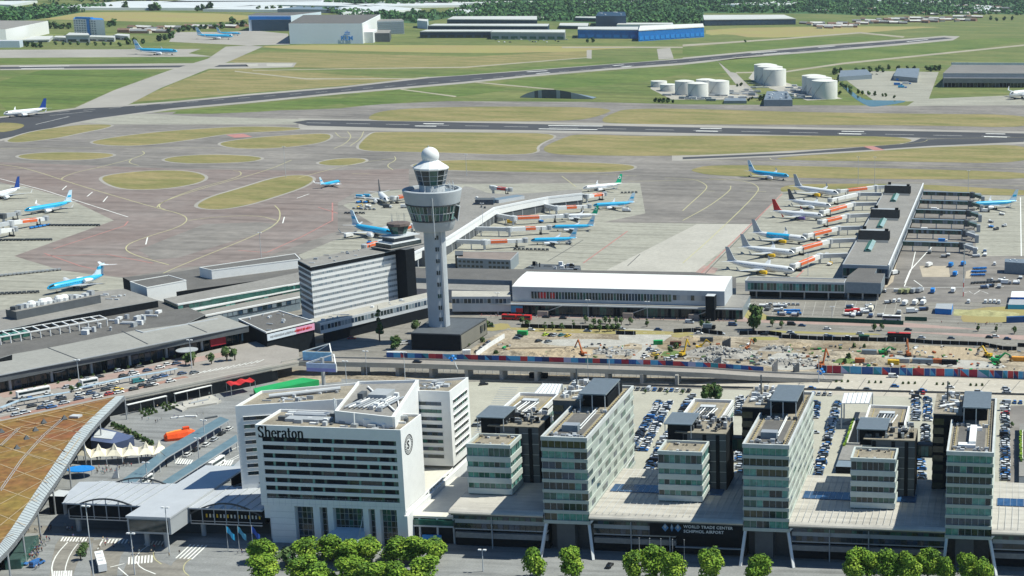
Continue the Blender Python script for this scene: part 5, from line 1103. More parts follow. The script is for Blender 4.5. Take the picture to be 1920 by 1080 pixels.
def plane(kind, nose, tail, label, ttail=False, stretch=1.0, group=None, z=3.6, L=None):
    M, Lf = airliner(kind, ttail, stretch); a = W(*nose, z); b = W(*tail, z); d = a-b; sc = (L or d.length)/Lf; c = (a+b)/2; c.z = .13
    r = empty('airliner', c, atan2(d.y, d.x), label, 'airliner', group or 'airliners on the airfield', sc)
    K2 = {}
    for k, me in M.items():
        o = bpy.data.objects.new(k.strip('-1'), me); COL.objects.link(o); o.parent = r; K2[k] = o
    for a_, b_ in (('engine1', 'wing1' if not ttail else 'fuselage'), ('engine-1', 'wing-1' if not ttail else 'fuselage'), ('cabin_windows1', 'fuselage'), ('cabin_windows-1', 'fuselage')): K2[a_].parent = K2[b_]
    return r
plane('dark', (7, 216), (88, 208), 'white airliner with dark blue tail on the curved runway at the left edge')
plane('blue', (333, 100), (253, 98), 'large blue and white airliner alone on the far pale apron')
plane('blue', (437, 71), (369, 70), 'nearer of the two blue airliners parked by the dark hangar')
plane('blue', (451, 64), (407, 63), 'farther of the two blue airliners parked by the dark hangar')
plane('blue', (46, 396), (136, 381), 'blue airliner with pale tail at the left stands beside the orange bridge')
plane('dark', (-26, 372), (38, 356), 'white airliner tail sticking in at the left edge beyond the blue airliner')
plane('blue', (80, 545), (204, 519), 'blue airliner with rear engines and white T-shaped tail near the terminal roof', True, .85, L=38)
plane('blue', (637, 338), (600, 346), 'blue airliner taxiing away by the grass oval, wings spread wide', stretch=.9)
plane('plain', (726, 378), (711, 364), 'pale airliner parked nose-in just left of the control tower head', stretch=.85)
plane('blue', (736, 440), (660, 427), 'blue airliner partly behind the old control tower', stretch=.9)
plane('green', (1093, 353), (1166, 346), 'white airliner with green tail at the far end of the kinked pier')
plane('blue', (1112, 385), (1190, 381), 'blue airliner at the outermost stand right of the kinked pier', stretch=.95)
plane('green', (1043, 404), (1122, 403), 'white airliner with green tail between two blue airliners at the kinked pier')
plane('blue', (1034, 425), (1115, 424), 'blue airliner in the middle stand right of the kinked pier', stretch=.95)
plane('blue', (995, 450), (1082, 448), 'blue airliner at the nearest stand right of the kinked pier', stretch=.95)
plane('blue', (1479, 332), (1403, 324), 'blue airliner rolling along the taxiway beyond the right pier')
plane('white', (1572, 365), (1489, 354), 'white airliner with yellow engines at the farthest stand left of the right pier')
plane('plain', (1558, 387), (1478, 378), 'white airliner with black tail between the red-tailed and the farthest airliner')
plane('red', (1543, 406), (1449, 399), 'white airliner with bright red tail and purple engines')
plane('belly', (1512, 450), (1411, 440), 'white airliner with blue middle fuselage and yellow engines')
plane('white', (1490, 475), (1390, 466), 'second nearest white airliner with yellow engines at the right pier')
plane('white', (1489, 509), (1362, 494), 'nearest and longest white airliner with yellow engines by the white hall', stretch=1.18)
plane('blue', (1822, 385), (1907, 381), 'blue airliner alone on the right apron beyond the dark bridges', stretch=.95)
plane('plain', (1893, 183), (1950, 178), 'white aircraft tail half out of view by the wide right hangar', stretch=.8)
# ---------------------------------------------------------------- passenger bridges
def bridge(p0, p1, p2, label, col=ORG, tun=WHT, walk=LGR, panel=(.25, .75), group='passenger boarding bridges', glassy=False):
    """p0 pier end, p1 rotunda, p2 aircraft end: photo pixels at z 5"""
    a, b, c = W(*p0, 5.5), W(*p1, 5.5), W(*p2, 4.6); r = empty('boarding_bridge', (b.x, b.y, 0), 0, label, 'boarding bridge', group)
    if (a-b).length > 2:
        mb = MB(); mb.bar(a, b, 2.6, walk, 2.8); part(mb, 'walkway', r)
        n = max(1, int((a-b).length/14))
        for i in range(1, n+1):
            q = a.lerp(b, i/(n+.6)); m2 = MB(); m2.box(q.x-.3, q.x+.3, q.y-.3, q.y+.3, 0, q.z-1.5, LGR); part(m2, 'support', r)
    mb = MB(); mb.lathe([(2.3, 3.6), (2.4, 7.2), (.5, 7.7)], walk, 12, (b.x, b.y, 0)); mb.tube((b.x, b.y, 0), (b.x, b.y, 3.8), .9, LGR, n=8); part(mb, 'rotunda', r)
    d = (c-b).normalized(); L = (c-b).length; m = b+d*L*.5; mb = MB()
    mb.bar(b, m, 2.9, tun, 2.9); mb.bar(m-d*1, c, 2.5, tun, 2.5); part(mb, 'tunnel', r)
    if col:
        mb = MB(); q0, q1 = b+d*L*panel[0], b+d*L*panel[1]; d2, n2 = outn(q0, q1); u = n2 if n2.y < 0 else -n2
        for s in (1, -1): mb.bar(q0+u*1.5*s, q1+u*1.5*s, .1, col, 1.9)
        mb.bar(q0+Vector((0, 0, 1.5)), q1+Vector((0, 0, 1.5)), 2.0, col, .08)
        part(mb, 'advert_panel', r)
    mb = MB(); mb.lathe([(2.0, 3.2), (2.2, 6.3), (1.2, 6.8)], GRYC, 10, (c.x, c.y, 0)); part(mb, 'cab', r)
    mb = MB(); w_ = b+d*L*.78
    for s in (1.8, -1.8): mb.bar((w_.x-d.y*s, w_.y+d.x*s, .5), (w_.x-d.y*s, w_.y+d.x*s, 5.8), .5, DGR)
    mb.bar((w_.x-d.y*2.2, w_.y+d.x*2.2, .7), (w_.x+d.y*2.2, w_.y-d.x*2.2, .7), 1.2, TYR); part(mb, 'wheel_frame', r)
LBS = ['farthest orange-panelled bridge at the left side of the right pier', 'grey bridge without orange, second farthest at the right pier', 'orange-panelled bridge reaching the black-tailed airliner', 'orange-panelled bridge reaching the red-tailed airliner', 'orange-panelled bridge reaching the blue-bellied airliner', 'orange-panelled bridge at the second nearest white airliner', 'orange-panelled bridge nearest the white hall']
for i, (p0, p1, p2, c) in enumerate((((1664, 350), (1642, 351), (1572, 359), ORG), ((1653, 364), (1609, 364), (1556, 376), None), ((1645, 382), (1600, 383), (1540, 399), ORG), ((1630, 403), (1589, 405), (1537, 417), ORG), ((1618, 427), (1572, 428), (1510, 443), ORG), ((1604, 450), (1556, 452), (1487, 470), ORG), ((1590, 478), (1537, 480), (1486, 500), ORG))):
    bridge(p0, p1, p2, LBS[i], c)
GB = mat('bridge_green_glass', (.08, .13, .11), .3, .3, .5, spec=.5)
for i, (y, xa) in enumerate(((362, 1727), (378, 1722), (396, 1717), (414, 1709), (433, 1702), (456, 1692))):
    a = W(xa, y, 5.5); r = empty('glazed_bridge', (a.x+20, a.y, 0), 0, ('farthest', 'second farthest', 'third farthest', 'fourth farthest', 'second nearest', 'nearest')[i]+' dark green glazed bridge on the right side of the right pier', 'boarding bridge', 'dark glazed bridges')
    mb = MB(); x0, x1 = -79, -37; mb.box(x0, x1, a.y-1.6, a.y+1.6, 4, 7.2, GB, SOLAR); part(mb, 'corridor', r)
    mb = MB(); band(mb, (x0, a.y-1.6), (x1, a.y-1.6), 4.3, 6.9, 2, (GB, G2, G1, GYR if False else SOLAR), .06, DKM, .2); part(mb, 'window_band', r)
    for k, xx in enumerate((-72, -60, -48, -38)): mb = MB(); mb.box(xx-.4, xx+.4, a.y-.5, a.y+.5, 0, 4, LGR); part(mb, 'support', r)
    mb = MB(); mb.lathe([(2.4, 2.5), (2.4, 7.6), (.3, 8.2)], DGR, 10, (-36, a.y, 0)); part(mb, 'rotunda', r)
    mb = MB(); mb.bar((-36, a.y, 5.5), (-26, a.y-9, 4.4), 2.6, GB if i < 4 else GRYC, 2.6); mb.bar((-36, a.y, 5.5), (-29, a.y+5, 5), 2.4, GRYC, 2.4); part(mb, 'arm', r)
    mb = MB(); mb.box(-28, -25, a.y-11, a.y-8, 0, 5.8, GRYC); mb.bar((-31, a.y-6, 1), (-28, a.y-6, 5), .5, DGR); part(mb, 'stair', r)
KP = [((1080, 364), (1100, 368), (1134, 364), 'orange-panelled bridge at the tip of the kinked pier', (.35, .85)), ((1010, 382), (1043, 390), (1105, 387), 'orange-panelled bridge to the outermost blue airliner', (.3, .6)),
      ((925, 402), (962, 409), (1062, 405), 'long orange-panelled bridge to the green-tailed airliner', (.08, .48)), ((868, 428), (955, 430), (1030, 427), 'bridge with small orange panel to the middle blue airliner', (.4, .65)),
      ((842, 452), (908, 454), (985, 451), 'nearest orange-panelled bridge beside the control tower', (.15, .55))]
for a, b, c, l, pn in KP: bridge(a, b, c, l, panel=pn, group='bridges at the kinked pier')
bridge((790, 420), (772, 424), (742, 432), 'short orange-panelled bridge behind the old control tower', panel=(.1, .8), group='bridges at the kinked pier')
bridge((800, 365), (775, 366), (735, 372), 'orange-panelled bridge to the pale airliner left of the tower head', panel=(.3, .7), group='bridges at the kinked pier')
bridge((720, 452), (712, 455), (683, 463), 'orange-panelled bridge in front of the old control tower', panel=(.1, .9), group='bridges at the kinked pier')
bridge((920, 350), (925, 352), (957, 356), 'bridge with faded red panel on the far side of the kinked pier', REDP, group='bridges at the kinked pier')
print([(o['label'][:40], round(o.scale[0]*37.6)) for o in bpy.data.objects if o.get('category') == 'airliner']) if 0 else None
bridge((-20, 425), (20, 418), (86, 410), 'orange-panelled bridge under the blue airliner at the left edge', panel=(.3, .72), group='bridges at the left edge')
bridge((-20, 400), (6, 405), (34, 400), 'grey glazed bridge reaching the blue airliner nose at the left edge', None, walk=DGR, tun=GRYC, group='bridges at the left edge')
bridge((-40, 438), (-5, 434), (28, 430), 'pale bridge end at the left edge below the orange panel', None, group='bridges at the left edge')
# ---------------------------------------------------------------- far hangars and sheds
HB = mat('hangar_blue_white', (.58, .66, .74), .6, .04, .02); DBL = mat('dark_blue_hall', (.02, .05, .09), .5, .2, .02); BBL = mat('blue_band', (.01, .16, .50), .5)
r, P = block('hangar', 'huge pale blue hangar with crown and three letters on its front', 'hangar', [(541, 44), (569, 28), (712, 27), (678, 44)], 40, 0, HB, ROOFD, 0)
a, b = W(541, 44, 40), W(678, 44, 40); d, n = outn(a, b); c = a.lerp(b, .785)
text_obj('hangar_lettering', 'KLM', 12, BLU, r, (c-d*12+n*1.4+Vector((0, 0, 7-c.z)))-r.location, rot=(pi/2, 0, atan2(d.y, d.x)), depth=.2, bold=.25)
mb = MB(); q = c+n*1.2+d*1.0
for i in range(5): mb.obox(q+d*(i*2-4.5), q+d*(i*2-3.3), .4, 20.5, 23.5, BLU)
mb.obox(q-d*6, q+d*5, .4, 18, 19.4, BLU); mb.obox(q-d*.8, q+d*.4, .4, 23.6, 26, BLU); part(mb, 'crown_emblem', r)
mb = MB(); e = W(678, 44, 40); f2 = W(712, 27, 40); d2, n2 = outn(e, f2)
mb.obox(e+d2*20+n2*9, e+d2*110+n2*9, 18, 0, 22, CLD); mb.obox(e+d2*1+n2*.5, f2+n2*.5, 1, 0, 39.5, WHT); part(mb, 'side_annex', r)
r, P = block('hangar', 'open dark blue hangar with wide black doorway left of the lettered one', 'hangar', [(465, 29), (480, 24), (602, 22), (545, 29)], 34, 0, HB, ROOFD, 0)
a, b = W(465, 29, 34), W(545, 29, 34); d, n = outn(a, b); mb = MB(); mb.obox(a+d*6+n*.5, b+n*.5, 1, 0, 24, DBL); mb.obox(a+d*2+n*.8, b+n*.8, 1, 25, 32, BBL); part(mb, 'doorway', r)
r, P = block('hangar', 'white hangar with bright end wall at the far left edge', 'hangar', [(-70, 56), (-40, 38), (90, 39), (10, 55)], 26, 0, WHT, ROOFM, 0)
mb = MB(); a, b = W(-60, 82, 6), W(40, 82, 6); mb.obox(a, b, 30, 0, 12, HB, LGR); part(mb, 'annex', r)
def shed(pts, z, wall, roof, label, stripe=None, cat='industrial hall', name='industrial_hall', grp='industrial halls beyond the runway'):
    r, P = block(name, label, cat, pts, z, 0, wall, roof, 0, group=grp)
    a, b = W(*pts[0], z), W(*pts[-1], z)
    if a.x > b.x: a, b = b, a
    d, n = outn(a, b); L = (b-a).length; n = n if n.y < 0 else -n; mb = MB(); k = max(2, int(L/18))
    for i in range(k): mb.obox(a+d*(L*(i+.15)/k)+n*.4, a+d*(L*(i+.85)/k)+n*.4, .6, z*.12, z*.45, stripe or G1)
    part(mb, 'window_band', r); mb = MB(); mb.obox(a+n*.6, b+n*.6, .8, z-1.2, z+.6, roof); part(mb, 'eaves', r); return r, P
HR = mat('pale_hall_roof', (.55, .56, .54), .6, .06, .01)
shed([(787, 59), (800, 55.5), (925, 55.5), (920, 59)], 14, DBL, HR, 'long dark hall, nearest of the three stacked dark halls'); shed([(802, 48), (815, 44.5), (1030, 44.5), (1027, 49)], 14, DBL, HR, 'long dark hall in the middle of the three stacked halls')
shed([(838, 36), (850, 30.5), (1007, 30), (1007, 37)], 14, DBL, HR, 'pale-roofed hall, farthest of the three stacked dark halls'); shed([(920, 60), (925, 55.5), (1060, 55.5), (1059, 61)], 16, GRYC, HR, 'glass-fronted hall with many small vehicles in front', G2)
shed([(1083, 55), (1084, 50), (1197, 50), (1196, 56)], 20, BBL, HR, 'pale-roofed hall with blue front, left of its taller twin', BLU); shed([(1197, 57), (1200, 48), (1318, 44), (1320, 50)], 24, BBL, mat('near_white_roof', (.72, .72, .70), .6), 'pale-roofed hall with bright blue front, taller right twin', BLU)
shed([(1048, 48), (1050, 43), (1104, 43), (1102, 49)], 8, DBL, HR, 'small pale-roofed hall between the stacked halls and blue halls'); shed([(1078, 33), (1080, 31), (1120, 31), (1117, 34)], 10, DBL, HR, 'small dark hall beside the dark blue block')
r, P = block('office_block', 'dark blue cube-shaped block above the blue halls', 'office building', [(1117, 30), (1122, 22), (1172, 22), (1174, 30)], 30, 0, DBL, DBL, 0); clutter(r, P, 30, 5, 3, (WHT, LGR), 6, 3)
shed([(1156, 46), (1160, 42.5), (1262, 42.5), (1258, 46)], 12, HB, HR, 'low pale hall behind the taller blue-fronted hall')
shed([(1320, 37), (1318, 28), (1470, 27.5), (1492, 35)], 16, DBL, HR, 'wide dark glassy hall with white roof at right beyond the dry field', G5)
r, P = block('office_block', 'grey banded office right of the lettered hangar', 'office building', [(707, 39), (709, 36), (753, 35.5), (757, 38)], 30, 0, GRYC, ROOFM, 0)
a, b = W(707, 39, 30), W(757, 38, 30)
for i in range(6): mb = MB(); mb.obox(a-Vector((0, .8, 0)), b-Vector((0, .8, 0)), .6, 3+i*4.4, 5.4+i*4.4, SOLAR); part(mb, 'window_band', r)
block('office_block', 'low dark block at the corner of the lettered hangar', 'office building', [(679, 62), (684, 56), (733, 56), (730, 62)], 18, 0, DGR, ROOFM, 0)
block('office_block', 'small pale block beside the road right of the lettered hangar', 'office building', [(782, 38), (784, 35), (803, 36), (801, 40)], 18, 0, HB, HR, 0)
r, P = block('hotel_tower', 'white and blue chequered tower block at far left', 'office building', [(137, 35), (141, 32), (191, 34), (195, 37)], 36, 0, WHT, BLU, 0)
a, b = W(137, 35, 36), W(195, 37, 36); d, n = outn(a, b)
for i in range(7):
    mb = MB()
    for k in range(9): mb.obox(a+d*(k*5.6+1)+n*.6, a+d*(k*5.6+4)+n*.6, .5, 3+i*4.6, 5.6+i*4.6, SOLAR)
    part(mb, 'window_band', r)
mb = MB(); mb.obox(a+d*30+n*1, a+d*36+n*1, 1, 0, 38, BLU); mb.obox(a+d*8, a+d*42, 8, 36, 40, BLU); part(mb, 'blue_stripe', r)
for pts, z, lab in (([(123, 66), (130, 61), (165, 62), (168, 66)], 14, 'low pale podium below the chequered tower block'), ([(100, 70), (104, 67), (123, 67), (122, 71)], 7, 'small dark shed left of the chequered tower'), ([(166, 69), (170, 66), (216, 67), (214, 71)], 8, 'green-grey shed right of the chequered tower'), ([(213, 66), (220, 63), (243, 64), (240, 68)], 8, 'white shed among trees at far left'),
                    ([(42, 75), (60, 68), (100, 67), (92, 74)], 5, 'low white and red shed by the white hangar')):
    shed(pts, z, LGR, HR, lab)
# greenhouses
GHM = mat('greenhouse_glass', (.70, .72, .71), .4, .08, .01)
GH = [[(75, 14), (230, 2), (620, 1), (700, 12), (520, 9), (380, 15)], [(-20, 8), (-20, 2), (70, 1), (20, 9)], [(380, 17), (470, 10), (620, 14), (600, 19)], [(628, 14), (700, 9), (790, 17), (640, 24)], [(640, 8), (820, 3), (900, 9), (730, 11)], [(850, 18), (895, 16), (900, 25), (840, 24)], [(680, 4), (880, -2), (1000, 2), (890, 6)],
      [(300, 4), (420, -6), (640, -6), (600, 2)], [(1020, 2), (1180, -4), (1300, -3), (1100, 5)], [(1350, 8), (1450, 2), (1530, 3), (1430, 9)], [(1800, 15), (1830, 9), (1860, 12), (1850, 22)], [(1560, 2), (1700, -4), (1850, 0), (1700, 5)], [(1000, -6), (1100, -9), (1400, -9), (1200, -5)]]
for i, pts in enumerate(GH):
    block('greenhouse', ['large white greenhouse roofs along the upper left edge', 'white greenhouse at the top left corner', 'white greenhouse strip above the dark hangar', 'white greenhouse behind the grey office by the hangar', 'white greenhouse left of the big wood', 'small white greenhouse in front of the wood', 'pale greenhouse at the top edge left of centre', 'farthest pale greenhouse at upper left', 'pale greenhouse at the top edge right of centre', 'white greenhouse beyond the wood at right', 'white house-like greenhouse among right trees', 'pale greenhouse at the top right', 'thin pale greenhouse on the top horizon'][i],
          'greenhouse', pts, 7, 0, GHM, GHM, 0, group='greenhouses on the horizon')
block('long_shed', 'long teal shed behind the hangars', 'shed', [(520, 17), (560, 12), (640, 14), (625, 18)], 10, 0, SOLAR, SOLAR, 0)
# ---------------------------------------------------------------- fuel farm
TW = mat('tank_white', (.72, .71, .66), .5, .05, .1)
tl = ['leftmost small fuel tank behind the front pair', 'front left fuel tank of the left group', 'fuel tank behind the front pair, left group', 'front right fuel tank of the left group', 'small tank at the left end of the fuel farm', 'upper tank of the left group', 'farthest tank of the middle trio', 'middle tank of the middle trio', 'nearest tank of the middle trio', 'farthest tank of the right trio', 'middle tank of the right trio', 'nearest tank of the right trio with faint blue mark']
for i, (x, y, wpx, h) in enumerate(((1280, 179, 36, 10), (1305, 185, 38, 10.5), (1320, 176, 36, 10), (1345, 180, 37, 10.5), (1232, 164, 30, 4.5), (1251, 172, 34, 5), (1432, 154, 42, 13.5), (1440, 158, 46, 13.5), (1449, 162, 42, 13), (1523, 176, 44, 13), (1533, 180, 46, 13), (1543, 186.5, 47, 13))):
    R_ = (W(x+wpx/2, y-6)-W(x-wpx/2, y-6)).length/2; c = W(x, y); c = Vector((c.x, c.y+R_, 0)); r = empty('fuel_tank', c, 0, tl[i], 'fuel tank', 'white fuel tanks')
    mb = MB(); mb.lathe([(R_, 0), (R_, h*1.9), (R_*.99, h*1.95)], TW, 36); mb.build('shell', r, True)
    mb = MB(); mb.lathe([(R_*1.01, h*1.95), (R_*.5, h*2.08), (.2, h*2.14)], TW, 36); mb.build('roof', r, True)
    mb = MB()
    for k in range(9): a1 = -2.6+k*.12; a2 = a1+.12; mb.bar(((R_+.5)*cos(a1), (R_+.5)*sin(a1), k*h*.21), ((R_+.5)*cos(a2), (R_+.5)*sin(a2), (k+1)*h*.21), .5, GRYC, .3)
    mb.build('stair', r)
for pts, z, lab in (([(1432, 187), (1438, 171), (1476, 171), (1486, 187)], 9, 'grey pipework building between the two tank trios'), ([(1357, 189), (1360, 184), (1398, 184), (1400, 189)], 4, 'low grey pump house beside the left tanks'),
                    ([(1573, 144), (1576, 132), (1625, 130), (1635, 140)], 7, 'blue-grey shed beside the right vehicle yard'), ([(1675, 142), (1682, 128), (1724, 128), (1720, 146)], 8, 'dark teal garage in the right vehicle yard')):
    r, P = block('service_building', lab, 'building', pts, z, 0, SOLAR, mat('blue_roof', (0, 0, 0)), 0)
    if z == 9: clutter(r, P, 9, 14, 4, hmax=4, s=1.5)
sheet('bund', [Z(1280, 0, 3, [(370, 440), (400, 400), (600, 470), (900, 555), (700, 565), (440, 480)]), Z(1280, 0, 3, [(-180, 500), (-180, 470), (340, 480), (360, 560), (-60, 560)])], .13, mat('bund_gravel', (.38, .36, .32), .9), 0)
sheet('canal', [Z(1280, 0, 3, [(880, 470), (900, 470), (1010, 560), (1100, 565), (1260, 565), (1240, 578), (1090, 600), (1040, 598), (960, 550)])], .14, WATER, 1)
r = empty('arched_bunker', W(1042, 183), 0, 'low grey arched building half sunk in the grass near the fuel tanks', 'building')
a, b = W(975, 183), W(1112, 186); d, n = outn(a, b); L = (b-a).length; mb = MB(); k = 20
for i in range(k):
    t0, t1_ = i/k, (i+1)/k; h0, h1 = 1+11*sin(pi*t0**.8), 1+11*sin(pi*t1_**.8); p, q = a+d*L*t0, a+d*L*t1_
    bk = -n*22; mb.face([p+Vector((0, 0, h0)), q+Vector((0, 0, h1)), q+bk+Vector((0, 0, h1*.6)), p+bk+Vector((0, 0, h0*.6))], SOLAR); mb.face([p, q, q+Vector((0, 0, h1)), p+Vector((0, 0, h0))], GRYC if i % 5 == 0 else DGR if 3 < i < 14 else GRYC)
    mb.face([q+bk, p+bk, p+bk+Vector((0, 0, h0*.6)), q+bk+Vector((0, 0, h1*.6))], GRYC)
part(mb, 'arched_shell', r)

rr = random.Random(44); mb = MB()
for i in range(70):
    x, y = rr.choice(((rr.uniform(1350, 1420), rr.uniform(172, 188)), (rr.uniform(1480, 1510), rr.uniform(160, 186)), (rr.uniform(1250, 1350), rr.uniform(178, 190)), (rr.uniform(1385, 1430), rr.uniform(150, 185)))); c = W(x, y)
    if rr.random() < .5: mb.box(c.x-rr.uniform(2, 8), c.x+rr.uniform(2, 8), c.y-2, c.y+2, .5, rr.uniform(1.5, 4), rr.choice((LGR, GRYC, MET, SOLAR)))
    else: mb.bar((c.x-10, c.y, 1.5), (c.x+10, c.y+rr.uniform(-20, 20), 1.5), .8, rr.choice((MET, LGR)))
mb.build('fuel_pipework', kind='stuff', label='grey pipes and pumps scattered among the fuel tanks', cat='pipework')
# ================================================================ lower left: curved roof, station hall, plaza
SED = mat('sedum_roof', (.24, .085, .04), .95, .1, .028, col2=(.22, .155, .04), fine=.8)
RIM = mat('roof_rim', (.42, .46, .47), .5, .05, .5, stretch=(1, 1, 1)); TRK = mat('roof_joint', (.44, .34, .22), .9)
outer = X5([(700, 65), (640, 125), (560, 205), (510, 262), (470, 312), (430, 370), (385, 440), (340, 510), (295, 575), (250, 640), (210, 705), (170, 770), (125, 830), (80, 890), (40, 935), (-10, 985)])
inner = X5([(650, 70), (580, 130), (510, 195), (460, 245), (415, 290), (372, 350), (330, 410), (290, 470), (250, 530), (200, 605), (150, 680), (105, 750), (60, 820), (30, 860), (0, 900), (-40, 950)])
RZ = 12.0
r = empty('curved_roof', W(60, 880, 0), 0, 'huge curved red and ochre planted roof with pale rim at lower left', 'building')
mb = MB(); ow = [W(x, y, RZ-.6) for x, y in outer]; iw = [W(x, y, RZ) for x, y in inner]
cl = iw+[W(-140, 960, RZ), W(-140, 830, RZ), W(0, 790, RZ-1), W(100, 769, RZ-.5)]
for t in tessellate_polygon([[Vector((p.x, p.y, 0)) for p in cl]]):
    q = [cl[i] for i in t]; q = q if (q[1]-q[0]).cross(q[2]-q[0]).z > 0 else q[::-1]; mb.face(q, SED)
part(mb, 'planted_roof', r)
mb = MB()
for i in range(len(ow)-1):
    u = Vector((0, 0, .55)); dn = Vector((0, 0, -1.8)); a, b, c, d = ow[i], ow[i+1], iw[i+1], iw[i]
    mb.face([a, d, c, b], RIM) if (d-a).cross(c-a).z > 0 else mb.face([a, b, c+Vector((0, 0, .05)), d+Vector((0, 0, .05))], RIM)
    mb.face([a, b, b+dn, a+dn], GRYC); mb.face([b, a, a+dn, b+dn], GRYC)
    for k in range(5):
        t = k/5; p = a.lerp(b, t)+Vector((0, 0, .1)); q = d.lerp(c, t)+Vector((0, 0, .16)); mb.bar(p, q, .12, GRYC, .08)
part(mb, 'rim', r)
mb = MB()
def rl(pts, w_, m): ribbon(mb, pts, w_*.9, RZ+.08, m, 0)
for pts in ([(0, 25), (620, 140)],): pass
q6 = lambda p: Z(0, 690, 6.353, p)
for pts in (q6([(0, 665), (770, 995), (700, 960)]), q6([(200, 610), (960, 770)]), q6([(460, 540), (770, 600), (1050, 660)]), q6([(720, 480), (1140, 560)]), q6([(960, 430), (1180, 480)]), q6([(0, 800), (240, 700), (500, 640)]), q6([(240, 700), (960, 760)]), q6([(100, 790), (880, 880)]), q6([(0, 920), (480, 1080)]), q6([(470, 900), (820, 1010)]), q6([(0, 1010), (520, 870), (1100, 640)]),
            q6([(300, 850), (760, 740), (1180, 540)]), q6([(520, 990), (900, 830)]), q6([(0, 660), (560, 545), (1050, 425), (1300, 370)])): rl(pts, .35, TRK)
for pts in ([(0, 820), (140, 778), (200, 765)], [(0, 870), (90, 905)], [(0, 915), (70, 940)], [(0, 965), (48, 985)], [(0, 1010), (26, 1002)], [(0, 835), (125, 872)], [(0, 945), (100, 890)], [(0, 985), (74, 925)], [(0, 905), (120, 860), (150, 820)]): rl(pts, .35, TRK)
for pts in (q6([(230, 710), (0, 930)]), q6([(750, 600), (520, 800), (270, 1080)]), [(42, 860), (0, 920)]):
    for o_ in (-2, 2): rl([(x+o_, y) for x, y in pts], .3, GRYC)
part(mb, 'roof_joint', r)
mb = MB()
for x, y in q6([(525, 650), (425, 745), (320, 845), (205, 960), (20, 765), (770, 605)]): c = W(x, y, RZ); mb.lathe([(1.5, RZ), (.1, RZ+1.7)], DGR, 4, (c.x, c.y, 0)); 
c = W(142, 782, RZ); mb.box(c.x-2, c.x+2, c.y-1.5, c.y+1.5, RZ, RZ+.8, LGR); part(mb, 'skylight', r)
for i in range(0, len(ow), 2): mb = MB(); p = ow[i]; mb.tube((p.x-.2, p.y+.3, 0), (p.x-.2, p.y+.3, RZ-2), .3, MET, n=8); part(mb, 'column', r)
mb = MB(); iv = [p+Vector((-3.5, 0, 0)) for p in iw]
for a, b in zip(iv, iv[1:]): mb.face([(a.x, a.y, 0), (a.x, a.y, RZ-.7), (b.x, b.y, RZ-.7), (b.x, b.y, 0)], random.choice((G1, G5, BLK))); mb.face([(b.x, b.y, 0), (b.x, b.y, RZ-.7), (a.x, a.y, RZ-.7), (a.x, a.y, 0)], BLK)
part(mb, 'glass_wall', r)
# station hall: elevated, steel arches, metal roof
st = empty('station_hall', (-304, 506, 0), 0, 'elevated station hall with ribbed pale metal roof and arched trusses, left of the hotel', 'station')
ZR = 12.0; MR = mat('pale_metal_roof', (.48, .50, .53), .5, .05, .2, metal=.1)
mb = MB(); mb.box(-340, -266.4, 495.5, 518.5, ZR-.5, ZR, MR); mb.box(-309.5, -293.5, 483.8, 537, ZR+.1, ZR+.8, MR); mb.prism([(-345, 508), (-340, 496), (-340, 518), (-347, 517)], 7, ZR-.1, MR); part(mb, 'roof', st)
mb = MB()
for i in range(20): x = -339+i*3.8; (mb.box(x, x+.25, 495.4, 518.4, ZR, ZR+.25, GRYC) if not -310 < x < -294 else None)
part(mb, 'roof_rib', st)
mb = MB(); mb.box(-339.5, -266.6, 497.5, 516.5, 5.6, ZR-.5, BLK); mb.box(-309.3, -293.7, 484.2, 497, 6.2, ZR+.1, GRYC, MR); part(mb, 'hall_body', st)
mb = MB(); mb.box(-308.6, -294.6, 484.05, 484.18, 7, ZR-.6, G1); part(mb, 'end_window', st)
for x0, x1, y in ((-338, -310, 496.2), (-293, -266.8, 496.2), (-338, -310, 518.3), (-293, -266.8, 518.3)):
    mb = MB(); n = 12
    for i in range(n):
        t0, t1_ = i/n, (i+1)/n; f_ = lambda t: (x0+(x1-x0)*t, y-.4, 7+7*sin(pi*(.12+.76*t))); mb.bar(f_(t0), f_(t1_), .5, DKM)
        if i % 2 == 0: p = f_(t0); mb.bar((p[0], p[1], 6), p, .25, GRYC)
    mb.bar((x0, y-.4, 6), (x1, y-.4, 6), .35, MET); mb.bar((x0, y-.4, 7), (x1, y-.4, 7), .2, MET); part(mb, 'arched_truss', st)
for x, y in ((-337, 499), (-305, 488), (-298, 488), (-290.5, 499), (-315, 499), (-270, 510)): mb = MB(); mb.tube((x, y, 0), (x, y, 6), .9, GRYC, n=10); part(mb, 'pillar', st)
mb = MB()
for i in range(16): x = -288+i*1.3; mb.box(x, x+.5, 496.9, 497.1, 8, 9.3, (YLP, CREAM, LGR)[i % 3])
part(mb, 'interior_light', st)
mb = MB(); mb.prism([(-300, 537), (-288, 537), (-286, 540), (-286, 549), (-302, 549)], 0, 11.5, BLK, GRYC); part(mb, 'rear_annex', st)
r, _ = block('kiosk_roof', 'small grey roofed hut under the curved roof edge beside the station hall', 'hut', [(90, 930), (110, 918), (133, 921), (120, 931)], 7, 0, BLK, LGR, 0)
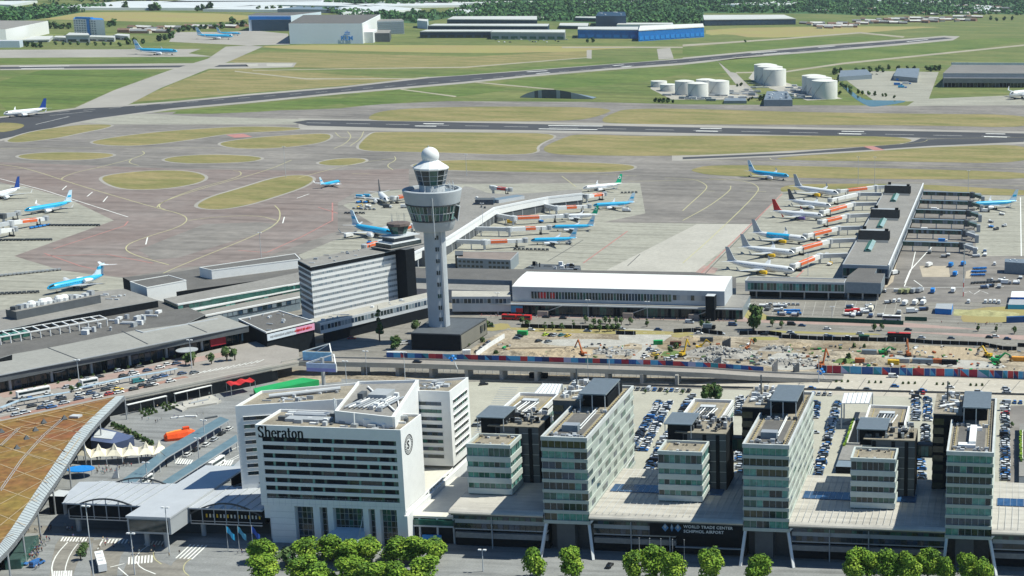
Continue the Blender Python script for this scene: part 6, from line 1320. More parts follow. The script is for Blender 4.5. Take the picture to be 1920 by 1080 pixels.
# plaza canopies
CG = mat('canopy_glass', (.14, .21, .24), .3, .12, .3, spec=.5)
for pts, z, lab in (([(413, 782), (430, 788), (313, 858), (300, 847)], 4.2, 'upper end of the long teal glass canopy crossing the plaza'), ([(300, 850), (313, 858), (240, 917), (213, 912)], 4.2, 'lower end of the long teal canopy near the station hall'),
                    ([(443, 816), (446, 828), (308, 917), (287, 915)], 4.0, 'middle teal glass canopy beside the taxi lane'), ([(450, 866), (450, 878), (417, 898), (395, 905), (372, 906)], 4.0, 'short teal canopy next to the hotel corner')):
    P = ccw([tuple(W(x, y, z)[:2]) for x, y in pts]); r = rootof('glass_canopy', P, 0, lab, 'canopy', 'teal canopies on the plaza')
    mb = MB(); mb.prism(P, z, z+.25, CG); part(mb, 'roof', r)
    a, b = W(*pts[1], z), W(*pts[2], z); n = int((a-b).length/6)
    for i in range(n+1): p = a.lerp(b, i/max(1, n)); mb = MB(); mb.bar((p.x-.8, p.y+.4, 0), (p.x-.8, p.y+.4, z), .3, LGR); part(mb, 'post', r)
    mb = MB(); mb.bar(a, b, .5, MET, .4); part(mb, 'edge_beam', r)
# tented canopy
r = empty('tent_canopy', W(228, 870), 0, 'cream tented canopy with six peaks on the plaza', 'canopy'); mb = MB()
base0 = [X5([(x, y)])[0] for x, y in ((440, 372), (512, 370), (597, 367), (687, 362), (777, 356), (862, 350), (925, 352))]
fr_ = [X5([(x, y)])[0] for x, y in ((434, 402), (510, 416), (597, 408), (687, 410), (778, 402), (862, 398), (932, 378))]
pk = X5([(458, 357), (528, 357), (615, 352), (705, 346), (795, 340), (882, 334)])
for i in range(6):
    a, b = W(*base0[i], 4.5), W(*base0[i+1], 4.5); c, d = W(*fr_[i], 3.6), W(*fr_[i+1], 3.6); p = W(*pk[i], 7.8); m = (a+b+c+d)/4; p = Vector((m.x, m.y+.5, 8.2)); sg = [a, (a+b)/2+Vector((0, 0, -.3)), b, (b+d)/2, d, (c+d)/2+Vector((0, .6, .2)), c, (a+c)/2]
    nn_ = len(sg)
    for k in range(nn_): 
        u, v = sg[k], sg[(k+1) % nn_]; mu, mv = p.lerp(u, .35)+Vector((0, 0, -1.1)), p.lerp(v, .35)+Vector((0, 0, -1.1)); mb.face([u, v, mv, mu], CREAM); mb.face([mu, mv, p], CREAM)
part(mb, 'membrane', r); 
for i in range(7): mb = MB(); a = W(*fr_[i], 3.6); mb.bar((a.x, a.y, 0), (a.x, a.y, 3.6), .25, LGR); part(mb, 'post', r)
# orange lifeboat shaped object, pavilion, pool, planters
c = W(337, 822); r = empty('orange_boat_shelter', c, radians(38), 'bright orange boat-shaped shelter on the grey plaza', 'shelter')
OB = mat('bright_orange', (.85, .10, .02), .45); OL = mat('light_orange', (.9, .32, .05), .45)
mb = MB(); mb.loft([[(x, y*w_, z) for y, z in ((-1, 0), (-1.1, 1.2), (-.8, 2.6*h), (-.3, 3.3*h), (.3, 3.3*h), (.8, 2.6*h), (1.1, 1.2), (1, 0))] for x, w_, h in ((-6, 1.2, .7), (-5, 2.3, 1), (-1, 2.9, 1.15), (3, 2.8, 1.2), (5, 2.2, 1), (6.4, .9, .7))], lambda i, j: OL if j == 3 and i in (1, 2, 3) else OB); mb.build('hull', r)
mb = MB(); mb.box(1.5, 4, -1, 1, 3.6, 4.8, OB); mb.box(-5.2, -4.8, -1.2, 1.2, 1.6, 2.6, G1); mb.build('cabin', r)
r, _ = block('plaza_pavilion', 'dark blue and grey low pavilion under the curved roof edge', 'pavilion', Z(0, 720, 3, [(510, 318), (515, 280), (560, 245), (640, 262), (720, 285), (752, 290), (720, 312), (640, 335)]), 4.5, 0, mat('navy_wall', (.05, .07, .13), .6), mat('navy_roof', (.09, .12, .22), .6), 0)
mb = MB(); ps = [W(x, y, 4.7) for x, y in Z(0, 720, 3, [(525, 300), (545, 250), (655, 272), (630, 310)])]; mb.face(ps if (ps[1]-ps[0]).cross(ps[2]-ps[0]).z > 0 else ps[::-1], LGR); part(mb, 'grey_roof_panel', r)
c = W(153, 893); r = empty('blue_awning', c, 0, 'flat bright blue oval awning beside the curved roof', 'awning'); mb = MB(); mb.lathe([(5.2, 3), (5.2, 3.3)], BLU, 24, sy=.75); mb.build('cover', r)
for a in range(4): mb = MB(); mb.tube((4*cos(a*pi/2+.7), 3*sin(a*pi/2+.7), 0), (4*cos(a*pi/2+.7), 3*sin(a*pi/2+.7), 3), .1, MET, n=5); mb.build('post', r)
c = W(217, 898); r = empty('white_sail', c, 0, 'white pointed sail standing by people near the teal canopy', 'sail'); mb = MB(); mb.loft([[(-1.6, 0, .3), (1.2, 0, .3), (1.0, 0, 5.2)], [(-1.4, .3, .3), (1.3, .3, .3), (1.1, .2, 5.2)]], WHT); mb.build('sailcloth', r)
mb = MB(); mb.tube((1.1, .1, 0), (1.1, .1, 5.6), .08, MET, n=5); mb.build('mast', r)
SB_ = mat('stone_bench', (.45, .43, .39), .85)
for pts, lab in ((Z(200, 640, 6, [(860, 680), (1180, 600), (1290, 660), (1240, 690), (900, 745), (860, 720)]), 'pale stone terrace block with ramp on the plaza'), (Z(200, 640, 6, [(700, 712), (850, 775), (900, 745), (770, 690)]), 'lower pale stone steps beside the terrace block')):
    r, P = block('stone_terrace', lab, 'terrace', pts, .9, 0, SB_, SB_, 0); 
mb = MB(); p, q = W(*Z(200, 640, 6, [(930, 700)])[0], .95), W(*Z(200, 640, 6, [(1140, 655)])[0], .95); mb.obox(p, q, 1.4, .92, 1.3, GRYC); mb.build('stone_kerb', None, label='dark low kerb on the pale stone terrace', cat='kerb')
for i, (a, b) in enumerate((((238, 759), (312, 742)), ((327, 738), (396, 722)))):
    a, b = W(*a, 4.9), W(*b, 4.9); r = empty('shelter_roof', a.lerp(b, .5), 0, ['long white strip roof along the dark wall, left one', 'long white strip roof along the dark wall, right one'][i], 'shelter'); mb = MB(); mb.obox(a, b, 1.3, 4.7, 5.0, WHT); p_ = part(mb, 'roof', r); p_.location.z = 0
    r.location.z = 0
    for k in range(4): q = a.lerp(b, k/3); mb = MB(); mb.box(q.x-.1, q.x+.1, q.y-.1, q.y+.1, 0, 4.7, MET); p_ = part(mb, 'post', r)
for x, y, lab in ((333, 784, 'left white concrete bench on the plaza'), (358, 782, 'right white concrete bench on the plaza'), (396, 784, 'dark long bench by the teal canopy')):
    c = W(x, y); mb = MB(); mb.T = Matrix.Rotation(.5 if x < 350 else .1 if x < 380 else .8, 4, 'Z'); m = WHT if x < 390 else DGR; mb.box(-2.6, 2.6, -.5, .5, .15, .7, m); mb.box(-2.3, -1.9, -.4, .4, 0, .15, GRYC); mb.build('bench', None, label=lab, cat='bench', loc=c)
# roofs beyond the hotel
r = empty('green_roofed_shed', W(530, 728), 0, 'long bright green sheeted shelter behind the hotel', 'shelter'); mb = MB(); P = [W(x, y, 3.2) for x, y in ((475, 728), (480, 737), (598, 712), (567, 708))]; mb.prism(ccw([tuple(p[:2]) for p in P]), .3, 3.2, GRN); part(mb, 'sheeting', r)
r = empty('red_awning', W(450, 716), 0, 'wavy bright red awning over seats on the plaza', 'awning'); mb = MB(); a0, a1, b0, b1 = W(424, 717, 5.4), W(468, 708.5, 5.4), W(433, 724, 5.4), W(478, 714, 5.4)
for i in range(10):
    t, u = i/10, (i+1)/10; z0, z1 = .5*sin(i*1.3), .5*sin((i+1)*1.3); q = [b0.lerp(b1, t)+Vector((0, 0, z0)), b0.lerp(b1, u)+Vector((0, 0, z1)), a0.lerp(a1, u)+Vector((0, 0, z1)), a0.lerp(a1, t)+Vector((0, 0, z0))]; mb.face(q, REDP); mb.face([p-Vector((0, 0, .15)) for p in q[::-1]], REDP)
part(mb, 'canvas', r)
for q in (a0, a1, b0, b1): mb = MB(); mb.tube((q.x, q.y, 0), (q.x, q.y, 5.4), .12, MET, n=5); part(mb, 'post', r)
# glazed bus shelter lower left
r, _ = block('glass_shelter', 'long dark green glass shelter roof where people queue at lower left', 'shelter', Z(0, 900, 6, [(50, 905), (250, 640), (430, 620), (230, 890)]), 3.6, 0, G2, mat('dark_green_glass', (.05, .09, .085), .35, .2, .5), 0)
# billboards on trusses
for i, (bx, by, x0, y0, x1, y1, z0, z1, m1, m2, lab) in enumerate(((597, 700, 565, 669, 623, 669, 3.5, 11, mat('poster_blue', (.28, .55, .80), .5, .15, .5), mat('poster_red', (.70, .14, .10), .5, .2, .5), 'large blue and red poster on a white triangular truss beside the viaduct'),
                                       (606, 742, 569, 713, 628, 716, 12, 16, mat('poster_grey_blue', (.50, .60, .80), .5, .1, .3), mat('poster_violet', (.34, .34, .68), .5), 'pale blue-grey poster on a mast just behind the hotel roof'))):
    c = W(bx, by); r = empty('poster_board', c, 0, lab, 'poster board', 'truss poster boards'); 
    hw = (W(x1, by, 8)-W(x0, by, 8)).length/2
    mb = MB(); mb.box(-hw, hw, -.3, .1, z0+(z1-z0)*.42, z1, m1); mb.box(-hw, hw, -.32, .12, z0, z0+(z1-z0)*.42, m2); mb.build('panel', r)
    mb = MB(); mb.bar((-hw, .2, z1), (hw*.6, 5, z1+3.2), .4, WHT); mb.bar((hw, .2, z1), (hw*.6, 5, z1+3.2), .5, WHT); mb.bar((hw+.2, 0, z0), (hw+.2, 0, z1), .5, WHT); mb.bar((-hw, .2, z1), (-hw-2, 4, z0+2), .4, WHT); mb.bar((hw*.6, 5, z1+3.2), (-hw-2, 4, z0+2), .35, WHT); mb.build('truss', r)
    mb = MB(); mb.tube((0, 1.5, 0), (0, 1.5, z1+2.5 if i else z0+1), .9, MET, n=10); mb.build('mast', r)
# ================================================================ vegetation
LG = [mat('leaf_bright', (.25, .36, .035), .7, .15, .4), mat('leaf_mid', (.14, .255, .02), .75, .15, .4), mat('leaf_dark', (.085, .17, .02), .8, .15, .4)]
LD = [mat('leaf_dark_green', (.055, .115, .03), .8, .2, .3), mat('leaf_deep', (.035, .085, .025), .8, .2, .3), mat('leaf_olive', (.10, .15, .04), .8, .2, .3)]
LO = [mat('leaf_olive_a', (.13, .19, .06), .8, .2, .3), mat('leaf_olive_b', (.08, .13, .04), .8, .2, .3), LD[1]]
BRK = mat('bark', (.10, .08, .06), .9)
def crown(seed, R, H, z0, n, leaf, ms, lobes=7, cone=0):
    rr = random.Random(seed); mb = MB(); L = []
    for i in range(lobes):
        a = rr.uniform(0, 2*pi); q = rr.uniform(.1, .62); zz = rr.uniform(.18, .8); k = 1-cone*zz
        L.append((Vector((R*q*cos(a)*k, R*q*sin(a)*k, z0+H*zz)), R*rr.uniform(.38, .6)*k, rr.choice((0, 0, 1, 1, 2))))
    for i in range(n):
        c, s, mi = rr.choice(L); d = Vector((rr.gauss(0, 1), rr.gauss(0, 1), rr.gauss(0, 1))).normalized(); p = c+d*s*rr.uniform(.6, 1.06)
        if p.z < z0*.7: continue
        u = Vector((rr.gauss(0, 1), rr.gauss(0, 1), rr.gauss(0, .6))).normalized(); nrm = (d*.8+Vector((rr.gauss(0, .5), rr.gauss(0, .5), rr.gauss(.3, .4)))).normalized(); u = (u-nrm*u.dot(nrm)).normalized(); v = nrm.cross(u); h = leaf*rr.uniform(.6, 1.3)
        mb.face([p-u*h-v*h*.5, p+u*h-v*h*.6, p+u*h*.8+v*h*.6, p-u*h*.7+v*h*.5], ms[(mi if rr.random() < .75 else rr.randrange(3))])
    return mb
def trunk(R, H, z0):
    mb = MB(); mb.tube((0, 0, 0), (0, 0, z0+H*.4), .04*H+.06, BRK, .03*H, n=7)
    for i in range(5): a = i*1.26+.3; mb.tube((0, 0, z0+i*.3), (R*.5*cos(a), R*.5*sin(a), z0+H*(.35+.08*i)), .1, BRK, .04, n=5)
    return mb
TV = {}
for key, R, H, z0, n, leaf, ms, cone in (('b0', 4.2, 8.0, 1.5, 3600, .30, LG, .3), ('b1', 4.5, 8.6, 1.6, 4000, .30, LG, .45), ('b2', 4.1, 7.4, 1.5, 3300, .30, LG, .25), ('d0', 4.5, 7.5, 1.8, 900, .6, LD, .2), ('o0', 2.2, 4.6, 1.0, 260, .45, LO, .2), ('o1', 1.5, 6.5, .8, 240, .42, LO, .6), ('s0', 1.0, 1.4, 0.1, 90, .3, LO, 0), ('f0', 5.5, 8.5, .5, 70, 2.0, LD, .2), ('f1', 6.5, 10, .5, 80, 2.2, LD, .3)):
    TV[key] = (crown(hash(key) % 99 if False else sum(map(ord, key)), R, H, z0, n, leaf, ms, 14 if key[0] == 'b' else 6, cone).mesh('crown'), trunk(R, H, z0).mesh('trunk'))
def tree(key, c, label, group=None, sc=1.0, name='tree', cat='tree', rz=None):
    r = empty(name, c, random.uniform(0, 6.28) if rz is None else rz, label, cat, group, sc)
    for nme, me in zip(('crown', 'trunk'), TV[key]): o = bpy.data.objects.new(nme, me); COL.objects.link(o); o.parent = r
    if group and 'hotel' in group: r.scale = (sc*1.18, sc*1.2, sc*.8)
    return r
def at(x, y, z): p = W(x, y, z); return Vector((p.x, p.y, 0))
back = [(492, 1021), (535, 1030), (572, 1024), (618, 1020), (655, 1030), (690, 1024), (735, 1022), (775, 1024), (815, 1026)]; front = [(495, 1060), (568, 1058), (603, 1070), (660, 1066), (702, 1070), (745, 1066), (792, 1066)]
ORD = ('leftmost', 'second', 'third', 'fourth', 'fifth', 'sixth', 'seventh', 'eighth', 'ninth', 'tenth', 'eleventh', 'twelfth', 'thirteenth', 'fourteenth', 'fifteenth', 'sixteenth', 'seventeenth', 'eighteenth', 'nineteenth', 'twentieth')
def nth(i): return ORD[i] if i < len(ORD) else '%dth' % (i+1)
for i, (x, y) in enumerate(back): tree('b%d' % (i % 3) if i != 1 else 'o0', at(x, y+3, 5.5), nth(i)+' bright green tree from the left, row right under the hotel', 'bright green trees in front of the hotel', 1.25 if i != 1 else 1.8)
for i, (x, y) in enumerate(front): tree('b%d' % ((i+1) % 3), at(x, y+4, 5.5), nth(i)+' bright green tree from the left, front row cut by the bottom edge', 'bright green trees in front of the hotel', 1.35)
for i, (x, y, s) in enumerate(((1005, 1052, 1), (1072, 1058, 1), (1187, 1058, .95), (1230, 1054, 1.05), (1262, 1066, .95), (1332, 1062, 1.05), (1418, 1064, 1.0), (1600, 1060, .95), (1628, 1055, .95), (1665, 1060, 1), (1702, 1064, .9), (1740, 1054, .95), (1775, 1060, .85), (1815, 1064, .9), (1846, 1072, .9))):
    tree('b%d' % (i % 3), at(x, y, 6.5), nth(i)+' bright green tree from the left in front of the office towers', 'bright green trees in front of the office towers', s*1.36)
tree('d0', at(1413, 604, 5), 'large dark green tree at the corner right of the white hall', sc=1.6); tree('d0', at(741, 642, 4), 'dark green tree left of the black tower base', sc=.8); tree('o0', at(781, 612, 4), 'round olive tree at the foot of the control tower', sc=1.6)
cf = empty('conifer', at(712, 640, 0), 0, 'tall narrow conifer left of the control tower', 'tree'); crown(5, 2.6, 20, 1.5, 700, .6, LD, 14, .75).build('crown', cf); mb = MB(); mb.tube((0, 0, 0), (0, 0, 20), .4, BRK, .1); mb.build('trunk', cf)
mid = [(1021, 612, 'o1'), (1036, 611, 'o1'), (1052, 612, 'o0'), (1076, 608, 'o1'), (1097, 598, 'o0'), (1113, 603, 'o0'), (1124, 605, 'o0'), (1135, 599, 'o0'), (1143, 600, 'o1'), (1154, 600, 'o0'), (1165, 601, 'o0'), (1181, 601, 'o0'), (1108, 614, 'o0'), (1124, 614, 'o0'), (1138, 614, 'o0'), (1150, 613, 'o0'), (1160, 612, 'o0'), (1213, 605, 'o1'), (1316, 606, 'o0'), (1326, 608, 'o0'), (980, 600, 'o0'), (988, 606, 'o0'),
       (1448, 605, 'o0'), (1466, 608, 'o0'), (1640, 613, 'o0'), (1652, 612, 'o0'), (1834, 614, 'o1'), (1868, 615, 'o1'), (1902, 618, 'o0'), (1380, 596, 's0'), (910, 612, 's0')]
for i, (x, y, k) in enumerate(mid): tree(k, at(x, y, 2.5), nth(i)+' small olive-green tree from the left along the road beside the building site', 'young trees beside the building site', .95)
for i, (x, y, s) in enumerate(((348, 677, 1.2), (362, 678, 1.5), (396, 675, 1.2), (425, 670, 1.6), (440, 668, 1.3), (133, 728, .7), (149, 722, .7), (150, 1035, 1.0), (160, 1025, 1.0))):
    t = tree('o0', (at(x, y, 3) if x < 200 and y > 900 else W(x, y, 9)-Vector((0, 0, 2))), nth(i)+' bushy green tree on the raised forecourt and road islands at left', 'trees on the raised forecourt', s)
for i, (x, y, s) in enumerate(((1320, 740, .8), (1333, 738, .9), (1347, 740, .8), (1210, 727, .5), (1280, 728, .5), (1250, 728, .45), (1410, 733, .5), (1897, 790, .6), (880, 640, .4))):
    tree('d0' if i < 3 else 'o0', at(x, y, 3), nth(i)+' dark leafy tree at the edge of the car parks', 'trees at the car parks', s)
# planters on the plaza, shrubs on the highway
k = 0
for bx, by in ((268, 770), (308, 760)):
    for i in range(4):
        for j in range(3): tree('s0', at(bx+i*7+j*5-6, by-i*2.2+j*4.5, .5), 'low green planted bush in the %s planter patch on the grey plaza' % ('left' if bx < 300 else 'right'), 'planter bushes on the plaza', 1.0, 'bush', 'bush')
for i in range(12): tree('s0', at(212+i*6.5, 797+i*3.2+random.uniform(-2, 2), .5), nth(i)+' yellow-green bush from the left beside the dark blue pavilion', 'bushes by the pavilion', 1.5, 'bush', 'bush')
k = 0
for gx in (1502, 1568, 1630, 1693, 1757, 1820):
    for j in range(3): tree('s0', at(gx+j*11, 713+(gx-1500)*.028, .5), nth(k)+' small round shrub from the left along the highway middle', 'shrubs in the highway middle', .9, 'bush', 'bush'); k += 1
for i in range(16): tree('s0', at(20+i*22, 735-i*4.9, 8)+Vector((0, 0, 7)), nth(i)+' small kerb shrub from the left along the departure hall front', 'kerb shrubs by the departure hall', .8, 'bush', 'bush')
# far single trees and hedges
rr = random.Random(11); k = 0
for (x0, y0, x1, y1, n, s) in ((60, 15, 180, 13, 9, 1.4), (225, 17, 240, 17, 1, 2.0), (276, 18, 296, 18, 3, 1.9), (368, 18, 398, 18, 4, 1.9), (180, 11, 210, 14, 3, 1.2), (478, 17, 640, 20, 8, 1.3), (42, 84, 80, 86, 5, .9), (90, 50, 135, 52, 5, 1.3), (205, 50, 215, 44, 2, 1.4), (95, 80, 230, 83, 9, .7), (236, 80, 275, 80, 3, 1.2), (298, 75, 325, 68, 5, 1.2), (310, 60, 400, 50, 9, 1.1), (400, 52, 465, 46, 8, 1.2),
                             (430, 40, 440, 40, 2, 1.3), (1560, 137, 1575, 133, 3, 1.1), (1600, 133, 1660, 131, 5, .8), (1740, 130, 1765, 130, 4, .9), (1560, 150, 1600, 170, 7, .7), (1435, 182, 1420, 185, 3, .6), (1390, 78, 1405, 76, 1, .6), (1225, 186, 1265, 190, 5, .6), (1592, 170, 1680, 180, 8, .55), (1560, 160, 1575, 176, 4, .6), (1380, 160, 1395, 158, 2, .5), (1640, 128, 1760, 127, 7, .7), (480, 20, 520, 16, 3, 1.3), (1400, 188, 1412, 180, 2, .5), (1100, 76, 1112, 77, 2, .8), (1850, 37, 1900, 36, 4, 1.2)):
    for i in range(n):
        t = (i+.5)/n; tree('f%d' % rr.randrange(2), at(x0+(x1-x0)*t+rr.uniform(-3, 3), y0+(y1-y0)*t+rr.uniform(-1, 1), 3), 'far dark green tree number %d among the distant buildings and fields' % (k+1), 'far scattered trees', s*rr.uniform(.8, 1.2)); k += 1
# woods on the horizon, one mass
rr = random.Random(21); mb = MB(); WD = [mat('leaf_far_dark', (.04, .11, .045), .9, .3, .01), mat('leaf_far_green', (.085, .19, .055), .9, .3, .01), mat('leaf_far_mid', (.055, .14, .045), .9, .3, .01)]
def wood(poly, n, hh=11):
    xs = [p[0] for p in poly]; ys = [p[1] for p in poly]; c = 0
    while c < n:
        x, y = rr.uniform(min(xs), max(xs)), rr.uniform(min(ys), max(ys)); ins = False
        for i in range(len(poly)):
            x1, y1 = poly[i]; x2, y2 = poly[i-1]
            if (y1 > y) != (y2 > y) and x < (x2-x1)*(y-y1)/(y2-y1)+x1: ins = not ins
        if not ins: continue
        c += 1; p = W(x, y, 0); s = rr.uniform(.7, 1.35)*hh*(1+(.5 if y < 8 else 0)); m = rr.choice(WD)
        for k in range(11):
            d = Vector((rr.gauss(0, 1), rr.gauss(0, 1), rr.gauss(0, 1))).normalized(); q = Vector((p.x, p.y, s*.55))+Vector((d.x*s*.5, d.y*s*.5, d.z*s*.42)); h = s*rr.uniform(.16, .3)
            nr = (d+Vector((rr.gauss(0, .3), rr.gauss(0, .3), rr.gauss(.2, .3)))).normalized(); u = nr.orthogonal().normalized(); v = nr.cross(u); mb.face([q-u*h-v*h, q+u*h-v*h*.8, q+u*h+v*h, q-u*h*.8+v*h], m if rr.random() < .8 else rr.choice(WD))
wood([(-20, 40), (-20, 22), (60, 18), (160, 22), (90, 34), (30, 40)], 260); wood([(640, 34), (700, 26), (780, 26), (860, 22), (860, 30), (780, 44), (680, 36)], 160); wood([(600, 22), (700, 24), (640, 30)], 40)
wood([(860, 34), (860, 14), (960, 8), (1100, 6), (1300, 8), (1560, 12), (1960, 10), (1960, 30), (1860, 28), (1600, 30), (1560, 26), (1320, 24), (1180, 34), (1040, 40), (900, 38)], 2600); wood([(1180, 48), (1180, 30), (1320, 26), (1310, 44)], 260)
wood([(880, 14), (1100, 4), (1960, -4), (1960, 12), (1300, 10)], 1100, 13); wood([(600, 8), (900, 0), (1300, -8), (1960, -14), (1960, -4), (1100, 4), (720, 12)], 900, 14); wood([(-20, 6), (300, -4), (900, -16), (1960, -24), (1960, -12), (900, -2), (300, 3)], 700, 15)
wood([(80, 16), (200, 13), (205, 17), (90, 21)], 70)
WF = mat('wood_floor', (.05, .12, .045), .95, .3, .01)
sheet('wood_ground', [[(860, 36), (860, 14), (960, 8), (1100, 4), (1960, -4), (1960, 28), (1860, 26), (1600, 28), (1560, 26), (1320, 24), (1320, 44), (1180, 46), (1040, 40)], [(-20, 40), (-20, 22), (60, 18), (160, 22), (90, 34), (30, 40)], [(640, 34), (700, 26), (860, 22), (860, 30), (780, 44)], [(600, 8), (900, 0), (1300, -8), (1960, -14), (1960, -4), (1100, 4), (720, 12)]], .12, WF, 0)
mb.build('distant_wood', kind='stuff', label='dense dark green woods along the horizon', cat='wood')
# village and small far buildings
RF = [mat('village_roof_brown', (.20, .13, .10), .9), mat('village_roof_grey', (.20, .21, .22), .9), mat('village_roof_pale', (.55, .54, .52), .8)]; WL = [mat('village_brick', (.30, .17, .12), .9), CLD, mat('village_cream', (.55, .50, .42), .9)]
rr = random.Random(31); VH = []
for i in range(9):
    mb = MB(); a, b, h = rr.uniform(7, 20), rr.uniform(5, 8), rr.uniform(3.5, 6); mb.box(-a, a, -b, b, 0, h, rr.choice(WL)); w_ = mb.mesh('wall'); mb = MB(); rf = RF[i % 3]; ov = .5
    mb.face([(-a-ov, -b-ov, h), (a+ov, -b-ov, h), (a+ov, 0, h+3.5), (-a-ov, 0, h+3.5)], rf); mb.face([(a+ov, b+ov, h), (-a-ov, b+ov, h), (-a-ov, 0, h+3.5), (a+ov, 0, h+3.5)], rf); mb.face([(-a, -b, h), (-a, 0, h+3.4), (-a, b, h)], WL[0]); mb.face([(a, -b, h), (a, b, h), (a, 0, h+3.4)], WL[0])
    VH.append((w_, mb.mesh('roof'), ('brown', 'grey', 'pale')[i % 3]))
k = 0
for (x0, y0, x1, y1, n) in ((1605, 46, 1830, 38, 22), (1600, 40, 1840, 33, 18), (1500, 46, 1600, 48, 8), (240, 56, 460, 50, 12), (225, 62, 330, 60, 7), (1700, 28, 1900, 24, 10), (1790, 12, 1900, 18, 16), (1500, 22, 1660, 18, 8), (1140, 10, 1300, 6, 5), (1530, 52, 1600, 50, 10), (900, 66, 1080, 67, 0), (1000, 35, 1040, 36, 3)):
    for i in range(n):
        t = (i+.5)/n; c = W(x0+(x1-x0)*t+rr.uniform(-4, 4), y0+(y1-y0)*t+rr.uniform(-2, 2)); w_, f_, cn = VH[(i*4+k) % 9]; k += 1
        r = empty('house', c, rr.uniform(-.5, .5), '%s-roofed small building number %d in the far rows beyond the runways' % (cn, k), 'house', 'far village buildings')
        for nme, me in (('wall', w_), ('roof', f_)): o = bpy.data.objects.new(nme, me); COL.objects.link(o); o.parent = r
# ================================================================ vehicles
CC = {'dark blue': (.03, .07, .16), 'black': (.015, .015, .018), 'white': (.75, .75, .74), 'silver': (.48, .51, .55), 'grey': (.17, .19, .21), 'red': (.45, .02, .02), 'blue': (.04, .15, .40), 'yellow': (.75, .52, .03), 'lime': (.55, .75, .05), 'teal': (.03, .20, .22)}
CM = {k: mat('car_paint_'+k.replace(' ', '_'), v, .3, .03, 1, spec=.6) for k, v in CC.items()}
CGL = mat('car_glass', (.02, .025, .03), .12, .1, 1, spec=.7)
CPR = {}
def car_meshes(col, van=False):
    if (col, van) in CPR: return CPR[(col, van)]
    m = CM[col]; b = MB(); L, Wd, H = (2.2, .88, 1.45) if not van else (2.6, .98, 2.1)
    bh = .78 if not van else 1.15
    b.loft([[(x, y*Wd, z) for y, z in ((-1, .28), (-1, h*.75), (-.86, h), (.86, h), (1, h*.75), (1, .28))] for x, h in ((-L, bh*.86), (-L*.95, bh), (L*.5, bh), (L*.92, bh*.82), (L, bh*.6))], m)
    x0, x1, x2, x3 = (-L*.9, -L*.62, L*.18, L*.52) if not van else (-L*.97, -L*.93, L*.45, L*.75)
    b.loft([[(x, y*Wd*.86*k, z) for y, z in ((-1, H-.06), (-.9, H), (.9, H), (1, H-.06))] for x, k in ((x1, .86), (x2, .86))], m)
    for sx in (-L*.6, L*.62):
        for sy in (-Wd, Wd): b.loft([[(sx+.31*cos(2*pi*j/10), sy+t, .31+.31*sin(2*pi*j/10)) for j in range(10)] for t in (-.1, .06)], TYR)
    g = MB(); bb = [(x0, -Wd*.92, bh-.02), (x3, -Wd*.92, bh-.02), (x3, Wd*.92, bh-.02), (x0, Wd*.92, bh-.02)]; tt = [(x1, -Wd*.74, H-.07), (x2, -Wd*.74, H-.07), (x2, Wd*.74, H-.07), (x1, Wd*.74, H-.07)]
    for i in range(4): j = (i+1) % 4; g.face([bb[i], bb[j], tt[j], tt[i]], CGL if not (van and i in (0, 2)) else CGL)
    if van: b.box(-L*.96, L*.1, -Wd*.9, Wd*.9, bh-.03, H-.04, m)
    CPR[(col, van)] = (b.mesh('body'), g.mesh('window')); return CPR[(col, van)]
NCAR = 0
def car(c, h, col, label, group=None, van=False, name='parked_car'):
    global NCAR; NCAR += 1; bm, gm = car_meshes(col, van)
    r = bpy.data.objects.new(name, bm); COL.objects.link(r); r.location = (c[0], c[1], c[2] if len(c) > 2 else .14); r.rotation_euler = (0, 0, h)
    o = bpy.data.objects.new('window', gm); COL.objects.link(o); o.parent = r
    return tag(r, label, 'van' if van else 'car', group)
PAL = ['dark blue', 'black', 'grey', 'dark blue', 'silver', 'white', 'black', 'silver', 'grey', 'blue', 'silver', 'white', 'silver', 'blue', 'white']
rr = random.Random(77)
def col_(): return rr.choice(PAL) if rr.random() > .025 else 'red'
rows = [((-161.6, 608), (-166, 680), 'hotel-side row of left car park'), ((-156.6, 608), (-161.2, 680), 'second row of left car park'), ((-148.5, 583), (-153, 692), 'long row by the left lane'), ((-143.8, 583), (-146.5, 640), 'inner row behind the lower block'),
        ((-77.6, 585), (-81.4, 692), 'long row facing the middle tower'), ((-91.7, 688), (-89.3, 662), 'short row behind the middle tower'), ((-44.7, 701), (-42.0, 664), 'left row behind the right blocks'), ((-38.8, 701), (-36.5, 664), 'right row behind the right blocks'), ((-37.2, 658), (-35.4, 632), 'row above the link bridge'),
        ((-36.7, 612), (-34.2, 585), 'row below the link bridge'), ((-129.6, 692), (-124.6, 662), 'left row by middle tower core'), ((-124.8, 692), (-120.5, 662), 'right row by middle tower core'), ((-116.6, 618), (-110, 584), 'row under the first link bridge'), ((-.8, 698), (.4, 588), 'row right of the last tower')]
for (x0, y0), (x1, y1), nm in rows:
    L = abs(y1-y0); n = int(L/2.75)
    for i in range(n):
        if rr.random() < .08: continue
        t = i/n; c = col_(); y = (min(y0, y1)+L*t); x = (x0+(x1-x0)*((y-y0)/(y1-y0)))+rr.uniform(-.3, .3)
        car((x, y), rr.choice((0, pi))+rr.uniform(-.03, .03), c, '%s car, number %d from the near end, %s' % (c, i+1, nm), 'parked cars: '+nm, van=rr.random() < .05)
for x0, x1, y, nm in ((-184, -153, 697, 'top row of left car park'), (-95, -83, 699.5, 'top row right of the middle tower'), (-47, -36, 707, 'top row behind the right blocks'), (1, 12, 697, 'top row at the right edge')):
    n = int((x1-x0)/2.8)
    for i in range(n): c = col_(); car((x0+i*2.8, y), pi/2, c, '%s car, number %d from the left, %s' % (c, i+1, nm), 'parked cars: '+nm, van=(i == 3 and n > 8))
def hd(a, b): d = W(*b)-W(*a); return atan2(d.y, d.x)
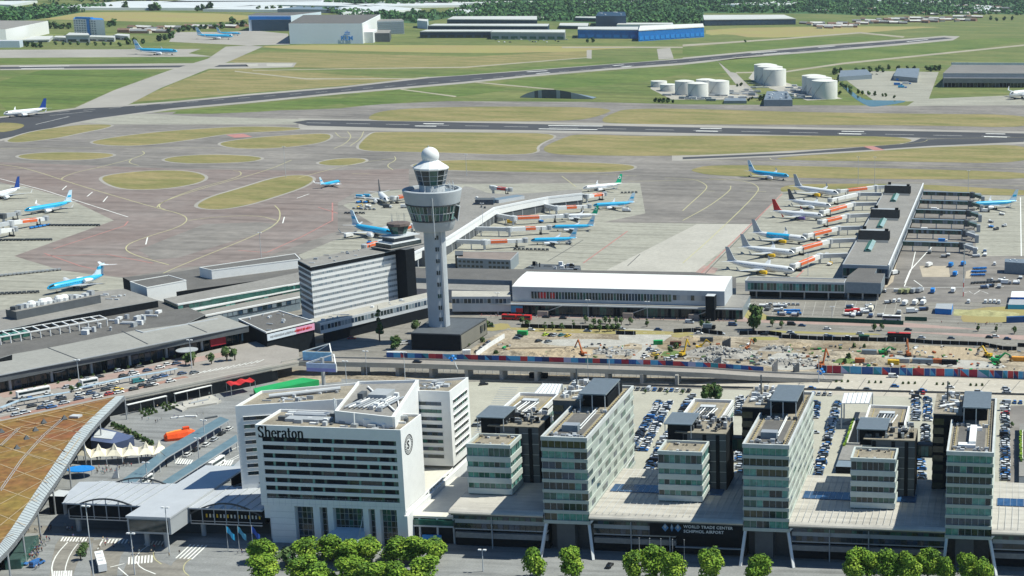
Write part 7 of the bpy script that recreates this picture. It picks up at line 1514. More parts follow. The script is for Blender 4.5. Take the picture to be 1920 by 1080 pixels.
for x, y, c, h, lb in ((1227, 798, 'white', -1.2, 'white car driving alone in the lane of the left car park'), (1198, 844, 'grey', .6, 'dark grey car alone in the lane near the low hall'), (1528, 813, 'silver', .2, 'silver car alone beside the middle tower side wall'), (907, 722, 'black', .5, 'dark car alone in the empty striped car park'),
                       (893, 800, 'grey', 0, 'left grey car beside the hotel rear corner'), (906, 797, 'silver', 0, 'silver car beside the hotel rear corner'), (900, 790, 'black', 0, 'black car beside the hotel rear corner'), (1024, 596, 'black', 0, 'black car ahead of another on the road by the white hall'), (1056, 598, 'black', 0, 'second black car on the road by the white hall'),
                       (1484, 610, 'black', 0, 'black van-like car by the green screen fence'), (1504, 612, 'dark blue', 0, 'dark car behind the black one by the green fence'), (1551, 618, 'white', 0, 'white car on the road by the green fence'), (1487, 629, 'black', 0, 'left dark car behind the black site fence'), (1558, 633, 'dark blue', 0, 'middle dark car behind the black site fence'),
                       (1590, 634, 'white', 0, 'white car behind the black site fence'), (1703, 620, 'black', 0, 'black car beyond the red bus'), (1855, 634, 'black', 0, 'black car near the right edge of the boulevard'), (1889, 637, 'dark blue', 0, 'second dark car near the right edge of the boulevard'), (1453, 702, 'black', 0, 'black car on the highway by the gap in the barrier'),
                       (1888, 736, 'silver', 0, 'silver car on the highway beside the right tower'), (1023, 629, 'lime', 1.2, 'lime yellow car in the site car park'), (1034, 630, 'black', 1.2, 'black car beside the lime one'), (1041, 630, 'silver', 1.2, 'silver car third in the site car park'), (1053, 630, 'teal', 1.2, 'teal car in the site car park'), (1065, 631, 'yellow', 1.2, 'yellow car in the site car park'),
                       (1010, 641, 'black', 1.0, 'black car in front row of the site car park'), (1028, 642, 'grey', 1.0, 'grey car in front row of the site car park'), (969, 636, 'grey', 0, 'grey car beside the green container'), (974, 632, 'black', 0, 'black car beside the green container'), (1210, 670, 'white', .4, 'nearest white car by the site barrier'), (1219, 657, 'dark blue', .4, 'dark blue car by the green site container'),
                       (1224, 660, 'white', .4, 'white car behind the nearest one by the barrier'), (1228, 667, 'yellow', .4, 'yellow site vehicle beside the white cars'), (1255, 676, 'white', .2, 'white car beside the rubble near the barrier'), (1262, 672, 'silver', .2, 'silver car beside the rubble near the barrier'), (897, 661, 'black', .9, 'lowest dark car along the white site wall'), (905, 654, 'grey', .9, 'second dark car along the white site wall'),
                       (912, 649, 'black', .9, 'third dark car along the white site wall'), (918, 644, 'dark blue', .9, 'highest dark car along the white site wall'), (752, 598, 'red', .5, 'red car on the road left of the control tower'), (675, 623, 'white', .5, 'white car with stripes on the road by the banner building'), (786, 597, 'black', .1, 'black car just left of the tower shaft'), (660, 636, 'red', .2, 'red and white car by the poster board'),
                       (1143, 1063, 'black', 1.5, 'black car in front of the left office tower leg'), (70, 1060, 'blue', 1.4, 'bright blue van beside the crowd at lower left'), (40, 1060, 'blue', .2, 'blue car under the glass shelter corner'), (352, 855, 'white', 0, 'first white taxi of the queue'), (368, 845, 'black', 0, 'first black taxi of the queue'), (387, 836, 'white', 0, 'second white taxi of the queue'), (402, 826, 'silver', 0, 'silver taxi of the queue'), (416, 815, 'black', 0, 'last black taxi of the queue'), (430, 806, 'white', 0, 'last white taxi by the hotel corner')):
    if 340 < x < 440 and y < 860: h = hd((352, 855), (430, 806))
    p = W(x, y); car((p.x, p.y, .15), h, c, lb, van=(x in (70, 1484)), name='car')
for x, y, c, h, lb in ((1293, 606, 'silver', 0, 'silver van by the white hall'), (1374, 611, 'dark blue', 0, 'dark blue van by the big dark tree'), (1675, 708, 'white', 0, 'white van on the highway'), (759, 646, 'white', .6, 'white camper beside the black tower base'), (1683, 548, 'white', 0, 'white van beside the right pier corner'), (1630, 553, 'white', 1.5, 'left white van under the pier corner'), (1639, 553, 'white', 1.5, 'right white van under the pier corner')):
    p = W(x, y); car((p.x, p.y, .15), h, c, lb, van=True, name='van')
p = W(784, 679, 6.5); car((p.x, p.y-1, 6.55), .02, 'black', 'black car driving on the concrete viaduct', name='car')
hdk = hd((0, 780), (260, 728))
for i, (x, y, c) in enumerate(((25, 770, 'silver'), (47, 775, 'silver'), (61, 763, 'black'), (80, 766, 'dark blue'), (90, 757, 'silver'), (117, 750, 'black'), (121, 757, 'silver'), (149, 749, 'dark blue'), (150, 741, 'white'), (171, 739, 'dark blue'), (184, 743, 'grey'), (199, 732, 'black'), (222, 732, 'yellow'), (259, 717, 'teal'), (268, 724, 'black'), (293, 710, 'dark blue'), (206, 740, 'red'),
                             (252, 704, 'white'), (224, 697, 'silver'), (165, 712, 'grey'), (187, 708, 'black'), (277, 696, 'dark blue'), (262, 689, 'black'), (300, 691, 'white'), (342, 702, 'dark blue'), (250, 700, 'silver'), (315, 685, 'white'), (365, 700, 'grey'), (285, 716, 'grey'), (210, 726, 'grey'))):
    p = W(x, y, DZ); car((p.x, p.y, DZ+.1), hdk, c, '%s car, %s from the left on the raised forecourt' % (c, nth(i)), 'cars on the raised forecourt', van=c in ('teal',), name='car')
# buses and trucks
def bus(c, h, L, body, roof, label, seg=1, z=.15, trim=None):
    r = empty('bus', (c.x, c.y, z), h, label, 'bus'); x = -L/2
    for s in range(seg):
        l = L/seg-(.5 if seg > 1 else 0); mb = MB(); mb.box(x, x+l, -1.27, 1.27, .4, 3.05, body, roof); mb.build('body', r)
        g = MB(); g.box(x+.4, x+l-.4, -1.3, 1.3, 1.5, 2.6, G1); g.build('window_band', r)
        m2 = MB(); m2.box(x+l*.35, x+l*.5, -.7, .7, 3.05, 3.3, LGR if roof == WHT else DGR); m2.build('roof_unit', r)
        for wx in (x+1.6, x+l-1.8):
            for sy in (-1.2, 1.2): m3 = MB(); m3.loft([[(wx+.48*cos(2*pi*j/10), sy+t, .48+.48*sin(2*pi*j/10)) for j in range(10)] for t in (-.15, .12)], TYR); m3.build('wheel', r)
        x += l+.5*1
    return r
bus(W(190, 1062), hd((184, 1046), (194, 1080)), 14, CLD, WHT, 'white articulated bus at the bottom left crossing', 2)
q = W(63, 741, DZ); bus(q, hdk, 13.5, WHT, WHT, 'long white coach on the raised forecourt', 1, DZ+.1); q = W(168, 722, DZ); bus(q, hdk, 7, WHT, WHT, 'short white shuttle bus on the raised forecourt', 1, DZ+.1)
bus(W(1686, 634), 0, 13, BLK, REDP, 'red-roofed dark bus on the boulevard at right'); bus(W(970, 600), -.01, 17.5, REDP, REDP, 'red articulated bus right of the control tower', 2); bus(W(722, 598), .45, 13, WHT, WHT, 'white bus under the walkway left of the tower')
bus(W(1672, 601), 0, 11, LGR, WHT, 'silver coach at the end of the green fence'); bus(W(405, 874), hd((370, 900), (450, 850)), 10, WHT, WHT, 'white bus waiting beside the teal canopies'); bus(W(270, 908), hd((213, 940), (300, 890)), 9, WHT, WHT, 'white bus partly behind the station arch')
def truck(x, y, h, c1, c2, label, L=7, group=None, hh=3.0):
    p = W(x, y); r = empty('service_truck', (p.x, p.y, .15), h, label, 'truck', group)
    mb = MB(); mb.box(-L/2, L*.22, -1.2, 1.2, .8, hh, c1); mb.build('cargo_box', r); mb = MB(); mb.box(L*.26, L/2, -1.15, 1.15, .5, 2.2, c2); mb.box(L*.3, L/2+.03, -1.05, 1.05, 1.4, 2.0, G1); mb.build('cab', r)
    mb = MB(); mb.box(-L/2, L/2, -1, 1, .35, .8, DGR); mb.build('chassis', r)
    for wx in (-L*.32, L*.34):
        for sy in (-1.05, 1.05): mb = MB(); mb.loft([[(wx+.42*cos(2*pi*j/8), sy+t, .42+.42*sin(2*pi*j/8)) for j in range(8)] for t in (-.15, .12)], TYR); mb.build('wheel', r)
tr = [(1697, 572, 1.4, WHT, WHT, 'left white catering truck of three near the blue cabins'), (1716, 571, 1.4, WHT, WHT, 'middle white catering truck of three near the blue cabins'), (1731, 571, 1.4, WHT, WHT, 'right white catering truck of three near the blue cabins'), (1710, 587, .3, WHT, WHT, 'white truck in front of the short green screen'),
      (1691, 550, 1.2, mat('olive_tank', (.28, .30, .16), .6), DGR, 'left olive tank truck below the right pier'), (1702, 550, 1.2, mat('olive_tank', (0, 0, 0)), DGR, 'right olive tank truck below the right pier'), (1714, 549, 1.2, GRYC, CLD, 'grey tank truck below the right pier'), (1725, 548, 1.2, MET, CLD, 'silver tank truck below the right pier'),
      (1749, 549, 1.5, BLU, WHT, 'blue truck with white roof on the service road'), (1787, 548, 1.5, WHT, WHT, 'white high truck on the service road right of the blue one'), (1742, 500, 1.2, WHT, WHT, 'white de-icing truck with arm on the pale patch'), (1783, 500, 1.4, BLU, KB, 'left bright blue truck on the service apron'), (1806, 498, 1.4, BLU, KB, 'right bright blue truck on the service apron'),
      (1791, 517, 1.4, BLU, WHT, 'small blue and white truck below the two blue trucks'), (1678, 515, .9, WHT, DGR, 'white truck beside the right pier side wall'), (1886, 533, 0, WHT, GRYC, 'white truck at right edge by the trolleys'), (1330, 617, 0, SOLAR, BLK, 'grey truck at the site entrance'), (1607, 588, .2, REDP, WHT, 'red and white trailer by the green fence'), (1595, 590, .2, REDP, WHT, 'second red trailer by the green fence'), (1633, 583, 1.5, CREAM, WHT, 'cream lorry by the blue carts'),
      (1380, 583, 0, BLU, WHT, 'small blue truck near the podium of the white hall'), (654, 445, 1.2, WHT, WHT, 'white box truck at the tail of the airliner behind the old tower'), (727, 390, 0, DGR, WHT, 'dark tug in front of the pale airliner'), (760, 390, .3, WHT, YLP, 'white and yellow loader near the tower head'), (1040, 400-8, .1, YLP, DGR, 'yellow loader by the kinked pier'), (1175, 409-12, 0, WHT, WHT, 'white truck by the kinked pier tip'),
      (690, 371, 0, KB, WHT, 'light blue catering truck left of the pale airliner'), (676, 372, 0, KB, WHT, 'second light blue catering truck left of the pale airliner'), (960, 444-25, .1, YLP, WHT, 'yellow truck under the long bridge'), (1848, 390+8, 0, WHT, DGR, 'white tug in front of the right blue airliner'), (1753, 396, 0, WHT, WHT, 'white truck between the glazed bridges'), (1768, 455, 0, BLU, WHT, 'blue truck beside the nearest glazed bridge'), (1735, 434, 0, WHT, DGR, 'white truck beside the glazed bridges, lower')]
for x, y, h, a, b, lb in tr: truck(x, y, h, a, b, lb, group='service vehicles on the aprons')
rr = random.Random(8)
for i in range(26):
    x, y = rr.choice(((1740+rr.uniform(0, 85), rr.uniform(372, 460)), (1850+rr.uniform(0, 60), rr.uniform(396, 440)), (640+rr.uniform(0, 60), rr.uniform(372, 402)), (960+rr.uniform(0, 120), rr.uniform(410, 465)), (1500+rr.uniform(0, 60), rr.uniform(375, 500)), (645+rr.uniform(0, 50), rr.uniform(440, 470))))
    truck(x, y, rr.uniform(0, 3), rr.choice((GRYC, DGR, WHT, BLU)), rr.choice((WHT, DGR, YLP)), 'small apron vehicle number %d among the aircraft stands' % (i+1), 4.2, 'small apron vehicles', 1.7)
for x, y, lb in ((1848, 568, 'first'), (1857, 568, 'second'), (1865, 568, 'third'), (1873, 569, 'fourth'), (1816, 568, 'single'), (1677, 567, 'left'), (1686, 566, 'next'), (1865, 497, 'upper')): p = W(x, y); car((p.x, p.y, .15), 1.5, 'white', lb+' small white van parked on the right service yard', 'white vans on the service yard', True, 'van')
for i in range(14): p = W(1590+i*9-(i//7)*63, 134+(i//7)*6); car((p.x, p.y, .2), .2, rr.choice(('black', 'grey', 'white', 'blue')), 'far parked car number %d in the yard right of the fuel tanks' % (i+1), 'cars in the far yard')
for i in range(5): 
    x, y = ((1688, 152), (1692, 165), (1684, 160), (1700, 158), (1695, 146))[i]; truck(x, y, .1, (BLU, KB, BLU, WHT, KB)[i], BLU, 'far blue tanker number %d in the yard by the dark teal garage' % (i+1), 14, 'far blue tankers', 4)
for i in range(26): p = W(930+i*5.3, 71+rr.uniform(0, 9)); car((p.x, p.y, .2), rr.uniform(0, 3), rr.choice(('white', 'white', 'silver', 'black')), 'tiny far vehicle number %d in front of the glass-fronted hall' % (i+1), 'far vehicles by the halls', True, 'van')
# blue cart cluster etc
def carts(x0, y0, x1, y1, n, m, name, label, L=2.2):
    a, b = W(x0, y0), W(x1, y1); h = atan2((b-a).y, (b-a).x)
    mb = MB(); mb.box(-L/2, L/2, -.75, .75, .45, .6, DGR); mb.box(-L*.42, L*.42, -.7, .7, .6, 1.5, m); me = mb.mesh('cart')
    mb = MB()
    for sx in (-.8, .8): mb.box(sx-.2, sx+.2, -.75, .75, 0, .4, TYR)
    mw = mb.mesh('wheel_set')
    for i in range(n):
        c = a.lerp(b, (i+.5)/n); o = bpy.data.objects.new(name, me); COL.objects.link(o); o.location = (c.x, c.y+rr.uniform(-.3, .3), .14); o.rotation_euler = (0, 0, h+rr.uniform(-.1, .1)); tag(o, '%s, number %d from the left' % (label, i+1), 'cart', label)
        w_ = bpy.data.objects.new('wheel_set', mw); COL.objects.link(w_); w_.parent = o
carts(85, 424, 188, 424, 16, DGR, 'baggage_cart', 'baggage cart in the train below the left blue airliner'); carts(55, 430, 95, 423, 5, BLU, 'baggage_cart', 'blue baggage cart below the left blue airliner', 3); carts(0, 452, 98, 451, 15, DGR, 'baggage_cart', 'baggage cart in the lower train at the left edge'); carts(0, 519, 115, 507, 15, GRYC, 'baggage_cart', 'baggage cart in the train beyond the rear-engined airliner')
carts(0, 553, 75, 549, 9, DGR, 'baggage_cart', 'baggage cart beside the terminal roof at the left edge'); carts(962, 469, 1030, 470, 9, DGR, 'baggage_cart', 'baggage cart beside the brown-roofed office'); carts(1163, 363, 1196, 362, 5, DGR, 'baggage_cart', 'baggage cart by the pier tip'); carts(645, 401, 685, 401, 6, DGR, 'baggage_cart', 'baggage cart left of the tower in two trains')
carts(660, 392, 705, 394, 6, GRYC, 'baggage_cart', 'baggage cart in the upper train left of the tower'); carts(1458, 590, 1502, 590, 6, BLU, 'baggage_cart', 'blue baggage cart behind the green fence', 3.2); carts(1470, 585, 1500, 585, 4, BLU, 'baggage_cart', 'blue baggage cart in the back row behind the green fence', 3.2); carts(1820, 533, 1888, 529, 11, DGR, 'baggage_cart', 'yellow and dark trolley by the right service road')
carts(1822, 518, 1845, 518, 3, BLU, 'blue_cart', 'blue cart in the front of the blue cluster', 5); carts(1822, 512, 1848, 511, 3, BLU, 'blue_cart', 'blue cart in the middle of the blue cluster', 5); carts(1826, 506, 1848, 505, 3, BLU, 'blue_cart', 'blue cart at the back of the blue cluster', 5); carts(1440, 574-2, 1500, 573, 7, GRYC, 'baggage_cart', 'cart under the glazed corridor')
r, _ = block('site_cabin', 'two-part blue cabin with grey roof beside the right service yard', 'cabin', [(1753, 578), (1756, 569), (1787, 569), (1784, 580)], 3.5, 0, BLU, GRYC, 0); r, _ = block('site_cabin', 'long white-roofed blue cabin at the right edge', 'cabin', [(1895, 557), (1897, 546), (1960, 546), (1960, 558)], 4, 0, BLU, WHT, 0)
block('site_cabin', 'lower pale cabin at the right edge', 'cabin', [(1890, 571), (1893, 561), (1960, 562), (1960, 572)], 3, 0, KB, GRYC, 0); block('blue_screen', 'dark blue long wall at the right edge beyond the boulevard', 'wall', [(1887, 593), (1960, 590), (1960, 592), (1887, 595)], 3.6, 0, mat('navy_blue', (.02, .08, .22), .6), mat('navy_blue', (0, 0, 0)), 0)
# ---------------------------------------------------------------- barriers and fences
def fence(pts, h, m, name, label, cat, post=None, seg=None, cols=None, z=.12):
    P = [W(x, y, z) for x, y in pts]; r = empty(name, P[0].lerp(P[-1], .5), 0, label, cat); mb = MB(); mp = MB(); k = 0
    for a, b in zip(P, P[1:]):
        d = (b-a); L = d.length; d.normalize(); s = 0
        while s < L-.05:
            w_ = min((rr.choice(seg) if cols else (seg or 6)), L-s); mm = cols[k % len(cols)] if cols else m; p, q = a+d*s, a+d*(s+w_)
            if cols and rr.random() < .45:
                m2 = cols[(k+3) % len(cols)]; zz = z; mb.face([(p.x, p.y-.05, zz), (q.x, q.y-.05, zz), (p.x, p.y-.05, zz+h)], mm); mb.face([(q.x, q.y-.05, zz), (q.x, q.y-.05, zz+h), (p.x, p.y-.05, zz+h)], m2); mb.obox(p+Vector((0, .1, 0)), q+Vector((0, .1, 0)), .2, z, z+h-.02, m2)
            else: mb.obox(p, q, .15, z, z+h, mm)
            mp.box(p.x-.12, p.x+.12, p.y-.2, p.y+.2, z, z+h+.1, post or LGR); s += w_; k += 1
    o = mb.build('panel', r); o.location = -r.location; o = mp.build('post', r); o.location = -r.location; return r
HC = [mat('barrier_blue', (.03, .10, .32), .6), mat('barrier_red', (.50, .05, .06), .6), mat('barrier_sky', (.08, .35, .60), .6), mat('barrier_crimson', (.32, .02, .05), .6), mat('barrier_navy', (.015, .04, .14), .6), mat('barrier_teal', (.03, .25, .32), .6), mat('barrier_lilac', (.40, .42, .60), .6)]
HCO = [HC[i] for i in (0, 2, 1, 2, 0, 4, 1, 3, 6, 2, 0, 5, 1, 4, 2, 0, 3)]
rr = random.Random(5)
hp = [(x, y+9.9, z-.1) for x, y, z in ((-313, 704, 6.4), (-249, 705.5, 6.4), (-180, 708.5, 5.9), (-150, 711, 4.8), (-124, 716, 2.2))]
r = empty('site_hoarding', (-220, 716, 0), 0, 'long hoarding painted in blue, red and teal triangles along the viaduct edge', 'hoarding'); mb = MB(); mp = MB(); k = 0
for a, b in zip(hp, hp[1:]):
    a, b = Vector(a), Vector(b); L = (b-a).length; n = round(L/3.6)
    for q in range(n):
        u, v = a.lerp(b, q/n), a.lerp(b, (q+1)/n); h = Vector((0, 0, 3.6)); c1, c2 = HCO[k % 17], HCO[(k*5+3) % 17]; k += 1; t = Vector((0, .12, 0))
        if k % 3: mb.face([u, v, v+h, u+h], c1)
        else: mb.face([u, v, u+h], c1); mb.face([v, v+h, u+h], c2)
        mb.face([v+t, u+t, u+h+t, v+h+t], c2); mb.face([u+h, v+h, v+h+t, u+h+t], LGR)
        mp.box(u.x-.1, u.x+.1, u.y+.05, u.y+.35, u.z-6 if u.z > 6 else 0, u.z+3.7, LGR)
part(mb, 'panel', r); part(mp, 'post', r)
fence([(1541, 699), (1700, 704), (1800, 706), (1960, 712)], 4.0, None, 'site_hoarding', 'right stretch of blue and red painted hoarding along the highway', 'hoarding', seg=(3, 4.5, 2.5, 6), cols=HCO[5:]+HCO[:5])
for pts, lb in (([(977, 614), (1040, 616), (1162, 618)], 'black site fence under the young trees'), ([(1155, 627), (1192, 628)], 'short black site fence at the entrance'), ([(1263, 624), (1300, 622), (1354, 628)], 'black site fence around the dry grass corner'), ([(1386, 628), (1440, 627), (1465, 630), (1466, 634), (1544, 638), (1700, 641), (1748, 645), (1841, 648), (1880, 656), (1906, 657)], 'long black site fence along the boulevard'), ([(1908, 650), (1960, 652)], 'black site fence at the right edge')):
    fence(pts, 2.2, BLK, 'site_fence', lb, 'fence', seg=5)
GS = mat('green_screen', (.02, .09, .06), .8)
fence([(1437, 600), (1600, 605), (1694, 609)], 2.4, GS, 'screen_fence', 'long dark green screen fence by the boulevard', 'fence', GS, 6); fence([(1697, 601), (1738, 602)], 2.4, GS, 'screen_fence', 'short dark green screen by the white trucks', 'fence', GS, 6)
fence([(893, 669), (918, 651), (946, 634)], 2.6, WHT, 'site_wall', 'white slanting wall at the left end of the building site', 'wall', WHT, 6); fence([(1960, 742), (1380, 728), (900, 716)], 1.0, DGR, 'low_barrier', 'low dark barrier between the car parks and the highway', 'barrier', DGR, 8)
fence([(1280, 700), (1400, 708), (1500, 714), (1560, 717)], .9, CONL, 'guard_rail', 'pale concrete guard wall where the viaduct comes down', 'barrier', CONL, 8)
# ---------------------------------------------------------------- construction machines, containers and heaps
def excavator(x, y, h, m, label, up=1.0, s=1.0):
    c = W(x, y); r = empty('excavator', (c.x, c.y, .12), h, label, 'excavator', None, s)
    for sy in (-1.3, 1.3):
        mb = MB(); mb.loft([[(x_, sy+t, z) for x_, z in ((-2.2, .4), (-1.8, .05), (1.8, .05), (2.2, .4), (1.9, .9), (-1.9, .9))] for t in (-.35, .35)], TYR); mb.build('track', r)
    mb = MB(); mb.prism([(-2.4, -1.3), (1.2, -1.3), (1.2, 1.3), (-2.4, 1.3)], 1.0, 2.1, m); mb.box(-2.5, -1.2, -1.2, 1.2, 1.2, 2.5, m); mb.build('body', r)
    mb = MB(); mb.box(-.2, 1.4, .2, 1.25, 2.05, 3.1, m, m); mb.box(-.1, 1.46, .15, 1.3, 2.2, 2.95, G1); mb.build('cab', r)
    e = Vector((4.2, -.4, 2.2+5.2*up)); f = Vector((7.0, -.4, 2.2+2.0*up)); g = Vector((8.0, -.4, .8))
    mb = MB(); mb.bar((1.0, -.4, 1.8), e, .7, m, .8); mb.build('boom', r); mb = MB(); mb.bar(e, f, .5, m, .6); mb.build('arm', r)
    mb = MB(); mb.loft([[(f.x-.6, y_, f.z-.1), (f.x+.5, y_, f.z-.2), (f.x+.2, y_, f.z-1.3), (f.x-.9, y_, f.z-1.0)] for y_ in (-1, .2)], DGR); mb.build('bucket', r)
OR2 = mat('machine_orange', (.45, .13, .04), .6); YL2 = mat('machine_yellow', (.65, .42, .03), .5)
excavator(1093, 667, 2.6, OR2, 'orange excavator with raised arm on the sand heap', 1.4, .85); excavator(1312, 655, .2, YL2, 'yellow excavator beside dark rubble', .8, .85); excavator(1280, 668, 1.2, YL2, 'tall yellow machine by the white cars', 1.4, .9); excavator(1540, 690, 1.2, OR2, 'large red-orange excavator at the gap in the barrier', 1.4, 1.0)
excavator(1703, 668, 1.9, OR2, 'orange excavator at the foot of the dug slope', 1.4, .9); excavator(1852, 670, 2.5, YL2, 'yellow loader at the right end of the pit', .6); excavator(1868, 680, .3, GRN, 'green machine at the right end of the pit', .5, 1.1); excavator(1402, 655, .9, OR2, 'small red machine with long thin arm by the rubble', 1.3, .6); excavator(1655, 664, .4, GRN, 'green machine among stacked material', .4, .9)
for x, y, L, m, h, lb in ((980, 628, 5.5, GRN, 0, 'green and red container by the site car park'), (1234, 646, 5, GRN, .2, 'bright green open container on gravel'), (1267, 648, 6, mat('rust_skip', (.12, .06, .04), .8), .1, 'rusty dark skip by the rubble'), (1325, 640, 7, DGR, .1, 'dark skip beside the yellow excavator'), (1630, 664, 8, SOLAR, 0, 'grey flat trailer by the green machine'), (1910, 677, 10, mat('orange_sheet', (.70, .32, .05), .7), 0, 'long orange tipper at the right edge of the site'),
                       (1612, 680, 5, mat('pipe_rust', (.40, .12, .05), .8), 0, 'row of rust-red barrels behind the hoarding'), (1693, 680, 7, GRYC, 0, 'stack of grey pipes behind the hoarding'), (1730, 681, 11, SOLAR, 0, 'long blue-grey trailer behind the hoarding'), (1757, 681, 5, mat('pipe_rust', (0, 0, 0)), 0, 'rust-red stack behind the hoarding'), (1780, 683, 8, BLK, 0, 'row of black crates behind the hoarding'), (1675, 683, 6, YL2, 0, 'yellow frame behind the hoarding'), (1010, 708, 9, BLK, 0, 'black container under the viaduct'), (742, 668, 9, LGR, .02, 'silver trailer behind the left hoarding'), (875, 668-4, 4, CLD, .3, 'pale tank by the white site wall'), (1620, 636, 6, GS, 0, 'dark green bin by the boulevard fence')):
    c = W(x, y); r = empty('container', (c.x, c.y, .12), h, lb, 'container'); mb = MB(); mb.box(-L/2, L/2, -1.2, 1.2, 0, 2.3, m, m)
    mb.build('shell', r); mb = MB(); 
    for i in range(int(L/.9)): mb.box(-L/2+.3+i*.9, -L/2+.45+i*.9, -1.26, 1.26, .1, 2.36, m)
    mb.build('rib', r)
def heap(x, y, rx, ry, h, m, label, n=22, seed=1, rocks=0):
    c = W(x, y); r2 = random.Random(seed); mb = MB(); g_ = {}
    for i in range(n+1):
        for j in range(n+1):
            u, v = i/n*2-1, j/n*2-1; rr_ = sqrt(u*u+v*v); f_ = max(0, 1-rr_**1.7); z = h*f_*(.75+.5*noise.noise(Vector((u*2.2+seed, v*2.2, 0))))+.35*h*f_*noise.noise(Vector((u*7, v*7, seed))); g_[i, j] = Vector((c.x+u*rx, c.y+v*ry, .1+max(-.05, z)))
    for i in range(n):
        for j in range(n): mb.face([g_[i, j], g_[i+1, j], g_[i+1, j+1], g_[i, j+1]], m)
    o = mb.build('heap', None, True, label, 'heap'); o['kind'] = 'stuff'
    if rocks:
        mb = MB()
        for i in range(rocks):
            u, v = r2.gauss(0, .45), r2.gauss(0, .45); s = r2.uniform(.25, 1.1); z = .1+h*max(0, 1-(u*u+v*v)**.85)*.8; p = Vector((c.x+u*rx, c.y+v*ry, z)); mb.T = Matrix.Translation(p) @ Matrix.Rotation(r2.uniform(0, 3), 4, Vector((r2.random(), r2.random(), 1))); mb.box(-s, s, -s*.6, s*.6, -s*.3, s*.3, r2.choice((CONC, mat('rubble_grey', (.27, .26, .24), .9), GRYC, mat('rubble_grey', (0, 0, 0)), DGR, CONC)))
        mb.T = None; o = mb.build('rubble', label='broken concrete lying on the '+label, cat='rubble', kind='stuff')
SO = mat('dug_soil', (0, 0, 0)); SD = SAND; RB = mat('rubble_dust', (.34, .32, .29), .95, .2, .4, fine=.6)
heap(960, 666, 14, 7, 2.6, SD, 'long low sand heap behind the hoarding', seed=3); heap(1010, 668, 12, 6, 2.8, SO, 'brown soil heap behind the hoarding', seed=4); heap(1065, 662, 13, 9, 3.5, SO, 'soil heap under the orange excavator', seed=5); heap(1152, 660, 12, 6, 1.2, RB, 'flat pile of broken slabs', seed=6, rocks=90)
heap(1350, 664, 19, 10, 4.2, RB, 'big grey rubble heap by the dark ruin', seed=7, rocks=200); heap(1335, 678, 9, 4, 2.2, RB, 'small rubble heap at the hoarding', seed=8, rocks=80); heap(1480, 681, 17, 6, 2.0, RB, 'rubble field with wall stumps', seed=9, rocks=170); heap(1455, 655, 9, 5, 2.2, RB, 'grey mound with a wall stump', seed=10, rocks=30); heap(1497, 648, 7, 5, 1.8, SO, 'mound near the boulevard fence', seed=11)
heap(1575, 668, 14, 10, 2.4, SD, 'pale sand mound in the middle of the site', seed=12); heap(1640, 676, 9, 4, 1.6, SD, 'yellow sand mound behind the hoarding', seed=13); heap(1900, 664, 14, 5, 1.2, SD, 'flat sand spread at the right edge', seed=14); heap(1585, 677, 6, 5, 1.4, mat('weedy_soil', (.14, .20, .07), .95, .3, .3), 'weedy green mound', seed=15); heap(1262, 664, 6, 5, 1.6, mat('weedy_soil', (0, 0, 0)), 'weedy mound by the yellow machine', seed=16)
heap(1850, 588, 20, 8, 1.6, mat('dry_weed', (.36, .34, .17), .95, .25, .2), 'rough weedy ground at the right', seed=17); heap(700, 709, 30, 3, 1.2, SD, 'sand bank under the viaduct', seed=18); heap(1290, 636, 6, 3, 2, SO, 'small soil pile by the dry grass', seed=19)
for i, (x, y, wd, h, lb) in enumerate(((1362, 651, 4.5, 5.5, 'dark leaning wall ruin on the rubble heap'), (1345, 684, 4, 4.5, 'dark concrete ruin at the barrier gap'), (1453, 697, 2.6, 6, 'left grey concrete stump at the barrier gap'), (1493, 697, 2.8, 4.5, 'right dark concrete stump at the barrier gap'), (1473, 658, 2.2, 2.6, 'small grey wall stump'), (1514, 657, 2.6, 2.4, 'brown wall stump on rubble'))):
    c = W(x, y); r = empty('wall_ruin', (c.x, c.y, .1), .2*i, lb, 'ruin'); mb = MB(); mb.prism([(-wd/2, -.8), (wd/2, -.8), (wd/2, .9), (-wd/2, .9)], 0, h, (DGR, SOLAR, CONC, DGR, CONC, SO)[i], z1s=[h*.5, h, h*.92, h*.55]); mb.build('wall', r)
    mb = MB()
    for k in range(6): mb.bar((-wd/2+k*wd/5, 0, h*.5), (-wd/2+k*wd/5+.4, .3, h*(.7+.1*k)), .08, DKM)
    mb.build('bent_rebar', r)
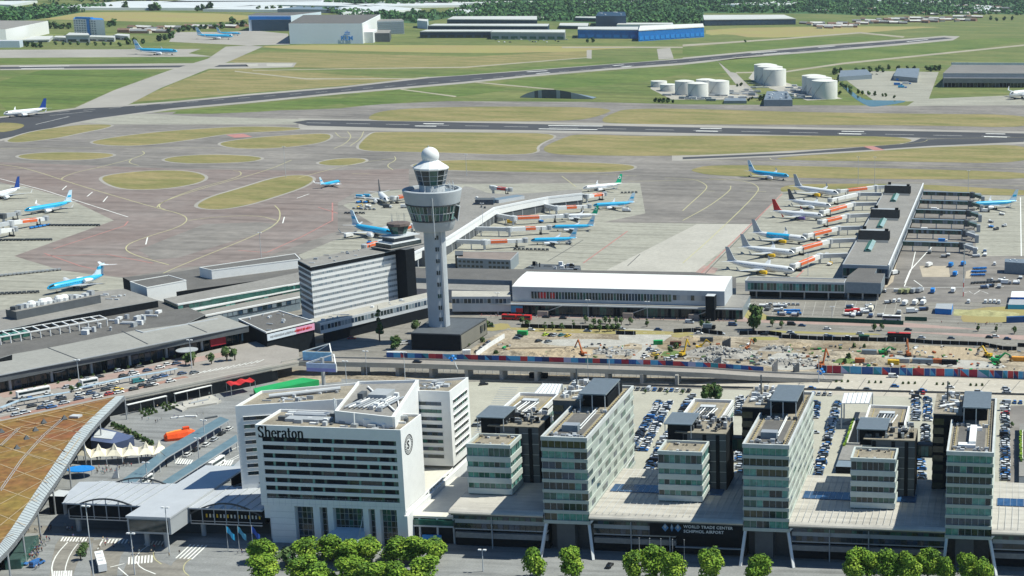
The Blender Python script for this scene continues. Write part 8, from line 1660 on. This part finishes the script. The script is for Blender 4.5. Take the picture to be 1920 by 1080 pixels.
# ---------------------------------------------------------------- masts, flags, signs
def mast(bx, by, H_, label, m=LGR, z=0.0, arm=True, r0=.22):
    c = W(bx, by, z); r = empty('light_mast', (c.x, c.y, z+.1), 0, label, 'light mast', 'light masts'); mb = MB(); mb.tube((0, 0, 0), (0, 0, H_), r0, m, r0*.6, 8); mb.build('pole', r)
    if arm:
        mb = MB()
        for a in (-1, 1): mb.box(a*.9-.5, a*.9+.5, -.35, .35, H_-.2, H_+.2, CLD); mb.bar((a*.2, 0, H_), (a*.9, 0, H_), .14, m)
        mb.build('lamp_head', r)
for x, y, H_, z, lb in ((176, 1085, 26, 0, 'tall pale mast left of the white bus'), (318, 1037, 17, 0, 'mast in front of the projecting station end'), (253, 1078, 15, 0, 'mast at the striped crossing lower left'), (277, 908, 9, 0, 'mast between the teal canopies'), (374, 870, 11, 0, 'mast at the upper taxi lane'), (385, 838-8, 10, 0, 'slim mast behind the taxi queue'), (149.6, 726, 13, 7, 'tall mast in front of the departure hall centre'), (360, 690, 14, 7, 'tall mast beside the red banner'),
                       (688, 706, 13, 0, 'first mast from the left along the viaduct'), (760, 716, 15, 0, 'second mast from the left along the viaduct'), (650, 722, 12, 0, 'slim mast behind the hotel roof'), (1103, 716, 14, 0, 'mast rising behind the left office tower'), (1143, 714, 13, 0, 'second mast behind the left office tower'), (1103, 594, 10, 0, 'left mast in front of the white hall'), (1214, 597, 10, 0, 'right mast in front of the white hall'), (934, 590, 13, 0, 'mast by the picture panel of the white hall'),
                       (536, 333, 28, 0, 'tall mast at the tip of the narrow grass oval'), (490, 483, 17, 0, 'tall apron mast above the white roof hall'), (906, 436, 22, 0, 'apron mast in front of the kinked pier'), (1515, 517, 15, 0, 'apron mast beside the nearest white airliner'), (1640, 347, 26, 0, 'far mast behind the right pier, right one'), (1609, 347, 26, 0, 'far mast behind the right pier, left one'), (875, 330, 20, 0, 'mast right of the tower head on the taxiway'), (1815, 366, 22, 0, 'mast beyond the glazed bridges'),
                       (1535, 718, 14, 0, 'gantry mast over the highway'), (906, 1072, 8, 0, 'short lamp in front of the glazed pavilion'), (735, 1003, 6, 0, 'small lamp in front of the hotel base'), (1320, 590, 7, 0, 'mast left of the dark stair tower'), (1560, 600, 8, 0, 'mast at the green fence')): mast(x, y, H_, lb, z=z)
for i, x in enumerate((1207, 1227, 1248, 1270, 1292)): c = at(x, 1045, 0); r = empty('flagpole', (c.x, 489, .1), 0, nth(i)+' bare flagpole from the left in front of the lettered sign', 'flagpole', 'bare flagpoles'); mb = MB(); mb.tube((0, 0, 0), (0, 0, 9.5), .12, LGR, .06, 6); mb.build('pole', r); mb = MB(); mb.sphere((0, 0, 9.6), .18, LGR, 6, 4); mb.build('finial', r)
for i, (x, m) in enumerate(((428, KB), (449, mat('flag_teal', (.1, .35, .5), .7)), (475, mat('flag_blue', (.03, .10, .45), .7)))):
    c = W(x, 1033); r = empty('flag', (c.x, c.y, .1), 0, ('left light blue flag on its pole before the station hall', 'middle teal flag on its pole before the station hall', 'right blue flag on a white pole beside the hotel')[i], 'flag'); mb = MB(); mb.tube((0, 0, 0), (0, 0, 9.6), .13, WHT if i == 2 else GRYC, .07, 6); mb.build('pole', r)
    mb = MB(); n = 6
    for k in range(n): x0, x1 = k*.45, (k+1)*.45; y0, y1 = .35*sin(k*1.1), .35*sin((k+1)*1.1); z0, z1 = 9.2-k*.5, 9.2-(k+1)*.5; mb.face([(x0+.1, y0, z0-2.4), (x1+.1, y1, z1-2.4), (x1+.1, y1, z1), (x0+.1, y0, z0)], m); mb.face([(x0+.1, y0+.03, z0), (x1+.1, y1+.03, z1), (x1+.1, y1+.03, z1-2.4), (x0+.1, y0+.03, z0-2.4)], m)
    mb.build('cloth', r)
r = empty('striped_mast', W(1806, 556), 0, 'tall red and white striped mast on the service yard', 'mast'); mb = MB()
for i in range(11): mb.tube((0, 0, i*3), (0, 0, i*3+3), .28, (REDP if i % 2 == 0 else WHT) if i < 4 else MET, n=8)
mb.build('pole', r)
for x, y, z, lb in ((858, 692, 6.5, 'blue sign cluster on a bent mast at the viaduct'), (1548, 716, 0, 'blue sign cluster on the gantry by the barrier gap')):
    c = W(x, y, z); r = empty('sign_mast', (c.x, c.y, z), 0, lb, 'sign'); mb = MB(); mb.bar((0, 0, 0), (-2.4, 0, 6), .3, WHT); mb.build('mast', r)
    mb = MB(); 
    for k, (a, b) in enumerate(((-3.6, 5.4), (-2, 6.6), (-1.1, 5.2), (-2.6, 4.4))): mb.lathe([(.2, b-.7), (1.0, b), (.2, b+.7)], BLU, 6, (a, 0, 0))
    mb.build('sign_panel', r)
for i, (x0, y0, x1, y1) in enumerate(((1543, 720, 1520, 738), (1415, 741, 1442, 706), (1610, 741, 1625, 708), (1505, 742, 1500, 720))): pass
# ---------------------------------------------------------------- people
def person_mesh(seed):
    r2 = random.Random(seed); top = mat('shirt_%d' % (seed % 6), ((.6, .6, .6), (.35, .05, .06), (.05, .08, .25), (.02, .02, .02), (.55, .45, .3), (.15, .3, .35))[seed % 6], .8); leg = mat('trousers_%d' % (seed % 3), ((.03, .04, .08), (.02, .02, .02), (.3, .27, .2))[seed % 3], .8); skin = mat('skin', (.50, .30, .21), .6); hair = mat('hair', (.05, .03, .02), .8)
    V = [(0, 0, .95), (0, 0, 1.2), (0, 0, 1.42), (0, 0, 1.52), (0, .01, 1.64), (0, 0, 1.76), (.11, .04, .9), (.12, .1, .5), (.12, .02, .08), (.13, .14, .04), (-.11, -.02, .9), (-.12, -.12, .5), (-.12, -.22, .1), (-.13, -.1, .05), (.2, 0, 1.4), (.27, .03, 1.13), (.26, .14, .9), (-.2, 0, 1.4), (-.27, -.04, 1.13), (-.26, .02, .88)]
    E_2 = [(0, 1), (1, 2), (2, 3), (3, 4), (4, 5), (0, 6), (6, 7), (7, 8), (8, 9), (0, 10), (10, 11), (11, 12), (12, 13), (2, 14), (14, 15), (15, 16), (2, 17), (17, 18), (18, 19)]
    R_ = [.15, .14, .16, .06, .1, .08, .09, .065, .045, .04, .09, .065, .045, .04, .07, .05, .035, .07, .05, .035]
    me = bpy.data.meshes.new('tmp'); me.from_pydata(V, E_2, []); o = bpy.data.objects.new('tmp', me); COL.objects.link(o); md = o.modifiers.new('s', 'SKIN'); 
    for i, s in enumerate(R_): me.skin_vertices[0].data[i].radius = (s, s*.8)
    me.skin_vertices[0].data[0].use_root = True; o.modifiers.new('u', 'SUBSURF').levels = 1
    dg = bpy.context.evaluated_depsgraph_get(); m2 = bpy.data.meshes.new_from_object(o.evaluated_get(dg)); m2.name = 'person'; bpy.data.objects.remove(o); bpy.data.meshes.remove(me); m2.materials.clear()
    for m in (top, leg, skin, hair): m2.materials.append(m)
    for p in m2.polygons:
        z = p.center.z; x = abs(p.center.x); p.material_index = 3 if z > 1.7 or (z > 1.6 and p.center.y < -.03) else 2 if z > 1.5 or (x > .23 and z < 1.2) else 0 if z > .92 else 1
    return m2
PM = [person_mesh(i) for i in range(6)]; WEAR = ('pale shirt', 'red shirt', 'navy shirt', 'black top', 'tan top', 'teal top')
rr = random.Random(12); k = 0
def person(x, y, where, grp, i, z=0):
    q = rr.randrange(6); p = W(x, y, z); o = bpy.data.objects.new('person', PM[q]); COL.objects.link(o); o.location = (p.x, p.y, z+(.14 if z == 0 else .06)); o.rotation_euler = (0, 0, rr.uniform(0, 6.28)); s = rr.uniform(.93, 1.06); o.scale = (s, s, s)
    tag(o, 'person in %s, number %d from left %s' % (WEAR[q], i, where), 'person', grp)
def crowd(pts, n, where, grp):
    L = sorted([(lambda t, u: (pts[0][0]+(pts[1][0]-pts[0][0])*t+u*pts[2][0], pts[0][1]+(pts[1][1]-pts[0][1])*t+u*pts[2][1]))(rr.random(), rr.uniform(-1, 1)) for _ in range(n)])
    for i, (x, y) in enumerate(L): person(x, y, where, grp, i+1)
crowd(((58, 1048), (86, 1010), (8, 5)), 58, 'in the crowd beside the glass shelter', 'crowd by the glass shelter'); crowd(((62, 1066), (70, 1060), (6, 5)), 10, 'beside the blue van', 'people by the blue van'); crowd(((185, 892), (235, 868), (18, 6)), 26, 'near the white sail', 'people by the white sail'); crowd(((150, 862), (300, 858), (6, 3)), 24, 'under the tented canopy', 'people under the tents')
crowd(((230, 770), (420, 745), (15, 8)), 26, 'on the upper plaza', 'people on the plaza'); crowd(((60, 1000), (130, 992), (10, 4)), 14, 'at the station entrance', 'people at the station'); crowd(((150, 1020), (350, 1040), (20, 12)), 22, 'around the crossings', 'people at the crossings'); crowd(((900, 594), (1380, 604), (4, 1.2)), 60, 'along the front of the white hall', 'people in front of the white hall')
crowd(((265, 790), (410, 775), (8, 6)), 10, 'by the orange shelter', 'people by the orange shelter'); crowd(((420, 1034), (480, 1040), (8, 5)), 7, 'by the flags', 'people by the flags'); crowd(((1750, 608), (1880, 612), (6, 3)), 10, 'on the boulevard pavement', 'people on the boulevard')

# ---------------------------------------------------------------- extra structures in the car parks
for pts, z, lab in (([(1018, 720), (1054, 721), (1048, 739), (1002, 738)], 22, 'white glass canopy roof behind the left tower core'), ([(1583, 738), (1636, 737), (1630, 757), (1578, 757)], 12, 'white glass canopy behind the right lower block')):
    P = ccw([tuple(W(x, y, z)[:2]) for x, y in pts]); r = rootof('white_canopy', P, 0, lab, 'canopy'); mb = MB(); mb.prism(P, z, z+.3, CLD); part(mb, 'roof', r); ro = roof_of(r); mb = MB()
    for i in range(7): a = Vector(P[0]).lerp(Vector(P[1]), i/6); b = Vector(P[3]).lerp(Vector(P[2]), i/6); mb.bar((a.x, a.y, z+.4), (b.x, b.y, z+.4), .25, GRYC)
    part(mb, 'rib', r, sub=ro)
    for q in P: mb = MB(); mb.box(q[0]-.3, q[0]+.3, q[1]-.3, q[1]+.3, 0, z, LGR); part(mb, 'post', r)
for x0, y0, x1, y1, lab in ((-70.5, 597, -58, 664, 'grey garage deck with dark open well right of the middle tower'), (6, 585, 30, 655, 'grey garage deck with dark open well at the right edge')):
    r = empty('garage_deck', ((x0+x1)/2, (y0+y1)/2, 0), 0, lab, 'garage'); mb = MB(); mb.box(x0, x1, y0, y1, 0, 3.2, CONC, ROOFM); part(mb, 'deck', r)
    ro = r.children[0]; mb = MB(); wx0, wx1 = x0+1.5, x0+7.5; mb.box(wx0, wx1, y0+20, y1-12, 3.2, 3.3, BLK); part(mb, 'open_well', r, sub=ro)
    mb = MB(); ring(mb, [(wx0, y0+20), (wx1, y0+20), (wx1, y1-12), (wx0, y1-12)], 3.2, 4.1, .3, STONE, .2); part(mb, 'well_parapet', r, sub=ro)
    mb = MB()
    for i in range(60): a = (x0+rr.uniform(.2, 1.1), y0+18+i*(y1-y0-30)/60); mb.box(a[0]-.4, a[0]+.4, a[1]-.4, a[1]+.5, 3.2, 3.9+rr.uniform(0, .5), rr.choice(LG))
    part(mb, 'hedge', r, sub=ro)
    mb = MB(); mb.box(x0, x1, y0-8, y0-.2, 0, 3.0, BLK, SOLAR if x0 < 0 else DGR); part(mb, 'entrance_hall', r)

rr = random.Random(61); mb = MB(); cols = (DGR, GRYC, CONC, DGR, SOLAR, mat('pipe_rust', (0, 0, 0)), BLK, CLD, mat('timber', (.40, .28, .15), .8), GRN, mat('bramble', (.10, .17, .05), .9))
for i in range(420):
    x = rr.uniform(930, 1915); y = 640+rr.random()*45+(x-930)*.012
    if 960 < x < 1090 and y < 660: continue
    c = W(x, y); s_ = rr.uniform(.3, 1.5); mb.T = Matrix.Translation(c) @ Matrix.Rotation(rr.uniform(0, 3), 4, 'Z'); mb.box(-s_, s_, -s_*.4, s_*.4, .1, .3+rr.uniform(.1, .9), rr.choice(cols))
mb.T = None; mb.build('site_debris', kind='stuff', label='scattered planks, pipes and debris over the building site', cat='debris')
for i, (x, y, s_) in enumerate(((930, 664, 1.2), (1268, 652, 1.4), (1256, 660, 1.3), (1590, 672, 1.5), (1583, 680, 1.2), (1657, 662, 1.2), (1662, 665, 1.0), (1602, 650, 1.1), (1230, 672, .9), (1415, 640, 1.0), (1620, 650, .9), (905, 640, 1.2), (915, 612, 1.6), (921, 612, 1.2), (1870, 684, 1))): tree('s0', at(x, y, .5), nth(i)+' scruffy green bush from the left on the building site', 'bushes on the building site', s_*1.5, 'bush', 'bush')
rr = random.Random(62)
for i in range(24):
    x = 20+i*13.5+rr.uniform(-4, 4); t = rr.choice((.25, .4, .55, .8)); y = (737-(x/260)*49)*(1-t)+(798-(x/205)*46)*t if x < 330 else 676+rr.uniform(0, 18)
    c = rr.choice(PAL); p = W(x, y, DZ); car((p.x, p.y, DZ+.1), hdk+rr.uniform(-.03, .03), c, '%s car, number %d from left in the inner lanes of the forecourt' % (c, i+1), 'cars in the inner forecourt lanes', name='car')
for i in range(16):
    x = 930+i*62+rr.uniform(-15, 15); c = rr.choice(PAL); p = W(x, 613+(x-900)*.02+rr.choice((0, 5))); car((p.x, p.y, .15), 0, c, '%s car, number %d from left along the boulevard' % (c, i+1), 'cars along the boulevard', name='car')
for i in range(9): x = 1470+i*52; c = rr.choice(PAL); p = W(x, 722+(x-1470)*.02+rr.choice((0, 7))); car((p.x, p.y, .17), 0, c, '%s car, number %d from left on the near highway lanes' % (c, i+1), 'cars on the near highway lanes', name='car')

rr = random.Random(71)
for i in range(46):
    zx = rr.choice(((1400, 1560, 575, 597), (1650, 1740, 545, 600), (1830, 1915, 520, 545), (1385, 1410, 572, 590), (1585, 1640, 572, 596), (1740, 1860, 470, 490)))
    truck(rr.uniform(zx[0], zx[1]), rr.uniform(zx[2], zx[3]), rr.choice((0, 1.5, .3)), rr.choice((WHT, GRYC, LGR, DGR, WHT, CLD, CM['dark blue'])), rr.choice((WHT, DGR, WHT)), 'small service vehicle number %d on the yard right of the white hall' % (i+1), rr.choice((4, 4.5, 5.5)), 'small service vehicles on the yard', 1.8)

sheet('wheel_track', [[(930, 652), (1080, 650), (1180, 656), (1180, 658), (1080, 653), (930, 655)], [(1180, 676), (1300, 668), (1420, 676), (1530, 668), (1530, 671), (1420, 680), (1300, 672), (1180, 680)], [(1560, 655), (1700, 662), (1800, 678), (1800, 681), (1700, 666), (1560, 658)], [(1380, 640), (1440, 652), (1560, 650), (1560, 654), (1440, 656), (1376, 643)]], .15, mat('wet_soil', (.17, .135, .095), .9, .3, .2, fine=.5), 1)
sheet('spoil_patch', [[(1230, 640), (1300, 636), (1340, 648), (1290, 660), (1235, 655)], [(1540, 640), (1620, 645), (1600, 656), (1545, 652)], [(1010, 672), (1080, 676), (1060, 682), (1005, 680)], [(1660, 670), (1740, 674), (1730, 682), (1655, 680)]], .147, mat('spoil', (.24, .19, .13), .95, .3, .2, fine=.7), 2)
# ================================================================ haze
hz = bpy.data.materials.new('haze'); hz.use_nodes = True; n = hz.node_tree.nodes; n.remove(n['Principled BSDF'])
pv = n.new('ShaderNodeVolumePrincipled'); pv.inputs['Density'].default_value = 0.000024; pv.inputs['Color'].default_value = (.80, .90, 1.0, 1); pv.inputs['Anisotropy'].default_value = .2
hz.node_tree.links.new(pv.outputs[0], n['Material Output'].inputs['Volume'])
mb = MB(); mb.box(-15000, 10000, -400, 17000, -1, 260, hz); o = mb.build('haze', kind='stuff', label='thin pale summer haze over the airfield', cat='haze')
